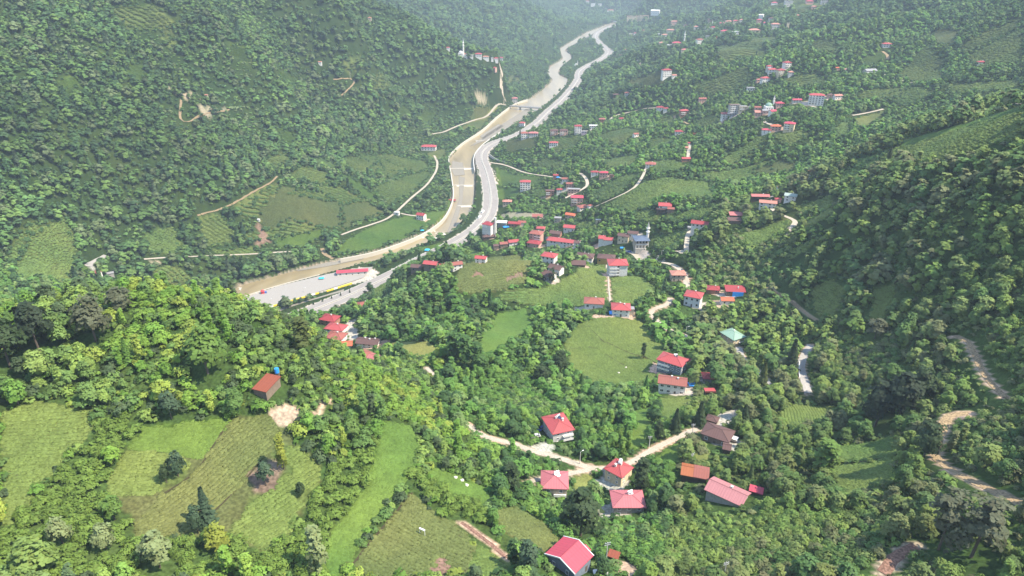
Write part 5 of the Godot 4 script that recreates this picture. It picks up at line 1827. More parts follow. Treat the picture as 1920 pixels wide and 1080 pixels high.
	field(MEADOW, PackedVector2Array([Vector2(708.4, -1255.2), Vector2(718.5, -1184.2), Vector2(649.6, -1073.4), Vector2(650.8, -1128.6)]), "pale meadow above the cone shaped hill", 0)
	field(GRASS, PackedVector2Array([Vector2(546.3, -1138.9), Vector2(586, -1151.3), Vector2(581.8, -1129.7), Vector2(549.9, -1119.5)]), "green plot beside the forked dirt track", 0)
	field(TEA, PackedVector2Array([Vector2(228.3, -512), Vector2(241, -496.9), Vector2(232.3, -475.9), Vector2(219, -484.8)]), "narrow tea band by the lane bend", 0)
	field(TEA, PackedVector2Array([Vector2(244.1, -568.6), Vector2(264, -549.3), Vector2(245.7, -499.5), Vector2(241.6, -549.6)]), "tea patch under the reddish earth scar", 0)
	field(TEA, PackedVector2Array([Vector2(321, -1263.6), Vector2(409.2, -1258.9), Vector2(403.5, -1177.8), Vector2(338.9, -1218.5)]), "broad green plot on the right hillside", 0)
	field(TEA, PackedVector2Array([Vector2(136.9, -1028.5), Vector2(187, -998.5), Vector2(163.9, -906.5), Vector2(134.1, -946.2)]), "tea plot between poplars in the middle valley", 0)
	field(TEA, PackedVector2Array([Vector2(208.5, -1057.5), Vector2(244.3, -1047.9), Vector2(222.8, -971.9), Vector2(206.9, -1015.4)]), "tea plot beside the dark pine", 0)
	field(TEA, PackedVector2Array([Vector2(-335.7, -784.7), Vector2(-301.9, -794.2), Vector2(-269, -817.5), Vector2(-246.9, -838.1), Vector2(-282.7, -836.5), Vector2(-305.4, -809.3)]), "long dark tea plot at the west bank foot", 0)
	field(TEA, PackedVector2Array([Vector2(-315.6, -1011.1), Vector2(-281.2, -1025.9), Vector2(-251.9, -999.2), Vector2(-278.8, -985)]), "small slope field in the west wood", 0)
	field(TEA, PackedVector2Array([Vector2(-239.5, -938.6), Vector2(-201.9, -929.2), Vector2(-231.3, -896.9), Vector2(-270.6, -917.7)]), "green slope patch on the west bank", 0)
	field(TEA, PackedVector2Array([Vector2(35.5, -1129.3), Vector2(74.2, -1046.3), Vector2(85.7, -1094.1), Vector2(53.7, -1143.5)]), "meadow plot among trees east of the highway", 0)
	field(TEA, PackedVector2Array([Vector2(127.4, -713.8), Vector2(147.7, -689.2), Vector2(149.5, -667.9), Vector2(129.8, -676.8)]), "green plot between poplars and the dark barn", 0)
	field(TEA, PackedVector2Array([Vector2(183.8, -920.5), Vector2(203.9, -862.2), Vector2(212.4, -816.7), Vector2(179.6, -811.7), Vector2(168.8, -835.5)]), "tea plot right of the house at the track top", 0)
	field(TEA, PackedVector2Array([Vector2(216.1, -804.5), Vector2(264.2, -798.3), Vector2(300.8, -800.3), Vector2(297.3, -770), Vector2(252.3, -755.4), Vector2(234.3, -777.2)]), "tea hollow rim on the middle slope", 0)
	field(OLIVE, PackedVector2Array([Vector2(273.7, -788.2), Vector2(309.6, -790.8), Vector2(320.5, -755.8), Vector2(293.7, -727.9)]), "striped olive plot in the middle slope wood", 0)
	field(TEA, PackedVector2Array([Vector2(39.2, -985.1), Vector2(65.9, -913.4), Vector2(44.3, -919), Vector2(30.6, -953.9)]), "little plot below the apartment house", 0)
	field(GRASS, PackedVector2Array([Vector2(-29.2, -1046.1), Vector2(12.1, -1008.5), Vector2(7.7, -960.9), Vector2(-23.9, -994.2)]), "grass plot inside the highway bend", 0)
	field(TEA, PackedVector2Array([Vector2(143.6, -1163.7), Vector2(201.9, -1196), Vector2(210.3, -1092.4), Vector2(158.5, -1074.1)]), "tea patch below the hill lane", 0)
	field(TEA, PackedVector2Array([Vector2(261.8, -1228.9), Vector2(277.3, -1204), Vector2(248.7, -1087.7), Vector2(248.3, -1177.5)]), "tea patch under the lane end houses", 0)
	field(TEA, PackedVector2Array([Vector2(316.7, -857), Vector2(349, -841.4), Vector2(360.4, -821.2), Vector2(327.3, -810.7)]), "green plot under the three track houses", 0)
	field(TEA, PackedVector2Array([Vector2(382.4, -830.7), Vector2(422.7, -876.1), Vector2(391.9, -797.8), Vector2(372.3, -789.5)]), "dark plot left of the yellow meadow", 0)
	field(TEA, PackedVector2Array([Vector2(285.3, -1098), Vector2(310.2, -1072.6), Vector2(306.3, -1022.4), Vector2(281.2, -1031.7)]), "green plot beside the brick terrace house", 0)
	field(TEA, PackedVector2Array([Vector2(430, -1132.2), Vector2(479.2, -1113), Vector2(458.2, -1023.6), Vector2(410, -1013.6)]), "plot below the hillside cluster", 0)
	field(TEA, PackedVector2Array([Vector2(640, -1053.9), Vector2(685.7, -1064.9), Vector2(716, -1059.5), Vector2(728.4, -1060.9), Vector2(709.4, -1027.4), Vector2(641.5, -1027.5)]), "upper terraces at the right edge", 0)
	field(TEA, PackedVector2Array([Vector2(490.3, -944.7), Vector2(534.1, -940), Vector2(534.6, -889.9), Vector2(495.3, -883.9)]), "dusky tea slope below the cone shaped hill", 0)
	field(TEA, PackedVector2Array([Vector2(-337.7, -937.4), Vector2(-328.3, -1003.2), Vector2(-315, -976.3), Vector2(-324, -923.9)]), "small field high on the west slope", 0)
	field(TEA, PackedVector2Array([Vector2(-444.6, -623.5), Vector2(-446.9, -603.6), Vector2(-443.6, -569.4), Vector2(-445.9, -558.3), Vector2(-454.9, -585.1), Vector2(-451.9, -622.8)]), "upper flank of the large west tea slope", 0)
	field(TEA, PackedVector2Array([Vector2(-286.4, -897), Vector2(-248.2, -911.2), Vector2(-245.9, -893.6), Vector2(-295.5, -879.3)]), "terrace above the wide west tea slope", 0)
	field(TEA, PackedVector2Array([Vector2(-213.5, -1135.9), Vector2(-177, -1123.1), Vector2(-188.3, -1056), Vector2(-225.3, -1059.1)]), "hedged plot on the west bank", 0)
	field(TEA, PackedVector2Array([Vector2(-343.4, -818.5), Vector2(-313.9, -884.4), Vector2(-304.8, -884.7), Vector2(-318.8, -820.1), Vector2(-335, -812)]), "tea strip above the dirt track of the west hillside", 20)
	field(GRASS, PackedVector2Array([Vector2(-292, -805.5), Vector2(-245.6, -831.5), Vector2(-231, -825.2), Vector2(-263.1, -796.9), Vector2(-294.4, -789.4)]), "green plot between river wood and west bank lane", 0)
	field(TEA, PackedVector2Array([Vector2(-303.3, -964.8), Vector2(-260.9, -971.3), Vector2(-258.8, -935), Vector2(-304.1, -918.1)]), "sloping plot under the west wood edge", 10)
	field(TEA, PackedVector2Array([Vector2(-266.8, -1066.2), Vector2(-230.4, -1134.5), Vector2(-205.1, -1093.4), Vector2(-234.1, -993.6)]), "plot with a hedge above the west bank road", 0)
	field(TEA, PackedVector2Array([Vector2(-349, -743.2), Vector2(-316, -777.8), Vector2(-302.5, -772.7), Vector2(-334.5, -742.1)]), "narrow plot above the west bank lane", 0)
	field(GRASS, PackedVector2Array([Vector2(-420.1, -1086.5), Vector2(-400.5, -1113.1), Vector2(-397.5, -1088), Vector2(-416.1, -1067.9)]), "light clearing in the upper west forest", 0)
	field(TEA, PackedVector2Array([Vector2(-310.5, -1317.3), Vector2(-277.4, -1357.3), Vector2(-270.1, -1351.8), Vector2(-301.2, -1310.5)]), "pale plot in the west forest near the spur", 0)
	field(GRASS, PackedVector2Array([Vector2(-491.9, -927), Vector2(-476.5, -941.4), Vector2(-470.9, -913.7), Vector2(-485.1, -905.6)]), "small light clearing right of the bright west clearing", 0)
	field(TEA, PackedVector2Array([Vector2(-489.1, -1022.2), Vector2(-471.6, -1032), Vector2(-457.5, -1026.2), Vector2(-472, -1010.1)]), "slanting clearing under the high meadow", 0)
	field(GRASS, PackedVector2Array([Vector2(-519.3, -818.4), Vector2(-514.2, -844.1), Vector2(-504, -832.7), Vector2(-509.8, -808.2)]), "little clearing at the left of the west forest", 0)
	field(TEA, PackedVector2Array([Vector2(-259.5, -1332), Vector2(-247, -1469.4), Vector2(-229.7, -1401.6), Vector2(-251.9, -1326.5)]), "pale plot lower on the spur slope", 0)
	field(GRASS, PackedVector2Array([Vector2(-375.3, -1152.6), Vector2(-372.8, -1231), Vector2(-361.8, -1210.5), Vector2(-361.1, -1125.4)]), "light clearing in the middle of the west forest", 0)
	field(GRASS, PackedVector2Array([Vector2(-386.5, -850.9), Vector2(-369.7, -852.9), Vector2(-360.6, -841.7), Vector2(-373.6, -835.7)]), "narrow clearing above the west plots", 0)
	field(TEA, PackedVector2Array([Vector2(280.3, -588.4), Vector2(296.5, -556.4), Vector2(290, -538.8), Vector2(273.4, -561.4)]), "tea strip below the striped crest", 0)
	field(TEA, PackedVector2Array([Vector2(204.2, -470.3), Vector2(218.4, -457.5), Vector2(217.5, -449.2), Vector2(203, -458.5)]), "small tea strip above the shaded track", 0)
	field(MEADOW, PackedVector2Array([Vector2(-66.8, -1640.9), Vector2(0, -2085.7), Vector2(58.3, -1950.1), Vector2(0, -2028.1)]), "light slope on the far west mountain", 0)
	fill_poly(PackedVector2Array([Vector2(-81.1, -190), Vector2(-77.1, -193.9), Vector2(-71.8, -194.1), Vector2(-70.9, -189.6), Vector2(-74.1, -184.7), Vector2(-78.6, -186.3)]), DIRT)
	fill_poly(PackedVector2Array([Vector2(-67.7, -192.9), Vector2(-64.6, -204.1), Vector2(-63.5, -202.3), Vector2(-65.2, -193.4)]), DIRT)
	fill_poly(PackedVector2Array([Vector2(-81, -165.7), Vector2(-75.1, -171.9), Vector2(-71, -170.5), Vector2(-71.6, -162.1), Vector2(-75.8, -158.7)]), PLOWED)
	fill_poly(PackedVector2Array([Vector2(-31.6, -478.8), Vector2(-26.9, -490.8), Vector2(-21.2, -482.5)]), PLOWED)
	fill_poly(PackedVector2Array([Vector2(-6.2, -485.9), Vector2(9.7, -500.7), Vector2(9.2, -492.9), Vector2(-5.7, -479.7)]), PLOWED)
	fill_poly(PackedVector2Array([Vector2(5.6, -234.2), Vector2(13.5, -243.5), Vector2(19.4, -241), Vector2(15.8, -233.6), Vector2(9, -232.1)]), PAVED)
	fill_poly(PackedVector2Array([Vector2(98, -272), Vector2(110.8, -276.5), Vector2(107.1, -264), Vector2(96.1, -255.5), Vector2(90.6, -255.5)]), PAVED)
	fill_poly(PackedVector2Array([Vector2(117.4, -641.5), Vector2(127.7, -641.7), Vector2(133.8, -630.7), Vector2(130.8, -538.4), Vector2(125.4, -543.6), Vector2(125.3, -624.8)]), PAVED)
	fill_poly(PackedVector2Array([Vector2(-118.5, -437.8), Vector2(-111.1, -435.7), Vector2(-103.6, -408.3), Vector2(-108.2, -401.1), Vector2(-115.7, -421.7)]), PAVED)
	fill_poly(PackedVector2Array([Vector2(53.7, -411.9), Vector2(67.5, -408.4), Vector2(67.1, -404.8), Vector2(52.5, -406.9)]), DIRT)
	fill_poly(PackedVector2Array([Vector2(33.8, -156.1), Vector2(37.4, -153.3), Vector2(37.8, -147.2), Vector2(27.9, -145.2)]), DIRT)
	fill_poly(PackedVector2Array([Vector2(-316.7, -816.2), Vector2(-297.4, -796.2), Vector2(-310.8, -780.8)]), PLOWED)
	fill_poly(PackedVector2Array([Vector2(-385.3, -671.4), Vector2(-369.9, -679.3), Vector2(-371.2, -668.4)]), SCAR)

const LANDMARKS := [["sandy farmyard", -75.5, -189.4], ["ridge barn", -83.7, -198.1], ["bare brown patch", -74.9, -165.5], ["combed tea plot", -110.2, -162.6], ["olive tea strip", -88.1, -166.8], ["bright grass strip", -43.9, -171.2], ["crossbar field", -28.5, -153.8], ["three pale boulders", -17, -183.1], ["blue grey cottage", 16.7, -147.2], ["beige house", 16.7, -209.4], ["cream house", 43.6, -221.5], ["block house", 43.9, -200.1], ["pale grey house", 20.6, -251.3], ["long pink barn", 79.9, -197.6], ["rusty barn", 72.5, -214.8], ["brown tiled farmhouse", 88.9, -241], ["rounded tea plot", 139, -269.5], ["black tree group", 167.2, -246.6], ["tan dirt road", 163.6, -211], ["corner pine", 129.6, -143.2], ["pale edge field", -140.5, -168.7], ["hazel belt", -125.4, -151.2], ["egg shaped tree", 151.5, -202.5], ["garden pavilion", 107.8, -319.3], ["ridge skyline", -129, -223.1], ["dark edge trees", -163.1, -199], ["concrete hill road", 156.9, -314.7], ["reddish track", 113.2, -148.4], ["lower scrub", 85.2, -168], ["ravine alders", -25.2, -317.3], ["silvery tree", -110.3, -184], ["footpath", -9.6, -155.3], ["lane end pole", 79.9, -248.8], ["broad ridge tree", -104.2, -201.4], ["sandy strip", -65.4, -198.2], ["shaded strip", 132.6, -203.7], ["right edge track", 198.9, -246.2], ["ravine path", -42.8, -310.8], ["bottom edge", -51.3, -133.5], ["lower right edge", 158.8, -171.3]]

func roads() -> void:
	road(PackedVector2Array([Vector2(-20.2, -243.1), Vector2(-12.4, -236.5), Vector2(-5.6, -235.7), Vector2(0, -236.1), Vector2(9, -233.8), Vector2(18, -232.4), Vector2(29, -229), Vector2(37.7, -226.9), Vector2(49, -228.8), Vector2(57.6, -234.3), Vector2(70.2, -243.4), Vector2(81.2, -251.7), Vector2(87.5, -255.7)]), 3.3, "lane", "pale village lane past the three storey house")
	road(PackedVector2Array([Vector2(5.1, -205.6), Vector2(11.6, -214.5), Vector2(24.1, -223.3), Vector2(33.7, -227.1)]), 2.8, "lane", "side lane to the beige house")
	road(PackedVector2Array([Vector2(142.1, -375.2), Vector2(137.7, -355), Vector2(137.2, -333.3), Vector2(137.2, -320.9), Vector2(135.6, -308.5)]), 5, "concrete", "steep concrete drive below the green roofed house")
	road(PackedVector2Array([Vector2(175.7, -352.8), Vector2(166.8, -340.6), Vector2(159.8, -326), Vector2(155.1, -310.3), Vector2(150.7, -294.1)]), 5, "concrete", "concrete hill road with retaining wall")
	road(PackedVector2Array([Vector2(180.6, -225.7), Vector2(175.4, -228.1), Vector2(168.9, -221), Vector2(157.2, -205.6), Vector2(151.8, -190.5), Vector2(150.3, -174.7), Vector2(153.7, -159.1)]), 4.6, "dirtroad", "wide tan dirt road curving down the right hill")
	road(PackedVector2Array([Vector2(209.7, -285.8), Vector2(209.8, -276.7), Vector2(197.2, -243.4), Vector2(192.2, -224.5)]), 3.5, "dirtroad", "narrow dirt track cut into the right hill")
	road(PackedVector2Array([Vector2(105.9, -142.8), Vector2(112.5, -148.6), Vector2(119.8, -152)]), 4, "redroad", "reddish dirt track near the pines")
	road(PackedVector2Array([Vector2(111.4, -644.1), Vector2(123.2, -627.4), Vector2(127.1, -551.2), Vector2(134.8, -526.1), Vector2(138.6, -505.3), Vector2(131.7, -469.6)]), 6, "lane", "white village lane from the mosque square")
	road(PackedVector2Array([Vector2(112.9, -443.7), Vector2(108.6, -433.5), Vector2(97.7, -423.7), Vector2(94.5, -414.9), Vector2(98.6, -401.8), Vector2(105.2, -395.6), Vector2(117.3, -390.2)]), 4.5, "lane", "white winding lane below the white two storey house")
	road(PackedVector2Array([Vector2(92.7, -623.4), Vector2(75.5, -490.6), Vector2(68.6, -432.4)]), 1.6, "lane", "white garden path between the tea fields")
	road(PackedVector2Array([Vector2(140.1, -608.1), Vector2(144, -536.7), Vector2(149.9, -553.2), Vector2(164.8, -606.7), Vector2(170.4, -610.8)]), 5, "lane", "lane climbing to the bright red roofed house")
	road(PackedVector2Array([Vector2(228.3, -578.6), Vector2(228.7, -563.6), Vector2(233.4, -540.4), Vector2(223.1, -518.7), Vector2(214.2, -497.6)]), 5, "lane", "winding lane of the hilltop houses")
	road(PackedVector2Array([Vector2(183.1, -446.9), Vector2(188.1, -424.8), Vector2(189.7, -405.9), Vector2(189.1, -381.3)]), 3, "dirtroad", "shaded dirt track in the right wood")
	road(PackedVector2Array([Vector2(102, -809.8), Vector2(127.6, -795.6), Vector2(146.3, -798.5), Vector2(160.3, -826.8), Vector2(171.3, -866.6)]), 4, "lane", "pale dirt track over the tea bank")
	road(PackedVector2Array([Vector2(-38.9, -1181.8), Vector2(0, -1140.5), Vector2(49.3, -1038.9), Vector2(78.2, -966.5)]), 5, "lane", "straight meadow road from the highway")
	road(PackedVector2Array([Vector2(72.3, -900.5), Vector2(98.3, -906.9), Vector2(103.2, -921.6), Vector2(97.4, -970.6)]), 5.5, "lane", "curving lane of the school village")
	road(PackedVector2Array([Vector2(75.8, -1230.4), Vector2(112.8, -1223), Vector2(139.3, -1208.6), Vector2(164.4, -1262.4), Vector2(191.1, -1319.8), Vector2(224.8, -1315), Vector2(260.3, -1262.7)]), 5.5, "lane", "hill lane past the pink twins")
	road(PackedVector2Array([Vector2(-218.4, -829.2), Vector2(-185, -871.1), Vector2(-164.7, -913.9), Vector2(-139.4, -1027.2), Vector2(-128.2, -1119.3), Vector2(-130.1, -1184), Vector2(-140.4, -1231.3)]), 4.5, "lane", "west bank road along the meadow")
	road(PackedVector2Array([Vector2(-160.6, -921.2), Vector2(-130.1, -914.5)]), 4, "lane", "drive to the meadow house")
	road(PackedVector2Array([Vector2(-388.4, -672.9), Vector2(-360.6, -696.6), Vector2(-334.9, -743.3), Vector2(-296.7, -774.2), Vector2(-262.4, -788.6)]), 4, "lane", "west bank lane at the hill foot")
	road(PackedVector2Array([Vector2(-374, -780.6), Vector2(-344.1, -821.5), Vector2(-320.5, -875.4), Vector2(-316.6, -909.1)]), 3.2, "dirtroad", "dirt track up the west hillside")
	road(PackedVector2Array([Vector2(-413.9, -619.1), Vector2(-416.6, -638.2), Vector2(-415.3, -654.6)]), 7, "concrete", "grey road bend by the west cottage")
	road(PackedVector2Array([Vector2(-235.9, -797.8), Vector2(-228.1, -781.4), Vector2(-215.8, -772.1)]), 6, "dirtroad", "ramp down to the river")
	road(PackedVector2Array([Vector2(-32.1, -1679.5), Vector2(-23.8, -1683.9), Vector2(-26.2, -1669.6), Vector2(-21.3, -1669.1), Vector2(-5.1, -1688.7)]), 8, "lane", "straight road down from the spur village")
	road(PackedVector2Array([Vector2(-157.3, -1361.1), Vector2(-112.3, -1465.4), Vector2(-64.6, -1538.9), Vector2(-41.7, -1616.2), Vector2(-15.1, -1667.7)]), 7, "lane", "road along the foot of the spur")
	road(PackedVector2Array([Vector2(-435.1, -930.6), Vector2(-425.3, -896.4), Vector2(-417.5, -897.4), Vector2(-413.7, -937.5), Vector2(-402, -999.9)]), 3.6, "dirtroad", "pale track beside the landslip")
	road(PackedVector2Array([Vector2(559.4, -1079.5), Vector2(553, -1019.9), Vector2(549.4, -973.9)]), 5, "lane", "track under the cone shaped hill")
	road(PackedVector2Array([Vector2(435.3, -896), Vector2(455.4, -900.6), Vector2(476.3, -902.3)]), 5, "lane", "track along the yellow meadow")
	road(PackedVector2Array([Vector2(531, -811.7), Vector2(518.8, -755.8), Vector2(355.7, -492.6)]), 5, "lane", "track behind the right crest")
	road(PackedVector2Array([Vector2(311.9, -1803.8), Vector2(333.9, -1611.3)]), 6, "lane", "lane to the four storey house over the dark field")
	road(PackedVector2Array([Vector2(219, -847.4), Vector2(231.3, -896.9), Vector2(249, -961)]), 5, "lane", "steep dirt track")
	road(PackedVector2Array([Vector2(280.1, -1210.3), Vector2(274.8, -1105.6), Vector2(277, -1089.8)]), 5, "dirtroad", "dirt ramp of the brick house")
	road(PackedVector2Array([Vector2(341.8, -953.4), Vector2(331.5, -902.6), Vector2(328.7, -875.3)]), 5, "lane", "lane between the salmon and crimson roofs")
	road(PackedVector2Array([Vector2(586.6, -1152.8), Vector2(588.9, -1138), Vector2(583.6, -1128.6)]), 6, "dirtroad", "forked dirt track on the upper slope")
	road(PackedVector2Array([Vector2(-321.2, -1287.2), Vector2(-292.2, -1308.6)]), 3, "dirtroad", "short bare track in the west forest")
	road(PackedVector2Array([Vector2(-305.6, -1269.8), Vector2(-289.6, -1300.5), Vector2(-288, -1310.8)]), 3, "dirtroad", "bare track bend in the west forest")
	road(PackedVector2Array([Vector2(-15.6, -160.8), Vector2(-11.3, -156.9), Vector2(-6, -151.4), Vector2(-1.8, -146.1)]), 1.4, "redroad", "narrow reddish footpath past the tea field")
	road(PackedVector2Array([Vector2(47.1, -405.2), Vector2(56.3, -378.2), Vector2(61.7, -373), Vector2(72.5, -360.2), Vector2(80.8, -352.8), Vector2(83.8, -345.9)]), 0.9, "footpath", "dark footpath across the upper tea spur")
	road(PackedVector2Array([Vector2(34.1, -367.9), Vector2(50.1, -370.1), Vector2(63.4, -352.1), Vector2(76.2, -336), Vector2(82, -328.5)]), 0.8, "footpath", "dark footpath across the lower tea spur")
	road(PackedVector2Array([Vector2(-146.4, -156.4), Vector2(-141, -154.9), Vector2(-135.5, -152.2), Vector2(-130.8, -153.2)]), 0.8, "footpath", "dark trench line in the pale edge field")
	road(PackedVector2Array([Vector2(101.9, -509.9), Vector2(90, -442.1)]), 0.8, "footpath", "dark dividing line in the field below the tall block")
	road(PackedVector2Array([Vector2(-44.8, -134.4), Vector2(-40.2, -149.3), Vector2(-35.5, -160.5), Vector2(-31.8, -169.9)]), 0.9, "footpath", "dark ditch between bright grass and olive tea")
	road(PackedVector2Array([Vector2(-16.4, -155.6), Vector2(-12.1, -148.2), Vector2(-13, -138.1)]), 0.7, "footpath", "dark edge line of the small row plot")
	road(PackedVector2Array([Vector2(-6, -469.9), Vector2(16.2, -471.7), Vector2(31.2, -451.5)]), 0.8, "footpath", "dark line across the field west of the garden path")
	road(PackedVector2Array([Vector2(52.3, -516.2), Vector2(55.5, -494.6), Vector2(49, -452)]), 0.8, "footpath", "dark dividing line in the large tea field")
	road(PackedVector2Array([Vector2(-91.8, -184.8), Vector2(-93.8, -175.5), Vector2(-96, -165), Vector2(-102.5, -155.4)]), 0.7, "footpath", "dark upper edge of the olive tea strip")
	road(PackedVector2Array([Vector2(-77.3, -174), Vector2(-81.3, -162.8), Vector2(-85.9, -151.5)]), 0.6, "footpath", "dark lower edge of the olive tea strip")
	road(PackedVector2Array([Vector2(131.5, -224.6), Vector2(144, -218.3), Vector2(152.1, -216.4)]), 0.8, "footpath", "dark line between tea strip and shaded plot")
	road(PackedVector2Array([Vector2(-45.7, -316), Vector2(-40.4, -306.3)]), 2.5, "lane", "short piece of path in the ravine wood")

func houses() -> void:
	house(20.4, -251.2, 9.5, 12.3, 6.2, 19, "hip", "red", "palegrey", 3, "pale grey three storey house with red hipped roof beside its sandy forecourt", "heater,chim2,balc")
	house(16.4, -208.1, 9.4, 9, 6, -3, "hip", "rose", "beige", 2, "beige two storey house with rose red roof and open balcony below the lane", "heater,chim,balc")
	house(43.3, -221.4, 7.8, 7.8, 4.8, 48, "hip", "red", "cream", 2, "cream house with red roof, three chimneys and white water tank at the lane junction", "tank,chim3")
	house(43.6, -200.7, 11.1, 8, 4.7, 0, "hip", "rose", "block", 2, "bare grey block house with rose hipped roof among bushes near the lane junction", "heater,chim")
	house(16.5, -146.9, 7.7, 9.9, 4.3, 48, "gable", "crimson", "bluegrey", 1, "blue grey gabled cottage with crimson roof and white bargeboards, closest to the bottom edge", "trim")
	house(21.3, -154.4, 2.9, 3.2, 2.4, 48, "gable", "crimson", "bluegrey", 1, "small crimson roofed annex behind the blue grey gabled cottage")
	house(31.1, -155.2, 2.8, 2.1, 2.2, -25, "shed", "rust", "darkwood", 1, "dark timber shed with rusty roof beside the tall concrete pole")
	house(79.5, -197.5, 13, 7.5, 3.5, -38, "gable", "faded", "concrete", 1, "long barn with faded pink metal roof in the lower wood", "chim")
	house(90.7, -199.1, 4.4, 2.6, 1.6, -25, "shed", "crimson", "darkwood", 1, "small dark red roofed lean-to east of the long pink barn")
	house(72.1, -214.7, 9.3, 6.3, 3.1, -17, "gable", "rusty", "darkwood", 1, "old barn with roof half rusty sheet and half brown tile", "half")
	house(88.5, -241.4, 11, 8.3, 3.8, -32, "hip", "brown", "wood", 1, "old brown tiled farmhouse where the lane ends below the paved yard")
	house(92.3, -261.3, 4.9, 4.4, 1.8, -30, "hip", "brown", "wood", 1, "small brown tiled outhouse on the edge of the paved yard")
	house(89.5, -231.1, 2.9, 4.2, 2.3, -20, "gable", "brown", "darkwood", 1, "narrow brown gabled shed just below the old brown tiled farmhouse")
	house(95, -240.4, 3.4, 2.8, 1.5, -32, "flat", "white", "wood", 1, "white sheet lean-to against the old brown tiled farmhouse")
	house(90.7, -335.4, 13.9, 9, 7.1, -34, "hip", "red", "bluegrey", 3, "grey blue three storey house with long red roof beside the tea spur", "heater,chim")
	house(103.1, -343.1, 4.3, 3.7, 1.8, -25, "hip", "red", "darkwood", 1, "little red pavilion roof at the end of the grey blue three storey house")
	house(85.8, -312.2, 13.7, 7.4, 6.2, -14, "gable", "brownred", "white", 2, "white house with brown roof edged in red just below the grey blue three storey house", "chim2")
	house(107.7, -320, 7, 5.8, 2.1, -5, "hip", "red", "darkwood", 1, "open red roofed garden pavilion east of the two houses by the tea spur", "posts")
	house(103.6, -303.6, 5, 3.3, 1.7, 0, "flat", "red", "darkwood", 1, "flat red sheet roof over a pen below the garden pavilion")
	house(140.8, -385.5, 9.5, 11.6, 5.5, 28, "hip", "green", "cream", 2, "cream house with green hipped roof at the top of the concrete drive", "balc")
	house(-83.4, -198.1, 5.1, 7.6, 2, -20, "shed", "rust", "wood", 1, "weathered timber barn with rusty red roof on the wooded ridge")
	house(85.5, -515, 14.7, 12.1, 10.9, 0, "hip", "red", "whitegrey", 4, "tall four storey grey white block with red roof standing over the tea fields", "chim,single")
	house(56.5, -426, 12.5, 8.8, 4.1, -8, "hip", "red", "white", 1, "low white house with red roof at the foot of the white garden path", "chim")
	house(72.7, -411.8, 11.4, 9.3, 5.2, -6, "hip", "red", "white", 2, "white house with red hipped roof and dormers, blue sheet at its side", "chim2")
	house(80, -412.4, 3.2, 4.3, 4.4, -6, "flat", "grey", "beige", 2, "small flat roofed block attached to the dormer house")
	house(127.7, -436.8, 10.9, 9.7, 7.5, -26, "hip", "red", "whitegrey", 2, "white two storey house with red roof beside the bend in the village lane", "chim")
	house(148.3, -461, 8.7, 7.1, 3.9, -10, "hip", "red", "brick", 2, "red brick house with red roof standing west of the blue sheeted house")
	house(161.5, -452.2, 12.7, 7, 3.9, -6, "shed", "red", "wood", 2, "wide red roofed house with a bright blue sheet hung at its front", "bluesheet")
	house(151.3, -436.4, 8.3, 5.3, 3.4, -3, "gable", "orange", "white", 1, "small white house with orange red roof below the blue sheeted house")
	house(131.6, -501, 10.6, 8.5, 5.6, 0, "hip", "salmon", "beige", 2, "house with faded salmon hipped roof on the lane below the mosque square")
	house(130.1, -599.7, 11.1, 9, 3.8, -25, "hip", "red", "brick", 1, "low red roofed building on the inner edge of the mosque square")
	house(93.2, -630.7, 16.3, 10.5, 5.7, -12, "hip", "brown", "yellow", 1, "ochre yellow house with brown roof behind the tall four storey block")
	house(72.6, -634.9, 16.4, 11.7, 7.5, -16, "hip", "brown", "white", 2, "white two storey house with brown roof and glazed veranda front", "chim2,balc")
	house(56.2, -536.3, 10.8, 6.3, 2, -4, "shed", "brown", "darkwood", 1, "dark open lean-to under the white veranda house")
	house(31.3, -535.4, 11.2, 8.9, 6.3, -24, "hip", "red", "white", 2, "white cube house with red roof and three small windows", "chim")
	house(35.7, -511.9, 10.3, 7.8, 5.2, -32, "gable", "brown", "white", 2, "white house with dark brown roof, upper of two joined volumes", "chim")
	house(28.7, -500.1, 11, 8.5, 4.2, -32, "gable", "brown", "white", 1, "white pillared terrace house with dark brown roof, lower of two joined volumes", "posts")
	house(92.9, -667.2, 6.6, 8.8, 7.7, -10, "gable", "red", "white", 2, "white gabled house with red roof and blank wall west of the mosque yard")
	house(99.1, -664, 8.8, 7.1, 4.7, -10, "gable", "red", "white", 1, "red roofed wing on the east side of the blank walled white house")
	house(113.6, -657.4, 10.8, 7, 6.4, -25, "gable", "brown", "cream", 2, "pale house with brown roof directly west of the mosque")
	house(122.6, -657.4, 9.7, 6.5, 5.2, -15, "gable", "brown", "white", 1, "brown roofed house half hidden behind the mosque roof")
	house(28.2, -746.8, 13.5, 11, 11.9, -22, "hip", "red", "pink", 4, "pink four storey house with red roof in the lower village", "balc")
	house(25.5, -734, 14, 9.7, 4.6, -22, "hip", "red", "pink", 1, "low red roofed house at the foot of the pink four storey house")
	house(49.4, -730, 18.1, 10.8, 6.5, -18, "hip", "red", "white", 2, "white house with wide red roof, west half of the red terrace row")
	house(61.4, -714.1, 15.3, 8.9, 5.7, -18, "gable", "red", "white", 2, "white house with red roof, east half of the red terrace row")
	house(69.7, -691.1, 5.7, 6.9, 5.6, -18, "gable", "brown", "white", 2, "narrow white house with brown roof at the east end of the red terrace row")
	house(67.9, -768.3, 12.6, 8.8, 5.4, -14, "gable", "red", "white", 1, "white house with pale red roof in front of the hazel plot")
	house(51.1, -758.1, 12.5, 8.7, 6, -20, "gable", "brown", "brick", 2, "brick house with brown roof behind the red terrace row")
	house(35, -792.1, 9.7, 7.1, 4.9, -10, "hip", "red", "pink", 1, "little red roofed house behind the pink four storey house")
	house(1.9, -747.1, 12.3, 7.4, 4, 15, "gable", "red", "white", 1, "white house with crooked red roof above the hillside field")
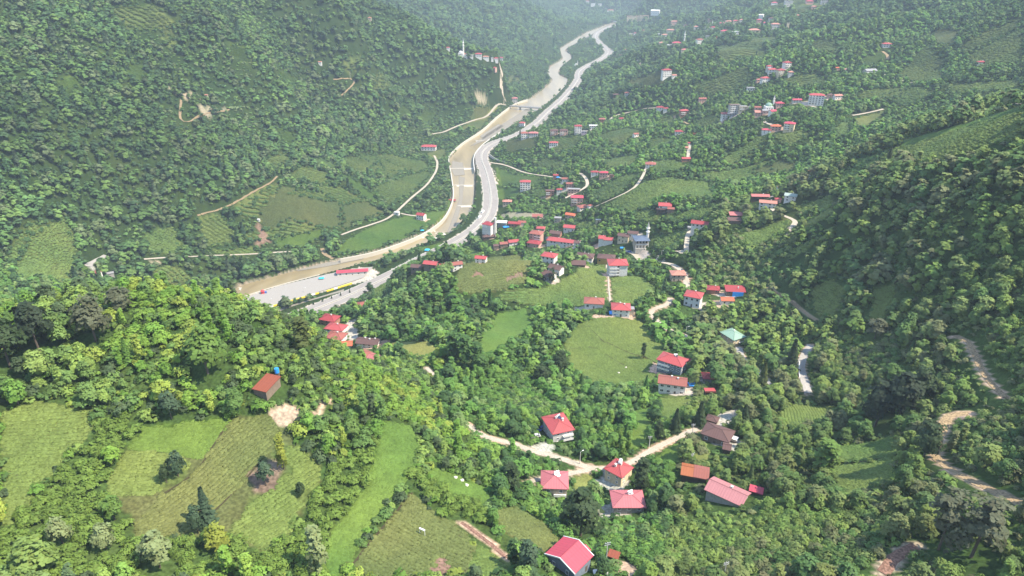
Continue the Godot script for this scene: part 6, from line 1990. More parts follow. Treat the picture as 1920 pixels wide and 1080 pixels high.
	house(-9.8, -743.7, 8.6, 6.8, 4.7, 12, "gable", "brownred", "wood", 1, "brownish roofed timber house next to the crooked red roof")
	house(-18.4, -741.6, 6.1, 6.1, 4.7, 10, "gable", "brown", "wood", 1, "grey timber hut with dark roof west of the brownish timber house")
	house(-28.7, -797.8, 11.7, 10.4, 18.1, -28, "hip", "red", "white", 6, "tall white windowless tower block with red roof beside the highway")
	house(-28.7, -793.2, 13.7, 7.8, 3.5, 10, "hip", "brown", "darkwood", 1, "dark brown roof at the foot of the white tower block")
	house(-13, -836.2, 11.6, 8.9, 5.8, -8, "flat", "white", "concrete", 1, "white roofed workshop shed east of the tower block")
	house(3.4, -827.3, 14.9, 7.4, 4.3, -10, "gable", "red", "brick", 1, "red roofed workshop, middle one of the yard east of the tower block")
	house(13.5, -829.2, 10.1, 6.1, 4.3, -10, "gable", "red", "white", 1, "red roofed workshop, last one of the yard east of the tower block")
	house(33.4, -857.4, 12.5, 6.3, 2.2, -5, "shed", "red", "pink", 1, "low red roof on the bare earth terrace")
	house(-90.2, -602.7, 10.1, 7.1, 4.4, -10, "gable", "brown", "wood", 1, "timber house with brown roof at the west end of the row above the highway")
	house(-109.2, -749.4, 8.2, 5.7, 4.1, -10, "hip", "red", "white", 1, "small red roof peeking over the brown roofed house of the row")
	house(-76, -595.8, 12, 7.5, 4.4, -14, "gable", "red", "wood", 2, "red roofed timber house, second of the row above the highway")
	house(-63.5, -590.2, 7.9, 6.4, 4.9, 14, "gable", "red", "wood", 2, "red roofed house with white porch, third of the row above the highway")
	house(-43.4, -497.7, 7.9, 5.8, 5, 20, "gable", "brownred", "white", 2, "white walled house with brownish roof at the east end of the row above the highway")
	house(-24.4, -504.2, 8.4, 5.5, 3.7, -12, "gable", "red", "white", 2, "white house with red roof alone between the two hillside fields")
	house(-144.9, -606, 17.8, 11.5, 4.1, 14, "hip", "red", "white", 1, "white house with large red roof alone in the trees above the parking ground", "chim")
	house(-129.3, -433.9, 11.3, 8.3, 4.3, -18, "hip", "red", "brick", 2, "red roofed house, topmost of the cluster behind the wooded ridge", "chim")
	house(-121.7, -420.4, 12.5, 8.1, 3.8, -16, "hip", "red", "white", 2, "white house with red roof, second of the cluster behind the wooded ridge", "chim")
	house(-117.9, -404.7, 11.4, 8.6, 4.1, -16, "hip", "red", "white", 2, "white house with red roof, third of the cluster behind the wooded ridge", "chim")
	house(-112.1, -394.3, 13.3, 5.6, 2, 8, "gable", "orange", "white", 1, "low orange roofed house, bottom of the cluster behind the wooded ridge")
	house(-93.6, -392.3, 13.9, 7, 3.2, -10, "gable", "brown", "white", 2, "white walled house with dark brown roof beside the red roofed cluster", "chim3")
	house(-92.4, -371.5, 8.6, 7.3, 3.1, -28, "hip", "brownred", "white", 1, "house with patched red and grey roof sunk among the ridge trees")
	house(-79.7, -345.8, 6.8, 5.6, 3.3, -28, "gable", "red", "pink", 1, "pink walled wing with red roof beside the patched roof house")
	house(157, -678.6, 12, 8.8, 5.8, -10, "gable", "red", "white", 2, "white house with red roof joined to two brown barns on the tea slope", "chim")
	house(153.7, -676.7, 9.8, 6, 4.1, -10, "gable", "brown", "darkwood", 1, "dark barn with brown roof in front of the tea slope house")
	house(161.8, -671.8, 6.5, 4.9, 3.5, -10, "gable", "brownred", "wood", 1, "brown roofed shed east of the dark barn on the tea slope")
	house(172.6, -599.1, 14.7, 7.8, 6.3, -22, "gable", "red", "white", 2, "white two storey house with bright red roof where the lane reaches the hazel slope", "chim")
	house(168.4, -615.4, 4.5, 4.5, 3.2, -14, "flat", "grey", "concrete", 1, "grey concrete garage left of the bright red roofed lane house")
	house(196.5, -576.6, 10.3, 5.6, 3, -6, "shed", "red", "wood", 1, "timber barn with red sheet roof in the hazel slope")
	house(190.7, -561.5, 10.1, 5, 2.9, -6, "shed", "brown", "wood", 1, "brown roofed barn directly below the red sheet barn")
	house(229.9, -616.8, 15.3, 5.4, 4.2, -4, "gable", "red", "darkwood", 2, "long dark timber house with red and brown roof at the top of the winding lane")
	house(226.1, -585.1, 13.7, 6.1, 5, -16, "gable", "salmon", "white", 2, "white house with salmon roof at the top of the winding lane")
	house(236.2, -589.4, 5.2, 3.8, 3.5, -10, "hip", "red", "pink", 1, "tiny red roofed annex beside the salmon roof house")
	house(244.7, -584, 9.4, 6.6, 4.9, -25, "gable", "greygreen", "white", 2, "white house with grey green gabled roof at the top of the winding lane")
	house(286.7, -639.5, 11.1, 5, 3.2, -8, "gable", "brownred", "white", 1, "white cottage with brownish roof behind the hazel ridge")
	house(257.6, -640.3, 7.1, 4.1, 2.1, 0, "gable", "orange", "white", 1, "small orange roof in the trees above the salmon roof house")
	house(344.2, -725.5, 9.6, 4.5, 1.8, 0, "gable", "orange", "beige", 1, "lone orange roof in the wood below the striped tea crest")
	house(19.6, -989.8, 14.9, 8.6, 13.2, -3, "hip", "red", "white", 4, "white four storey apartment house in the riverside meadow", "win")
	house(-6.9, -950.5, 12.2, 7.6, 5.7, -3, "hip", "salmon", "beige", 2, "beige house with salmon roof east of the highway bend")
	house(85.4, -872.4, 15.4, 9.8, 8.9, -5, "hip", "crimson", "pink", 3, "pink three storey school with crimson roof in the lower village", "win")
	house(89.8, -836.5, 12.2, 9.5, 3.6, 20, "hip", "red", "white", 1, "building with wide red roof below the pink school")
	house(97.1, -819, 5.9, 4.6, 3.5, 20, "hip", "red", "white", 1, "little red roof east of the wide roof below the school")
	house(73.5, -823, 11.4, 6.7, 4.3, -25, "gable", "orange", "pink", 1, "orange roofed house under the trees below the school")
	house(57.6, -824.1, 8, 6, 5.7, -10, "flat", "grey", "beige", 2, "half built beige house with flat slab roof near the earth terrace")
	house(98.7, -748.4, 5.5, 3, 3.3, 0, "flat", "white", "cream", 1, "tiny cream hut among the poplars")
	house(52.7, -928.4, 11.1, 5.9, 7.8, -3, "flat", "brown", "brick", 3, "unplastered brick block west of the little white red house")
	house(65.5, -922.4, 7.4, 5.9, 6.2, -3, "hip", "red", "white", 2, "little white house with red roof beside the unplastered brick block")
	house(83.8, -905.4, 15.9, 5.8, 6.1, -5, "flat", "grey", "pink", 2, "long pink hall with grey roof above the school")
	house(64.5, -994.1, 7.1, 5.5, 4.9, -5, "gable", "red", "brick", 2, "small brick house with red roof at the meadow road")
	house(75.8, -955.9, 9.1, 6.1, 4.8, -6, "gable", "brownred", "white", 1, "white house with brownish roof, top of the village above the school")
	house(80.4, -927.3, 10.3, 5.9, 5.4, -6, "gable", "brownred", "pink", 2, "pink house with brownish roof, middle of the village above the school")
	house(113.9, -931.3, 9.6, 5.9, 5.4, -6, "hip", "red", "white", 2, "white house with red roof west of the pink two storey house")
	house(124, -913, 10.8, 6.5, 7.5, -6, "hip", "crimson", "pink", 2, "pink two storey house with red roof under the curved tea bank")
	house(133, -899.2, 5.7, 4.3, 3.7, -20, "flat", "brown", "brick", 1, "brick garage east of the pink two storey house")
	house(176.5, -865, 12.2, 9.5, 4.9, -12, "hip", "red", "white", 2, "white house with red roof at the top of the dirt track over the tea bank")
	house(215.3, -844, 9.9, 5.3, 3.4, 0, "gable", "red", "brick", 1, "low red roof at the end of the steep dirt track")
	house(22.1, -1250.3, 11.5, 9.6, 10.9, 5, "hip", "red", "white", 3, "white three storey house with red roof over the river meadow", "win")
	house(38.4, -1246.9, 16.3, 8.6, 6.9, -3, "hip", "red", "palegrey", 2, "pale house with red roof east of the white three storey house", "win")
	house(74.4, -1226.1, 13.2, 8.5, 8.7, -3, "hip", "brown", "pink", 3, "pink apartment house with brown roof, west one of the twins", "win")
	house(90.2, -1210.8, 13, 8.4, 8.6, 3, "hip", "brown", "pink", 3, "pink apartment house with brown roof, east one of the twins", "win")
	house(114.5, -1205, 12, 8.3, 13.3, 0, "hip", "red", "white", 5, "white five storey tower house with red roof next to the twins", "win")
	house(123.6, -1190.4, 8.2, 5.5, 5.6, 0, "flat", "grey", "lilac", 2, "lilac house at the foot of the white tower house")
	house(142.6, -1216.7, 14, 7.5, 6.7, -2, "flat", "white", "white", 2, "white villa with flat roof on the hill lane", "win")
	house(168, -1303.2, 10.9, 7, 6.1, -2, "hip", "red", "brick", 2, "brick house with red roof at the bend of the hill lane")
	house(201.6, -1283.1, 9.8, 6.9, 5, -4, "hip", "red", "pink", 1, "small red roofed house beyond the bend of the hill lane")
	house(70.9, -1174.4, 14.5, 7.3, 6.6, -6, "hip", "red", "white", 2, "white house with red roof alone in the river meadow field", "win")
	house(21.2, -1460.6, 11.2, 8.9, 6.9, -15, "hip", "red", "white", 2, "white house with red roof between river and highway")
	house(6.5, -1713.8, 12.9, 10.3, 11.8, 0, "hip", "red", "palegrey", 3, "tall house with red roof at the end of the river bridge", "win")
	house(-153.8, -1270.3, 26.6, 11.8, 7.1, -4, "hip", "red", "white", 2, "white house with long red roof on the west bank above the river wall", "win")
	house(-124.9, -905.2, 11, 8.8, 7, -22, "gable", "red", "white", 2, "white house with red roof in the west bank meadow")
	house(-89.3, -991.5, 9.6, 4.8, 3.4, 0, "gable", "red", "concrete", 1, "small red roofed hut against the river wall")
	house(-160.1, -914.4, 6.7, 4.4, 3.9, -10, "flat", "white", "white", 1, "white hut at the fork of the west bank road")
	house(-405.8, -617.8, 7.3, 4.7, 2.9, -25, "gable", "brownred", "white", 1, "white cottage with brown roof below the bright west meadow")
	house(-402.3, -631.7, 6.4, 4.3, 1.8, 30, "gable", "grey", "concrete", 1, "grey roofed shed east of the west meadow cottage")
	house(-316.1, -817.3, 2.7, 2, 2.1, 0, "gable", "white", "white", 1, "tiny white hut in the west hillside tea plots")
	house(-421.2, -741.8, 3, 2.4, 1.9, 0, "gable", "salmon", "beige", 1, "tiny hut among trees on the west hillside")
	house(-343.1, -1294, 5.7, 3.8, 3.8, 0, "gable", "salmon", "white", 1, "small white house high in the west forest")
	house(-425.3, -987.4, 3.7, 3, 2.3, 0, "gable", "salmon", "beige", 1, "small hut beside the pale landslip scar")
	house(-295.2, -1541.3, 6.6, 5.5, 5.5, 0, "hip", "salmon", "beige", 2, "pale house high on the forested west crest")
	house(289.2, -1347.2, 17, 9, 13.1, 12, "hip", "red", "white", 4, "white four storey house with red roof over the dark tea field", "win")
	house(301.3, -1334.5, 7.9, 5.9, 5, 10, "gable", "salmon", "white", 1, "small pale house just below the four storey house over the dark field")
	house(227.5, -1403, 9.5, 6.3, 6.4, 0, "hip", "red", "palegrey", 2, "grey house with red roof at the foot of the dark tea field")
	house(212.4, -1449.5, 12, 6.5, 4.4, 0, "hip", "brown", "darkwood", 1, "dark brown roofed house west of the foot of the dark tea field")
	house(262.6, -1247.1, 12.3, 7.6, 5.8, -8, "hip", "red", "white", 2, "white house with red roof, western of two at the lane end")
	house(269.6, -1231.1, 8.4, 6.5, 5.7, -8, "hip", "red", "white", 2, "white house with red roof, eastern of two at the lane end")
	house(294.4, -1200.9, 14.6, 8.2, 8.4, 8, "hip", "red", "brick", 3, "brick three storey house with red roof on its own earth terrace", "win")
	house(324.9, -1208.1, 11.8, 7.3, 6.5, 5, "gable", "brownred", "pink", 2, "pinkish house amid trees west of the hospital sized block")
	house(313.1, -1024.3, 13.2, 7.8, 7.2, 2, "hip", "red", "white", 3, "white house with red roof below the tall grey white block", "win")
	house(320.8, -1017.4, 13.8, 7.7, 15.7, 4, "flat", "brown", "palegrey", 6, "tall grey white six storey block on the right hillside", "win")
	house(331.5, -1011.6, 10.7, 7.7, 6.2, -3, "flat", "grey", "cream", 3, "cream annex attached to the tall six storey block")
	house(318.6, -1012, 12.3, 5.4, 4.7, 4, "flat", "grey", "bluegrey", 2, "low grey hall at the foot of the tall six storey block")
	house(341.8, -967.6, 14, 8.1, 4.5, -5, "gable", "salmon", "pink", 2, "salmon roofed house southwest of the green domed mosque")
	house(344, -985.3, 9, 5.2, 3.8, -3, "gable", "brownred", "pink", 1, "brownish roof west of the green domed mosque")
	house(348.6, -965.1, 8.8, 5.9, 4.5, -5, "gable", "grey", "pink", 1, "grey roofed house in front of the green domed mosque")
	house(353.2, -951.5, 8.7, 6.5, 5.2, 20, "gable", "crimson", "white", 2, "white house with crimson roof southeast of the green domed mosque")
	house(367.6, -969.4, 10.3, 7.3, 5.2, 0, "hip", "crimson", "pink", 2, "rounded crimson roofed house behind the minaret")
	house(388.6, -965.4, 11.6, 5.1, 3.7, 0, "gable", "crimson", "palegrey", 2, "house with wide crimson roof between minaret and the large white block")
	house(314.7, -858.8, 9.9, 5.9, 4.7, -10, "hip", "crimson", "white", 2, "white house with crimson roof, western of three along the track")
	house(325.7, -858.6, 11.8, 6.6, 5.4, -6, "hip", "orange", "pink", 2, "pink house with orange roof, middle of three along the track")
	house(337.6, -847, 11.7, 7.8, 9.3, -30, "hip", "crimson", "cream", 4, "cream four storey house with crimson roof, eastern of three along the track", "win")
	house(410, -953.7, 18.6, 8.6, 12.4, -16, "hip", "red", "white", 5, "large white five storey block with grid of dark windows and red roof", "win")
	house(434.2, -969.1, 6.6, 5.8, 4.4, -10, "gable", "brown", "pink", 2, "brown roofed house right behind the large white five storey block")
	house(443.4, -965.1, 11.6, 5.8, 4.4, 14, "gable", "salmon", "white", 2, "pale house with salmon gables east of the large white five storey block")
	house(442.9, -1165, 11.2, 8.6, 8.7, 15, "hip", "red", "white", 3, "white three storey house with red roof, highest of the hillside cluster", "win")
	house(423.1, -1186.1, 8.8, 6.1, 7.1, 10, "hip", "red", "palegrey", 3, "grey house with red roof, western end of the hillside cluster")
	house(424.5, -1173.2, 13, 7.8, 5.3, -5, "hip", "red", "white", 2, "white house with wide red roof in the middle of the hillside cluster")
	house(430.2, -1153.2, 12, 8.5, 8.6, 15, "hip", "red", "cream", 3, "cream house with red roof in the middle of the hillside cluster", "win")
	house(439.8, -1134.6, 7.6, 5.9, 6, 0, "hip", "salmon", "palegrey", 2, "grey house with salmon roof, eastern end of the hillside cluster")
	house(408.8, -1157, 12.9, 8.6, 6.1, 10, "hip", "red", "white", 2, "white house with red roof, lower edge of the hillside cluster")
	house(402.7, -1168.1, 7.8, 5.2, 3.5, 10, "hip", "red", "pink", 1, "little red roof west of the lower edge of the hillside cluster")
	house(384.5, -1147, 12, 6, 5.2, -4, "flat", "grey", "white", 1, "white concrete house alone below the hillside cluster")
	house(504.4, -1118.6, 7.4, 4.1, 3.3, 0, "hip", "orange", "pink", 1, "small orange roofed house west of the grey roof block")
	house(510.7, -1104.2, 7.4, 4.1, 5, 0, "gable", "salmon", "palegrey", 2, "narrow pale house beside the small orange roofed house")
	house(541.8, -1090.5, 17.8, 9.7, 7.3, 14, "gable", "grey", "palegrey", 3, "large grey house with grey roof under the cone shaped tea hill")
	house(598, -1167.5, 12.8, 6.8, 5.1, -4, "hip", "red", "palegrey", 2, "house with red roof above the forked dirt track")
	house(617.8, -953.1, 9.1, 5.6, 3.5, -4, "hip", "red", "palegrey", 2, "house with red roof among the terraces near the right edge")
	house(254.5, -1057.6, 11.4, 6.5, 4.2, -3, "hip", "red", "white", 2, "white house with red roof beside a pale forecourt on the lower slope")
	house(194.7, -1089.5, 7.6, 5.9, 4.3, 20, "gable", "red", "white", 1, "little white house with red roof near the dark pine")
	house(248, -967.1, 3.7, 3, 2.3, 0, "gable", "crimson", "white", 1, "tiny crimson roof at the top of the steep dirt track")
	house(235.3, -931.7, 7.2, 4.3, 3, 0, "gable", "salmon", "pink", 1, "pale house halfway down the steep dirt track")
	house(269.3, -1016.7, 6.3, 2.3, 1.6, 0, "flat", "orange", "brick", 1, "small orange shed east of the pale forecourt")
	house(432.4, -2301.8, 21.9, 10.1, 6.8, 0, "hip", "orange", "cream", 1, "orange roofed house nearest the valley road in the far village")
	house(462.3, -2393.6, 19.2, 10.5, 8.8, 0, "hip", "red", "white", 2, "white house with red roof above the orange roofed far house")
	house(416.7, -2036.5, 14.8, 11.9, 10.4, 0, "hip", "salmon", "cream", 2, "cream house with salmon roof in the far village west of its minaret")
	house(426.1, -1974.7, 13, 8.6, 7.2, 0, "flat", "white", "white", 2, "plain white house in the far village west of the crimson hall")
	house(442.5, -1966.8, 22.9, 12.9, 8.6, 0, "hip", "crimson", "pink", 2, "long crimson roofed hall at the foot of the far village minaret")
	house(422.1, -1776.2, 18.2, 10.4, 10.5, 0, "hip", "red", "cream", 2, "cream house with red roof standing lowest in the far village")
	house(462.4, -1807.6, 17.1, 9.2, 11.9, 20, "hip", "red", "white", 3, "bright white house with red roof alone east of the far village minaret")
	house(558.9, -1932.5, 22.4, 12.6, 9.8, -10, "hip", "crimson", "cream", 2, "cream house with crimson roof on the far meadow edge")
	house(516.8, -1705.3, 13.6, 8.6, 8.7, 0, "flat", "white", "white", 2, "square white house on the far meadow edge")
	house(564.6, -1721, 24.9, 12.4, 7.5, 0, "hip", "salmon", "cream", 2, "wide salmon roofed house on a pale round terrace")
	house(496.3, -1767.6, 9, 6.4, 6.4, 0, "flat", "orange", "brick", 1, "small brick hut on the far meadow edge")
	house(526.5, -1962.3, 18.5, 7.1, 5.7, 0, "flat", "grey", "palegrey", 1, "low grey sheds west of the small brick hut")
	house(611.6, -2157, 15.5, 9.3, 7.8, 0, "hip", "crimson", "pink", 2, "crimson roofed house, westernmost on the far ridge road")
	house(622.4, -2126.9, 19.9, 10.7, 10.7, 0, "hip", "salmon", "cream", 2, "cream house with salmon roof, second on the far ridge road")
	house(595.5, -1972.8, 14.2, 8.5, 7.1, 0, "hip", "crimson", "cream", 2, "crimson roofed house, third on the far ridge road")
	house(612.6, -1974.2, 12.8, 8.5, 7.1, 0, "hip", "salmon", "white", 2, "white house, fourth on the far ridge road")
	house(581.3, -2131.7, 13.8, 7.7, 7.7, 0, "hip", "crimson", "white", 2, "red roofed house beside the northern far minaret")
	house(566.5, -2139.6, 13.9, 7.7, 7.8, 0, "flat", "white", "white", 2, "white flat house west of the northern far minaret")
	house(630, -2358.4, 15.2, 10.2, 10.2, 0, "hip", "brown", "pink", 2, "pinkish house above the northern far minaret")
	house(547.1, -2192.3, 14.2, 9.5, 9.5, 0, "hip", "salmon", "white", 2, "white house under the western far minaret")
	house(599.1, -2377.9, 13.7, 8.6, 8.6, 0, "flat", "grey", "palegrey", 2, "grey house behind the western far minaret")
	house(601.3, -2552.1, 16.5, 9.2, 9.2, 0, "hip", "brown", "pink", 2, "pinkish house west of the western far minaret")
	house(544.6, -2537.5, 25.7, 12.8, 12.9, -14, "hip", "salmon", "cream", 2, "salmon roofed house down in the far valley town")
	house(514.2, -2480.8, 19.8, 10.8, 9, 0, "hip", "salmon", "white", 2, "pale house below the salmon roofed town house")
	house(511, -2547.1, 11.1, 9.2, 9.3, 0, "flat", "white", "white", 2, "white block at the lower edge of the far valley town")
	house(578.3, -2637.1, 24.6, 11.4, 11.4, 0, "hip", "salmon", "pink", 2, "pink house under the dark far ridge")
	house(536.1, -3003, 13, 10.9, 13.1, 0, "hip", "crimson", "white", 2, "white house with crimson roof in the far valley town")
	house(515.9, -2746.2, 11.9, 9.9, 12, 0, "hip", "brown", "pink", 2, "brownish house in the far valley town")
	house(503.3, -2996.6, 15.2, 10.8, 10.9, 0, "hip", "crimson", "white", 2, "red and white house closest to the far river bend")
	house(484.8, -3002.2, 13, 8.7, 10.9, 0, "flat", "white", "pink", 2, "pale pink house beside the far river bend")
	house(388.4, -2459.1, 16.2, 9, 9.1, 0, "hip", "crimson", "pink", 2, "crimson roofed house beside the far road loop")
	house(406.4, -2427.9, 14.2, 7.1, 7.2, 0, "flat", "white", "white", 1, "white flat shed beside the far road loop")
	house(366.6, -2611.8, 19.1, 5.7, 5.8, 0, "flat", "white", "white", 1, "long white shed on the outside of the far road loop")
	house(354.8, -2419.1, 24.8, 5.3, 5.4, 0, "flat", "salmon", "pink", 1, "long pinkish shed under the far road loop")
	house(613.9, -3194.3, 36.5, 18.3, 13.7, -18, "gable", "white", "white", 2, "large white gabled factory hall at the head of the valley")
	house(567.6, -4295.5, 36.8, 15.3, 12.3, 0, "hip", "salmon", "white", 2, "pale houses' main block at the head of the valley")
	house(513.7, -4375.3, 18.7, 12.5, 15.6, 0, "flat", "white", "white", 2, "small white house high at the head of the valley")
	house(444.8, -4440.6, 22.1, 12.6, 12.6, 0, "hip", "salmon", "white", 2, "pale house on the far hillside at the very top edge")
	house(475.2, -4395.2, 25, 12.5, 15.7, 0, "flat", "white", "white", 2, "white house on the far hillside near the top edge")
	house(609.8, -1829.8, 11.8, 7.9, 13.2, 0, "hip", "crimson", "pink", 3, "tall narrow pink house with crimson roof in the upper right village")
	house(613.2, -1794, 15.5, 9, 7.8, -14, "hip", "crimson", "white", 2, "white house with crimson roof in the upper right village")
	house(626.5, -1869.2, 10.7, 8, 13.4, -30, "gable", "white", "white", 3, "tall white gabled house in the upper right village")
	house(637.9, -1825.5, 13.1, 7.9, 7.9, 0, "hip", "brown", "palegrey", 2, "grey brown house in the upper right village")
	house(613, -1723.4, 18.6, 9.9, 8.7, 0, "hip", "salmon", "palegrey", 2, "grey house with salmon roof at the edge of the upper right village")
	house(637.9, -1711.3, 4.9, 3.7, 11.1, 0, "flat", "white", "cream", 3, "narrow cream water tower east of the upper right village")
	house(710.3, -1836, 13.2, 7.9, 5.3, -20, "gable", "salmon", "pink", 1, "salmon roofed house alone on the upper right meadow")
	house(745, -2129.4, 15.1, 9.1, 6.1, 0, "hip", "crimson", "white", 1, "crimson roofed house near the top edge of the upper right meadow")
	house(741.8, -2011.8, 20, 11.4, 12.9, 0, "flat", "white", "palegrey", 3, "grey white block cut by the top edge")
	house(791.9, -1997.6, 18.4, 9.9, 7.1, 0, "hip", "crimson", "pink", 1, "crimson roofed house cut by the top edge")
	house(787.4, -1888.1, 18.8, 9.4, 8.1, 0, "flat", "white", "palegrey", 2, "grey white house cut by the top edge east of the crimson roof")
	house(755, -1868.5, 13.3, 6.7, 4, 0, "hip", "salmon", "pink", 1, "little salmon roof just under the top edge")
	house(-105.6, -1637.3, 9.6, 6, 6.1, 0, "hip", "salmon", "white", 1, "salmon roofed house right beside the spur mosque")
	house(-92.9, -1645.2, 9.7, 6, 4.9, 0, "flat", "white", "white", 1, "white house, second along the spur crest")
	house(-76.5, -1656.4, 14.6, 7.3, 7.3, 0, "hip", "crimson", "white", 2, "crimson roofed house, third along the spur crest")
	house(-59.8, -1661.4, 13.4, 6.1, 4.9, 0, "hip", "salmon", "white", 1, "long pale house, fourth along the spur crest")
	house(-45.3, -1665, 4.9, 4.9, 6.2, 0, "flat", "white", "white", 2, "narrow white house, fifth along the spur crest")
	house(-36.8, -1671.4, 9.8, 6.1, 6.2, 0, "hip", "crimson", "white", 1, "crimson roofed house astride the spur road")
	house(-34, -2206.2, 13, 8.1, 8.2, 0, "hip", "crimson", "white", 1, "crimson roofed house at the east end of the spur crest")
	house(-142.3, -1623.7, 7.1, 4.7, 4.8, 0, "hip", "crimson", "white", 1, "lone red roofed house west of the spur mosque")
	house(-39.3, -1660.9, 6.1, 7.4, 6.2, -30, "gable", "crimson", "pink", 1, "small red roofed house below the spur crest")
	house(247.2, -2263.2, 8.4, 6.7, 6.8, 0, "flat", "white", "white", 1, "white hut beside the far highway")
	house(515.5, -3269.1, 18.7, 14.1, 25.9, 0, "flat", "salmon", "cream", 5, "westernmost cream apartment block of the terrace at the head of the valley", "win")
	house(529.7, -3241.8, 18.6, 13.9, 23.3, 0, "flat", "salmon", "cream", 5, "second cream apartment block of the terrace at the head of the valley", "win")
	house(543.6, -3214.2, 18.4, 13.8, 20.8, 0, "flat", "salmon", "cream", 5, "middle cream apartment block of the terrace at the head of the valley", "win")
	house(560.3, -3205.1, 18.4, 13.8, 18.4, 0, "flat", "salmon", "cream", 5, "fourth cream apartment block of the terrace at the head of the valley", "win")
	house(575.9, -3189.8, 18.3, 13.7, 16, 0, "flat", "salmon", "cream", 5, "easternmost cream apartment block of the terrace at the head of the valley", "win")
	house(-182.6, -724, 34.2, 7.3, 4, 9, "gable", "crimson", "white", 1, "long white hall with dark red roof along the river parking ground")
	for o in get_children():
		if o.has_meta("category") and o is Node3D and not o is MeshInstance3D:
			var wide := 4.0
			var wm: MeshInstance3D = o.get_child(0)
			if wm.mesh is BoxMesh:
				wide = maxf(wm.mesh.size.x, wm.mesh.size.z) * 0.62
			block_front(o.position.x, o.position.z, wide + 1.5, wide + (11.0 if -o.position.z < 450.0 else 17.0))
	village_mosque(128.2, -642.1, 0.05, 13.2, 8.1, 24.4)
	block_front(128.2, -642.1, 14.0, 24.0)
	small_mosque(-115, -1633.1, 10.8, 36.3, "white spur mosque with very tall slim minaret", "white", true)
	small_mosque(203.4, -2295.6, 8.5, 18.8, "small white mosque with minaret beside the far highway", "white", true)
	small_mosque(457.3, -1946.7, 7.1, 38.6, "white minaret rising over the far village", "white", false)
	small_mosque(583.9, -2158.8, 6.2, 17.2, "small minaret at the foot of the far ridge road", "white", false)
	small_mosque(618, -2505.4, 7.2, 27.2, "pale minaret west of the far ridge road", "white", false)
	small_mosque(354, -971.8, 11.1, 21.8, "hillside mosque with pale green dome and white minaret", "green", true)

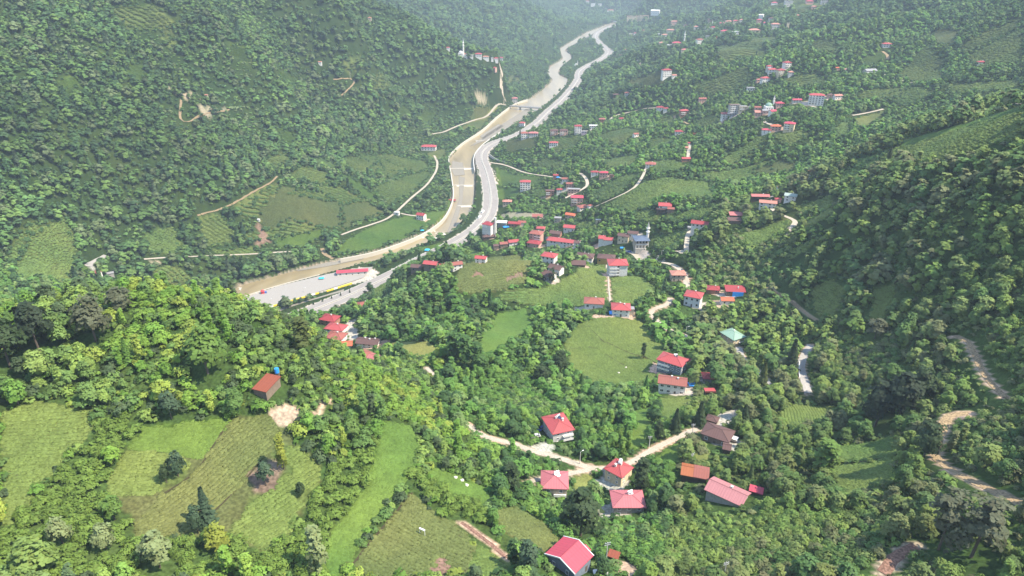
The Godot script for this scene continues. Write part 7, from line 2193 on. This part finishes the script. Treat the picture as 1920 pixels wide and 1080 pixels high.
func water_and_highway() -> void:
	var left := resampled(PackedVector2Array([Vector2(-345.4, -630.5), Vector2(-324.7, -664.3), Vector2(-315.9, -683.7), Vector2(-283.7, -729.6), Vector2(-252, -749.1), Vector2(-206.5, -771), Vector2(-171.3, -790.7), Vector2(-136.5, -825.4), Vector2(-112.9, -858.8), Vector2(-95.7, -902.9), Vector2(-88.2, -957.9), Vector2(-88.1, -1018.8), Vector2(-98.9, -1116), Vector2(-111.2, -1213.1), Vector2(-110.4, -1252.5), Vector2(-93, -1334.3), Vector2(-60.7, -1435.5), Vector2(-30, -1573.1), Vector2(6.4, -1704.2), Vector2(39.9, -1763.6), Vector2(77.8, -1887), Vector2(117.8, -2053.9), Vector2(107.7, -2167.7), Vector2(119.2, -2305), Vector2(173.6, -2485), Vector2(184.1, -2770.2), Vector2(253.1, -3027.9), Vector2(337.8, -3335.2), Vector2(480.6, -3707.9), Vector2(576, -3910.5)]), 6.0)
	var right := resampled(PackedVector2Array([Vector2(-321.5, -612.3), Vector2(-301.3, -651.9), Vector2(-292.4, -666.8), Vector2(-261.5, -697.1), Vector2(-221.3, -726.7), Vector2(-194.7, -746), Vector2(-166.9, -766.2), Vector2(-132.9, -799.1), Vector2(-97, -840), Vector2(-66.4, -882.4), Vector2(-59.3, -924.2), Vector2(-57.1, -969.5), Vector2(-59.9, -1058.6), Vector2(-63.3, -1146.8), Vector2(-68.4, -1213.1), Vector2(-65.5, -1275), Vector2(-47.2, -1355.2), Vector2(-16.6, -1444.9), Vector2(13.9, -1519.5), Vector2(49, -1612.8), Vector2(100.1, -1770.5), Vector2(147, -1967.2), Vector2(168.3, -2053.9), Vector2(139.9, -2167.7), Vector2(157.4, -2316.3), Vector2(211.3, -2524.2), Vector2(200.2, -2738.9), Vector2(270.4, -2972.8), Vector2(350.7, -3226.4), Vector2(480, -3499.8), Vector2(596.1, -3627.2)]), 6.0)
	alone("river", strip_between(left, right, 0.35, 300), mats.water, "wide muddy tan river winding up the valley", "river", "structure")
	alone("river_wall", wall_along(resampled(PackedVector2Array([Vector2(-206.7, -766.4), Vector2(-171.8, -786), Vector2(-137.2, -820.5), Vector2(-113.8, -853.7), Vector2(-96.6, -897.6), Vector2(-89.2, -952.2), Vector2(-89.1, -1012.7), Vector2(-99.8, -1109.4), Vector2(-112, -1205.9), Vector2(-111.3, -1245.1), Vector2(-94, -1326.4), Vector2(-61.8, -1427), Vector2(-31.3, -1563.8), Vector2(4.9, -1694.1), Vector2(38.2, -1753.2)]), 8.0), -2.0, 5.2, 1.6), mats.pale_concrete, "pale concrete flood wall along the west river bank", "wall", "structure")
	alone("river_wall", wall_along(resampled(PackedVector2Array([Vector2(-299.5, -648), Vector2(-290.7, -662.9), Vector2(-259.9, -692.9), Vector2(-220, -722.4)]), 8.0), -2.0, 5.0, 1.0), mats.pale_concrete, "low river wall along the parking ground", "wall", "structure")
	alone("river_wall", wall_along(resampled(PackedVector2Array([Vector2(-62.6, -1133.3), Vector2(-67.6, -1198.8), Vector2(-64.7, -1259.9), Vector2(-46.6, -1339.2), Vector2(-16.5, -1427.8)]), 8.0), -2.0, 6.6, 1.2), mats.pole_concrete, "grey wall carrying the highway curve above the river", "wall", "structure")
	var line := resampled(highway_line(), 7.0)
	for s in [-1.0, 1.0]:
		var m := ribbon(line, 9.6, 0.35, Color(0.31, 0.29, 0.28), 0.0, s * 6.0, 6.0)
		alone("road", m, mats.road_asphalt, "pale asphalt carriageway of the valley highway, %s side" % ("river" if s < 0.0 else "hill"), "road", "structure")
	alone("median", wall_along(line, 5.5, 7.1, 1.5), mats.wall_concrete, "dark median strip between the highway carriageways", "median", "structure")
	for s in [-1.0, 1.0]:
		for t in [1.6, 10.6]:
			var m := ribbon(line, 0.25, 0.42, Color(0.75, 0.75, 0.72), 0.0, s * t, 6.0)
			alone("road_marking", m, mats.road_asphalt, "white edge line of the highway", "road marking", "structure", "white edge lines of the highway")
	alone("gravel_bar", sheet(PackedVector2Array([Vector2(-88.6, -1120.3), Vector2(-77.5, -1111.3), Vector2(-74.3, -980.4), Vector2(-75.8, -912.7), Vector2(-80.6, -860.2), Vector2(-86.6, -864.1), Vector2(-82.9, -927.8), Vector2(-79.4, -1009.9)]), 0.75), mats.road_concrete, "gravel bar in the middle of the river bend", "gravel bar", "structure")
	alone("gravel_bar", sheet(PackedVector2Array([Vector2(-106.3, -1210.8), Vector2(-86.6, -1200.5), Vector2(-78.4, -1126.4), Vector2(-95.7, -1120.3), Vector2(-104, -1157.6)]), 0.75), mats.road_concrete, "broad gravel bank above the weir", "gravel bar", "structure")
	alone("gravel_bar", sheet(PackedVector2Array([Vector2(-165.6, -758.1), Vector2(-120.9, -809.1), Vector2(-88.1, -856.4), Vector2(-77.5, -856.4), Vector2(-107.5, -809.1), Vector2(-152.8, -758.1)]), 0.75), mats.road_concrete, "long gravel margin on the east side of the river", "gravel bar", "structure")
	alone("gravel_bar", sheet(PackedVector2Array([Vector2(-263.9, -745.8), Vector2(-232, -769.2), Vector2(-177.6, -788.7), Vector2(-181.7, -775.6), Vector2(-221.7, -753.5), Vector2(-250.1, -741.3)]), 0.75), mats.road_concrete, "pale gravel spit by the river ramp", "gravel bar", "structure")
	alone("gravel_bar", sheet(PackedVector2Array([Vector2(31.4, -1654.6), Vector2(51, -1685.4), Vector2(11.4, -1489.6), Vector2(-47.5, -1364.7), Vector2(-81.4, -1311), Vector2(-49.1, -1417.8)]), 0.75), mats.road_concrete, "gravel shore below the bridge", "gravel bar", "structure")
	alone("gravel_bar", sheet(PackedVector2Array([Vector2(479.1, -3694.8), Vector2(569.7, -3865.3), Vector2(590.5, -3641.1), Vector2(373.2, -3217.8), Vector2(271.4, -2984.2)]), 0.75), mats.road_concrete, "sandy flats at the head of the valley", "gravel bar", "structure")
	alone("gravel_bar", sheet(PackedVector2Array([Vector2(-64.6, -1395.2), Vector2(-28.8, -1504.7), Vector2(-17.1, -1484.6), Vector2(-58, -1364.7)]), 0.75), mats.road_concrete, "gravel streak upstream of the weirs", "gravel bar", "structure")
	var weir_upper := thing("weir", "upper concrete weir across the river", "weir", Vector3(-84.8, 0.4, -1164.6), 0.079)
	part("sill", box_mesh(Vector3(41.2, 1.6, 2.0)), weir_upper, mats.pale_concrete)
	part("foam", box_mesh(Vector3(32.9, 0.3, 2.4)), weir_upper, mats.foam, Vector3(2.1, 0.05, 2.9))
	var weir_foaming := thing("weir", "foaming middle concrete weir across the river", "weir", Vector3(-77.1, 0.4, -1070), -0.000)
	part("sill", box_mesh(Vector3(31.5, 1.6, 2.0)), weir_foaming, mats.pale_concrete)
	part("foam", box_mesh(Vector3(25.2, 0.3, 2.4)), weir_foaming, mats.foam, Vector3(1.6, 0.05, 2.9))
	var weir_lower := thing("weir", "lower concrete weir across the river", "weir", Vector3(-68.2, 0.4, -971.2), 0.101)
	part("sill", box_mesh(Vector3(23.5, 1.6, 2.0)), weir_lower, mats.pale_concrete)
	part("foam", box_mesh(Vector3(18.8, 0.3, 2.4)), weir_lower, mats.foam, Vector3(1.2, 0.05, 2.9))
	var weir_upstream := thing("weir", "upstream concrete weir across the river", "weir", Vector3(-63.5, 0.4, -1357.1), -0.231)
	part("sill", box_mesh(Vector3(18.5, 1.6, 2.0)), weir_upstream, mats.pale_concrete)
	part("foam", box_mesh(Vector3(14.8, 0.3, 2.4)), weir_upstream, mats.foam, Vector3(0.9, 0.05, 2.9))
	rapids(-85.8, -855, 60, 26.0, "white water of the rapids below the bend")
	rapids(-326.4, -692, 40, 20.0, "white water beside the parking ground")
	bridge(31.6, -1650, 78.5, -0.343, 8, 6.6, "grey road bridge on two piers over the river")
	bridge(513.8, -3774.2, 254.3, -1.204, 10, 9, "far bridge at the head of the valley")

func rapids(x: float, z: float, n: int, r: float, label: String) -> void:
	var st := SurfaceTool.new()
	st.begin(Mesh.PRIMITIVE_TRIANGLES)
	for i in n:
		var a := rng.randf() * TAU
		var e := sqrt(rng.randf()) * r
		var c := Vector3(x + cos(a) * e * 1.5, 0.42 + rng.randf() * 0.1, z + sin(a) * e * 0.7)
		var s := rng.randf_range(0.5, 2.6)
		quad(st, c + Vector3(-s, 0, -s * 0.3), c + Vector3(s * 0.3, 0.15, -s * 0.5), c + Vector3(s, 0, s * 0.2), c + Vector3(-s * 0.2, 0.1, s * 0.5))
	st.generate_normals()
	alone("foam", st.commit(), mats.foam, label, "foam", "stuff")

func bridge(x: float, z: float, long: float, turn: float, wide: float, y: float, label: String) -> void:
	var o := thing("bridge", label, "bridge", Vector3(x, y, z), turn)
	part("deck", box_mesh(Vector3(long, 1.2, wide)), o, mats.road_plain, Vector3.ZERO)
	for s in [-1.0, 1.0]:
		part("railing", box_mesh(Vector3(long, 1.1, 0.25)), o, mats.galvanised, Vector3(0, 1.15, s * (wide * 0.5 - 0.2)))
		part("pier", box_mesh(Vector3(2.0, 7.0, wide * 0.9)), o, mats.wall_concrete, Vector3(s * long * 0.17, -4.1, 0))
		part("pier_cap", box_mesh(Vector3(5.0, 1.0, wide * 0.96)), o, mats.wall_concrete, Vector3(s * long * 0.17, -1.1, 0))

func furniture() -> void:
	pole(28.1, -150.7, 9.5, "tall concrete pole beside the blue grey cottage", false)
	pole(28.4, -229.5, 6.4, "street lamp between the lane and the thicket", true)
	pole(58.7, -237.8, 5.9, "grey pole in the grass strip above the lane", false)
	pole(79.9, -248.8, 5.4, "wooden power pole at the end of the lane", false)
	pole(73.5, -224.3, 5, "grey pole behind the rusty barn", false)
	pole(113.7, -395.5, 5, "street lamp by the white winding lane", true)
	pole(141.2, -604.1, 5.5, "lamp post east of the mosque square", true)
	pole(63.7, -149.8, 5.3, "grey pole at the lower edge of the bright scrub", false)
	pole(-252.2, -645.7, 7.5, "tall lamp on the parking ground", true)
	pole(-225.1, -675.8, 5.8, "second lamp on the parking ground, nearer the highway bend", true)
	pylon(2.9, -210.9, 6, "small lattice mast standing in the thicket above the beige house")
	pylon(-294.8, -1307.9, 11.8, "lattice pylon beside the bare track in the west forest")
	pylon(-167.6, -1557.2, 14, "lattice pylon on the spur slope")
	car(25.8, -145.7, 0.1, "white_paint", "white pickup car parked beside the blue grey cottage", false)
	car(13.1, -255.2, 0.9, "blue_paint", "blue car parked behind the three storey house", false)
	car(117.1, -639.4, -0.6, "blue_paint", "dark blue car on the mosque square", false)
	car(-85.3, -796.5, 0.7, "red_paint", "red car on the highway ramp", false)
	car(-41.3, -926.3, 1.2, "white_paint", "white lorry on the highway, front one of two", true)
	car(-44.9, -904.8, 1.1, "white_paint", "white lorry on the highway, rear one of two", true)
	car(-109.7, -434.5, 0.3, "silver", "silver car beside the red roofed cluster", false)
	car(10.4, -246.8, 0.3, "silver", "grey car under the trees beside the forecourt", false)
	tarp(67.7, -409.8, 5.3, 4.2, 1.4, "blue_sheet", "blue sheet canopy at the corner of the dormer house")
	tarp(97.1, -314.3, 3.5, 3.4, 1.2, "blue_sheet", "bright blue sheet behind the white house with brown roof")
	tarp(111.4, -648, 4.3, 3.5, 1.2, "blue_sheet", "blue canopy at the edge of the mosque square")
	tarp(125.7, -617.2, 3.6, 3.4, 1.2, "blue_sheet", "blue canopy beside the low red roofed building")
	tarp(-119.1, -863, 4.3, 3.7, 1.4, "cyan_sheet", "cyan tent by the west river wall, upper of two")
	tarp(-119.9, -850.5, 4.2, 4.6, 1.4, "cyan_sheet", "cyan tent by the west river wall, lower of two")
	tarp(-104.2, -788, 5.2, 5.1, 2, "cyan_sheet", "cyan tent among bushes between river and ramp")
	tarp(-214.9, -709.6, 5.4, 3.9, 1.8, "cyan_sheet", "cyan tent on the river edge of the parking ground")
	tarp(-7.4, -825.3, 7.4, 5.3, 1.4, "blue_sheet", "blue sheet heap in the workshop yard")
	tarp(18.6, -159.7, 2.3, 1.9, 1.2, "cyan_sheet", "cyan sheet behind the blue grey cottage")
	tarp(67.4, -989, 4.7, 4.1, 1.6, "blue_sheet", "small blue sheet in the village above the school")
	alone("parking_ground", sheet(PackedVector2Array([Vector2(-299.8, -641.9), Vector2(-289.1, -659.1), Vector2(-258.9, -690.3), Vector2(-218.7, -718.1), Vector2(-191.8, -734.2), Vector2(-162.5, -743.3), Vector2(-168.1, -713.8), Vector2(-189.2, -694.3), Vector2(-209.7, -677), Vector2(-254.6, -639.5), Vector2(-279.5, -616.4)]), 5.3, Color(0.35, 0.335, 0.32)), mats.road_concrete, "broad grey concrete parking ground on the river plain", "parking ground", "structure")
	alone("frontage_road", sheet(PackedVector2Array([Vector2(-249.1, -630.9), Vector2(-205.5, -665), Vector2(-183.8, -683.2), Vector2(-181.5, -672.7), Vector2(-199.9, -653.7), Vector2(-243.5, -621.6)]), 5.5), mats.road_concrete, "service road between the yellow barrier and the planted verge", "road", "structure")
	alone("verge", sheet(PackedVector2Array([Vector2(-241.9, -620.1), Vector2(-199.5, -652.1), Vector2(-179.4, -671), Vector2(-177.8, -663.3), Vector2(-197.1, -642.4), Vector2(-236.8, -608.9)]), 5.7), mats.verge, "dry planted verge beside the highway", "verge", "structure")
	barrier(-233.5, -653.5, 62.8, 0.655, "long yellow concrete barrier beside the parking ground")
	barrier(-189.6, -686.6, 31, 0.704, "shorter yellow concrete barrier beside the parking ground")
	tree_thing(Vector3(-237.2, 5.6, -619), "conifer", 0, 0.42, 0.30, 0.0, Color(0.03, 0.055, 0.025), "leftmost small dark shrub tree in the row along the highway verge", "shrub trees along the highway verge")
	tree_thing(Vector3(-229.9, 5.6, -625.4), "conifer", 1, 0.42, 0.34, 1.0, Color(0.03, 0.055, 0.025), "second small dark shrub tree in the row along the highway verge", "shrub trees along the highway verge")
	tree_thing(Vector3(-222.5, 5.6, -631.9), "conifer", 2, 0.42, 0.38, 2.0, Color(0.03, 0.055, 0.025), "third small dark shrub tree in the row along the highway verge", "shrub trees along the highway verge")
	tree_thing(Vector3(-215, 5.6, -638.5), "conifer", 0, 0.42, 0.30, 3.0, Color(0.03, 0.055, 0.025), "fourth small dark shrub tree in the row along the highway verge", "shrub trees along the highway verge")
	tree_thing(Vector3(-207.3, 5.6, -645.2), "conifer", 1, 0.42, 0.34, 4.0, Color(0.03, 0.055, 0.025), "fifth small dark shrub tree in the row along the highway verge", "shrub trees along the highway verge")
	tree_thing(Vector3(-199.5, 5.6, -652.1), "conifer", 2, 0.42, 0.38, 5.0, Color(0.03, 0.055, 0.025), "sixth small dark shrub tree in the row along the highway verge", "shrub trees along the highway verge")
	tree_thing(Vector3(-191.6, 5.6, -659), "conifer", 0, 0.42, 0.30, 6.0, Color(0.03, 0.055, 0.025), "seventh small dark shrub tree in the row along the highway verge", "shrub trees along the highway verge")
	tree_thing(Vector3(-183.5, 5.6, -666.1), "conifer", 1, 0.42, 0.34, 7.0, Color(0.03, 0.055, 0.025), "eighth small dark shrub tree in the row along the highway verge", "shrub trees along the highway verge")
	tree_thing(Vector3(-175.3, 5.6, -673.3), "conifer", 2, 0.42, 0.38, 8.0, Color(0.03, 0.055, 0.025), "rightmost small dark shrub tree in the row along the highway verge", "shrub trees along the highway verge")
	barrel(-81.2, -203.2)
	kiosk(-269.3, -673.1)
	silo(-20.3, -796.2, 1.4, 23.3)
	frame(-26.6, -153.5, 1.9, 2.2)
	boulder(-19.2, -183.8, "pale boulder on the grass bank, upper one of three")
	boulder(-17, -183.5, "pale boulder on the grass bank, middle one of three")
	boulder(-15.3, -181.4, "pale boulder on the grass bank, lower one of three")
	boulder(66.8, -345.4, "whitish boulder in the tea spur, western one")
	boulder(61.8, -340.2, "whitish boulder in the tea spur, lower one")
	boulder(50.3, -405.4, "whitish boulder in the tea spur, upper one")
	retaining_wall(PackedVector2Array([Vector2(133.9, -333.2), Vector2(131.4, -320.9), Vector2(132.2, -311.5)]), 3.2, "light concrete retaining wall on the outer edge of the steep drive")
	retaining_wall(PackedVector2Array([Vector2(159.9, -329.9), Vector2(154.1, -314), Vector2(149.6, -296.5)]), 3.0, "grey concrete retaining wall beside the hill road")
	retaining_wall(PackedVector2Array([Vector2(-41.1, -1223.3), Vector2(-28, -1190), Vector2(-9.1, -1164.1)]), 5.0, "curved stone retaining wall under the wooded hill beside the highway")
	fence(PackedVector2Array([Vector2(10.9, -186.3), Vector2(13.4, -190.3), Vector2(16.8, -194.1)]))

func barrier(x: float, z: float, long: float, turn: float, label: String) -> void:
	var o := thing("barrier", label, "barrier", Vector3(x, 5.2, z), turn)
	var n := int(long / 4.0)
	for i in n:
		part("barrier_block", box_mesh(Vector3(long / n - 0.12, 1.7, 0.9)), o, mats.yellow_paint if (i * 7) % 11 != 3 else mats.white_paint, Vector3((i + 0.5) * long / n - long * 0.5, 0.85, 0))

func kiosk(x: float, z: float) -> void:
	var o := thing("play_kiosk", "small red and blue play kiosk alone on the parking ground", "kiosk", Vector3(x, 5.3, z), 0.4)
	part("body", box_mesh(Vector3(3.4, 3.0, 2.6)), o, mats.red_paint, Vector3(0, 1.5, 0))
	part("roof", cyl_mesh(2.4, 0.2, 1.5, 8), o, mats.red_paint, Vector3(0, 3.75, 0))
	part("slide", box_mesh(Vector3(2.4, 1.9, 1.6)), o, mats.blue_paint, Vector3(2.9, 0.95, 0.3))
	part("mast", cyl_mesh(0.1, 0.08, 4.0, 6), o, mats.galvanised, Vector3(-0.6, 5.5, 0))

func barrel(x: float, z: float) -> void:
	var o := thing("water_barrel", "bright blue water barrel on a stand behind the weathered timber barn", "barrel", Vector3(x, height_at(x, z), z))
	part("stand", box_mesh(Vector3(1.2, 3.2, 1.2)), o, mats.dark_timber, Vector3(0, 1.4, 0))
	part("tank", cyl_mesh(0.75, 0.75, 1.7, 14), o, mats.blue_sheet, Vector3(0, 3.85, 0))
	part("lid", cyl_mesh(0.4, 0.35, 0.2, 12), o, mats.blue_sheet, Vector3(0, 4.8, 0))

func silo(x: float, z: float, r: float, h: float) -> void:
	var o := thing("silo", "slim white cylindrical tower next to the white tower block", "silo", Vector3(x, height_at(x, z), z))
	part("shaft", cyl_mesh(r, r, h + 2.0, 16), o, mats.wall_white, Vector3(0, h * 0.5 - 1.0, 0))
	part("cap", cyl_mesh(r * 1.15, r * 1.15, 0.8, 16), o, mats.wall_whitegrey, Vector3(0, h + 0.4, 0))

func frame(x: float, z: float, w: float, h: float) -> void:
	var o := thing("wooden_frame", "white crossbar on two thin posts standing in the olive tea field", "frame", Vector3(x, height_at(x, z), z), -0.5)
	part("crossbar", box_mesh(Vector3(w, 0.3, 0.45)), o, mats.white_paint, Vector3(0, h, 0))
	for s in [-1.0, 1.0]:
		part("post", cyl_mesh(0.07, 0.07, h + 0.5, 6), o, mats.white_paint, Vector3(s * w * 0.48, h * 0.5 - 0.25, 0))

func boulder(x: float, z: float, label: String) -> void:
	var st := SurfaceTool.new()
	var s := SphereMesh.new()
	s.radial_segments = 10
	s.rings = 6
	s.radius = 0.7
	s.height = 1.0
	var a := s.get_mesh_arrays()
	var v: PackedVector3Array = a[Mesh.ARRAY_VERTEX]
	for i in v.size():
		v[i] *= 1.0 + 0.45 * noise2.get_noise_3d(v[i].x * 9.0 + x, v[i].y * 9.0, v[i].z * 9.0)
	a[Mesh.ARRAY_VERTEX] = v
	st.create_from_arrays(a)
	st.generate_normals()
	var o := alone("boulder", st.commit(), mats.stone_pale, label, "boulder")
	o.position = Vector3(x, height_at(x, z) + 0.3, z)
	o.rotation.y = x

func retaining_wall(p: PackedVector2Array, h: float, label: String) -> void:
	var y := 1e9
	for q in p:
		y = minf(y, height_at(q.x, q.y))
	var o := alone("retaining_wall", wall_along(resampled(p, 3.0), y - 2.0, y + h, 0.6), mats.pole_concrete, label, "retaining wall")

func fence(p: PackedVector2Array) -> void:
	var o := thing("fence", "low wire fence on posts below the beige house", "fence")
	var q := resampled(p, 2.0)
	for i in q.size():
		part("post", cyl_mesh(0.06, 0.06, 1.5, 6), o, mats.dark_timber, Vector3(q[i].x, height_at(q[i].x, q[i].y) + 0.6, q[i].y))
		if i > 0:
			var a := Vector3(q[i - 1].x, height_at(q[i - 1].x, q[i - 1].y) + 1.0, q[i - 1].y)
			var b := Vector3(q[i].x, height_at(q[i].x, q[i].y) + 1.0, q[i].y)
			var st := SurfaceTool.new()
			st.begin(Mesh.PRIMITIVE_TRIANGLES)
			limb(st, a, b, 0.03, 0.03)
			st.generate_normals()
			part("rail", st.commit(), o, mats.dark_timber)

func single_trees() -> void:
	place_tree(-100.2, -163, "broad", 0, 0.76, 1.05, "blue", "blue green bushy tree standing in the combed tea plot")
	place_tree(-102.7, -160.4, "broad", 1, 0.52, 0.73, "dark", "dark low tree beside the blue green bushy tree")
	place_tree(-85.2, -146.5, "conifer", 2, 1.07, 1.08, "blue", "tall blue green conifer in the middle of the tea slope")
	place_tree(-86.7, -143.1, "broad", 0, 0.66, 1.13, "blue", "dark leafy tree pressed against the blue green conifer")
	place_tree(-70.7, -169, "tall", 1, 0.99, 1.18, "yellow", "slender yellow green tree below the sandy yard")
	place_tree(-74.2, -162.7, "broad", 2, 0.81, 0.97, "blue", "grey green round tree on the bare brown patch")
	place_tree(-110.3, -184, "broad", 0, 0.99, 1.16, "blue", "silvery round tree at the upper edge of the bright sward")
	place_tree(-79.3, -137.9, "broad", 1, 1.08, 0.94, "yellow", "light green spreading bush below the blue green conifer")
	place_tree(-109.8, -144.6, "broad", 2, 0.92, 0.89, "bright", "light green round tree between the hazels and the tea strip")
	place_tree(-105.4, -132.7, "broad", 0, 0.87, 0.94, "pale", "pale green round tree at the lower hazel edge")
	place_tree(-115.8, -132.2, "broad", 1, 0.89, 0.93, "pale", "pale green round tree inside the hazel belt")
	place_tree(-90.2, -128.7, "broad", 2, 1.20, 1.28, "pale", "pale whitish green tree at the lower left edge")
	place_tree(-51.3, -133.5, "tall", 0, 1.31, 1.45, "pale", "pale whitish green tall tree beside the bright grass strip")
	place_tree(-63.4, -160.5, "broad", 1, 0.48, 0.59, "dark", "small thin tree casting a shadow east of the tea plot")
	place_tree(22.7, -171.8, "broad", 2, 2.11, 2.06, "dark", "huge dark round tree above the blue grey cottage")
	place_tree(151.5, -202.5, "broad", 0, 1.62, 1.76, "dark", "dark egg shaped tree beside the wide dirt road")
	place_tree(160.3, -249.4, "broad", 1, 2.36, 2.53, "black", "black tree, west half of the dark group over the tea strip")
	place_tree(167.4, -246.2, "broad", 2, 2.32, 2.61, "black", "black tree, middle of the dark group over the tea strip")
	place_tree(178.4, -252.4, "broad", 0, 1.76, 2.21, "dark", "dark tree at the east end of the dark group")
	place_tree(78.1, -353.6, "tall", 1, 0.89, 0.95, "dark", "lone dark slender tree on the tea spur")
	place_tree(129.6, -143.2, "pine", 2, 2.07, 1.69, "greybrown", "large grey brown pine in the lower right corner")
	place_tree(124.3, -148.7, "pine", 0, 1.75, 1.72, "greybrown", "leaning grey pine with dark bare trunk")
	place_tree(152, -322, "conifer", 1, 1.77, 1.66, "dark", "dark spruce between the concrete drive and the hill road")
	place_tree(196.5, -326.6, "broad", 2, 1.81, 1.32, "greybrown", "brownish round tree on the shaded slope")
	place_tree(126.4, -294.6, "conifer", 0, 1.46, 1.49, "olive", "olive spruce below the concrete drive")
	place_tree(121.4, -212.2, "tall", 1, 2.51, 1.67, "bright", "bright green tall tree above the lower wood")
	place_tree(84.7, -255.9, "conifer", 2, 1.30, 1.04, "dark", "dark conical tree beside the paved yard")
	place_tree(72.4, -249.8, "conifer", 0, 1.19, 0.98, "dark", "dark conical tree above the lane")
	place_tree(62.8, -241.4, "broad", 1, 0.87, 1.28, "dark", "dark round tree left of the conical tree above the lane")
	place_tree(104.5, -255.8, "conifer", 2, 1.21, 0.95, "dark", "dark conical tree on the far side of the paved yard")
	place_tree(50.2, -209.8, "tall", 0, 1.67, 1.49, "dark", "dark tall tree hugging the cream house")
	place_tree(4.5, -140.2, "broad", 1, 1.12, 1.34, "blue", "dark blue green tree left of the blue grey cottage")
	place_tree(0, -188.8, "tall", 2, 1.51, 1.15, "dark", "dark tall tree west of the beige house")
	place_tree(-2.7, -177.3, "broad", 0, 0.76, 0.75, "bright", "bright green round shrub in the olive meadow corner")
	place_tree(31.5, -494.4, "poplar", 1, 1.94, 1.15, "dark", "dark poplar at the corner of the olive tea field")
	place_tree(298.2, -538.9, "conifer", 2, 1.05, 0.78, "dark", "dark pointed conifer on the striped tea crest")
	place_tree(-78, -223.8, "tall", 0, 2.00, 1.23, "olive", "olive leaning tree near the red roofed cluster")
	place_tree(-104.2, -201.4, "broad", 1, 2.06, 1.96, "bright", "bright green broad tree in the middle of the wooded ridge")
	place_tree(-162, -204.9, "broad", 2, 1.83, 2.12, "black", "large dark grey tree at the left of the wooded ridge")
	place_tree(-166.2, -195.5, "broad", 0, 1.77, 2.08, "dark", "large dark tree at the left edge of the wooded ridge")
	place_tree(-147.6, -213.4, "broad", 1, 1.89, 1.88, "greybrown", "brownish dark tree on the crest of the wooded ridge")
	place_tree(-145, -228.4, "broad", 2, 1.49, 1.22, "greybrown", "brownish tree breaking the ridge skyline")
	place_tree(-31.8, -321.1, "tall", 0, 2.08, 1.64, "mid", "fresh green alder, western of the ravine alders")
	place_tree(-25.2, -317.3, "tall", 1, 2.07, 1.79, "mid", "fresh green alder, middle of the ravine alders")
	place_tree(-18, -315.1, "tall", 2, 2.06, 1.69, "mid", "fresh green alder, eastern of the ravine alders")
	place_tree(16.2, -321, "broad", 0, 1.47, 1.40, "dark", "dark round tree at the ravine head")
	place_tree(27.7, -338.6, "broad", 1, 1.54, 1.65, "dark", "dark tree on the western rim of the tea spur")
	place_tree(-27.2, -421.2, "conifer", 2, 1.45, 0.97, "greybrown", "grey dead looking conifer at the edge of the bright furrowed slope")

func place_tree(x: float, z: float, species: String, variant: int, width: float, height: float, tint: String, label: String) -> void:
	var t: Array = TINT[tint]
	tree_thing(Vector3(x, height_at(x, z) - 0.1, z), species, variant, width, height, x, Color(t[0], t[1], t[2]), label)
	block_disc(x, z, NOMINAL[species][1] * width * 0.8 + 0.5)
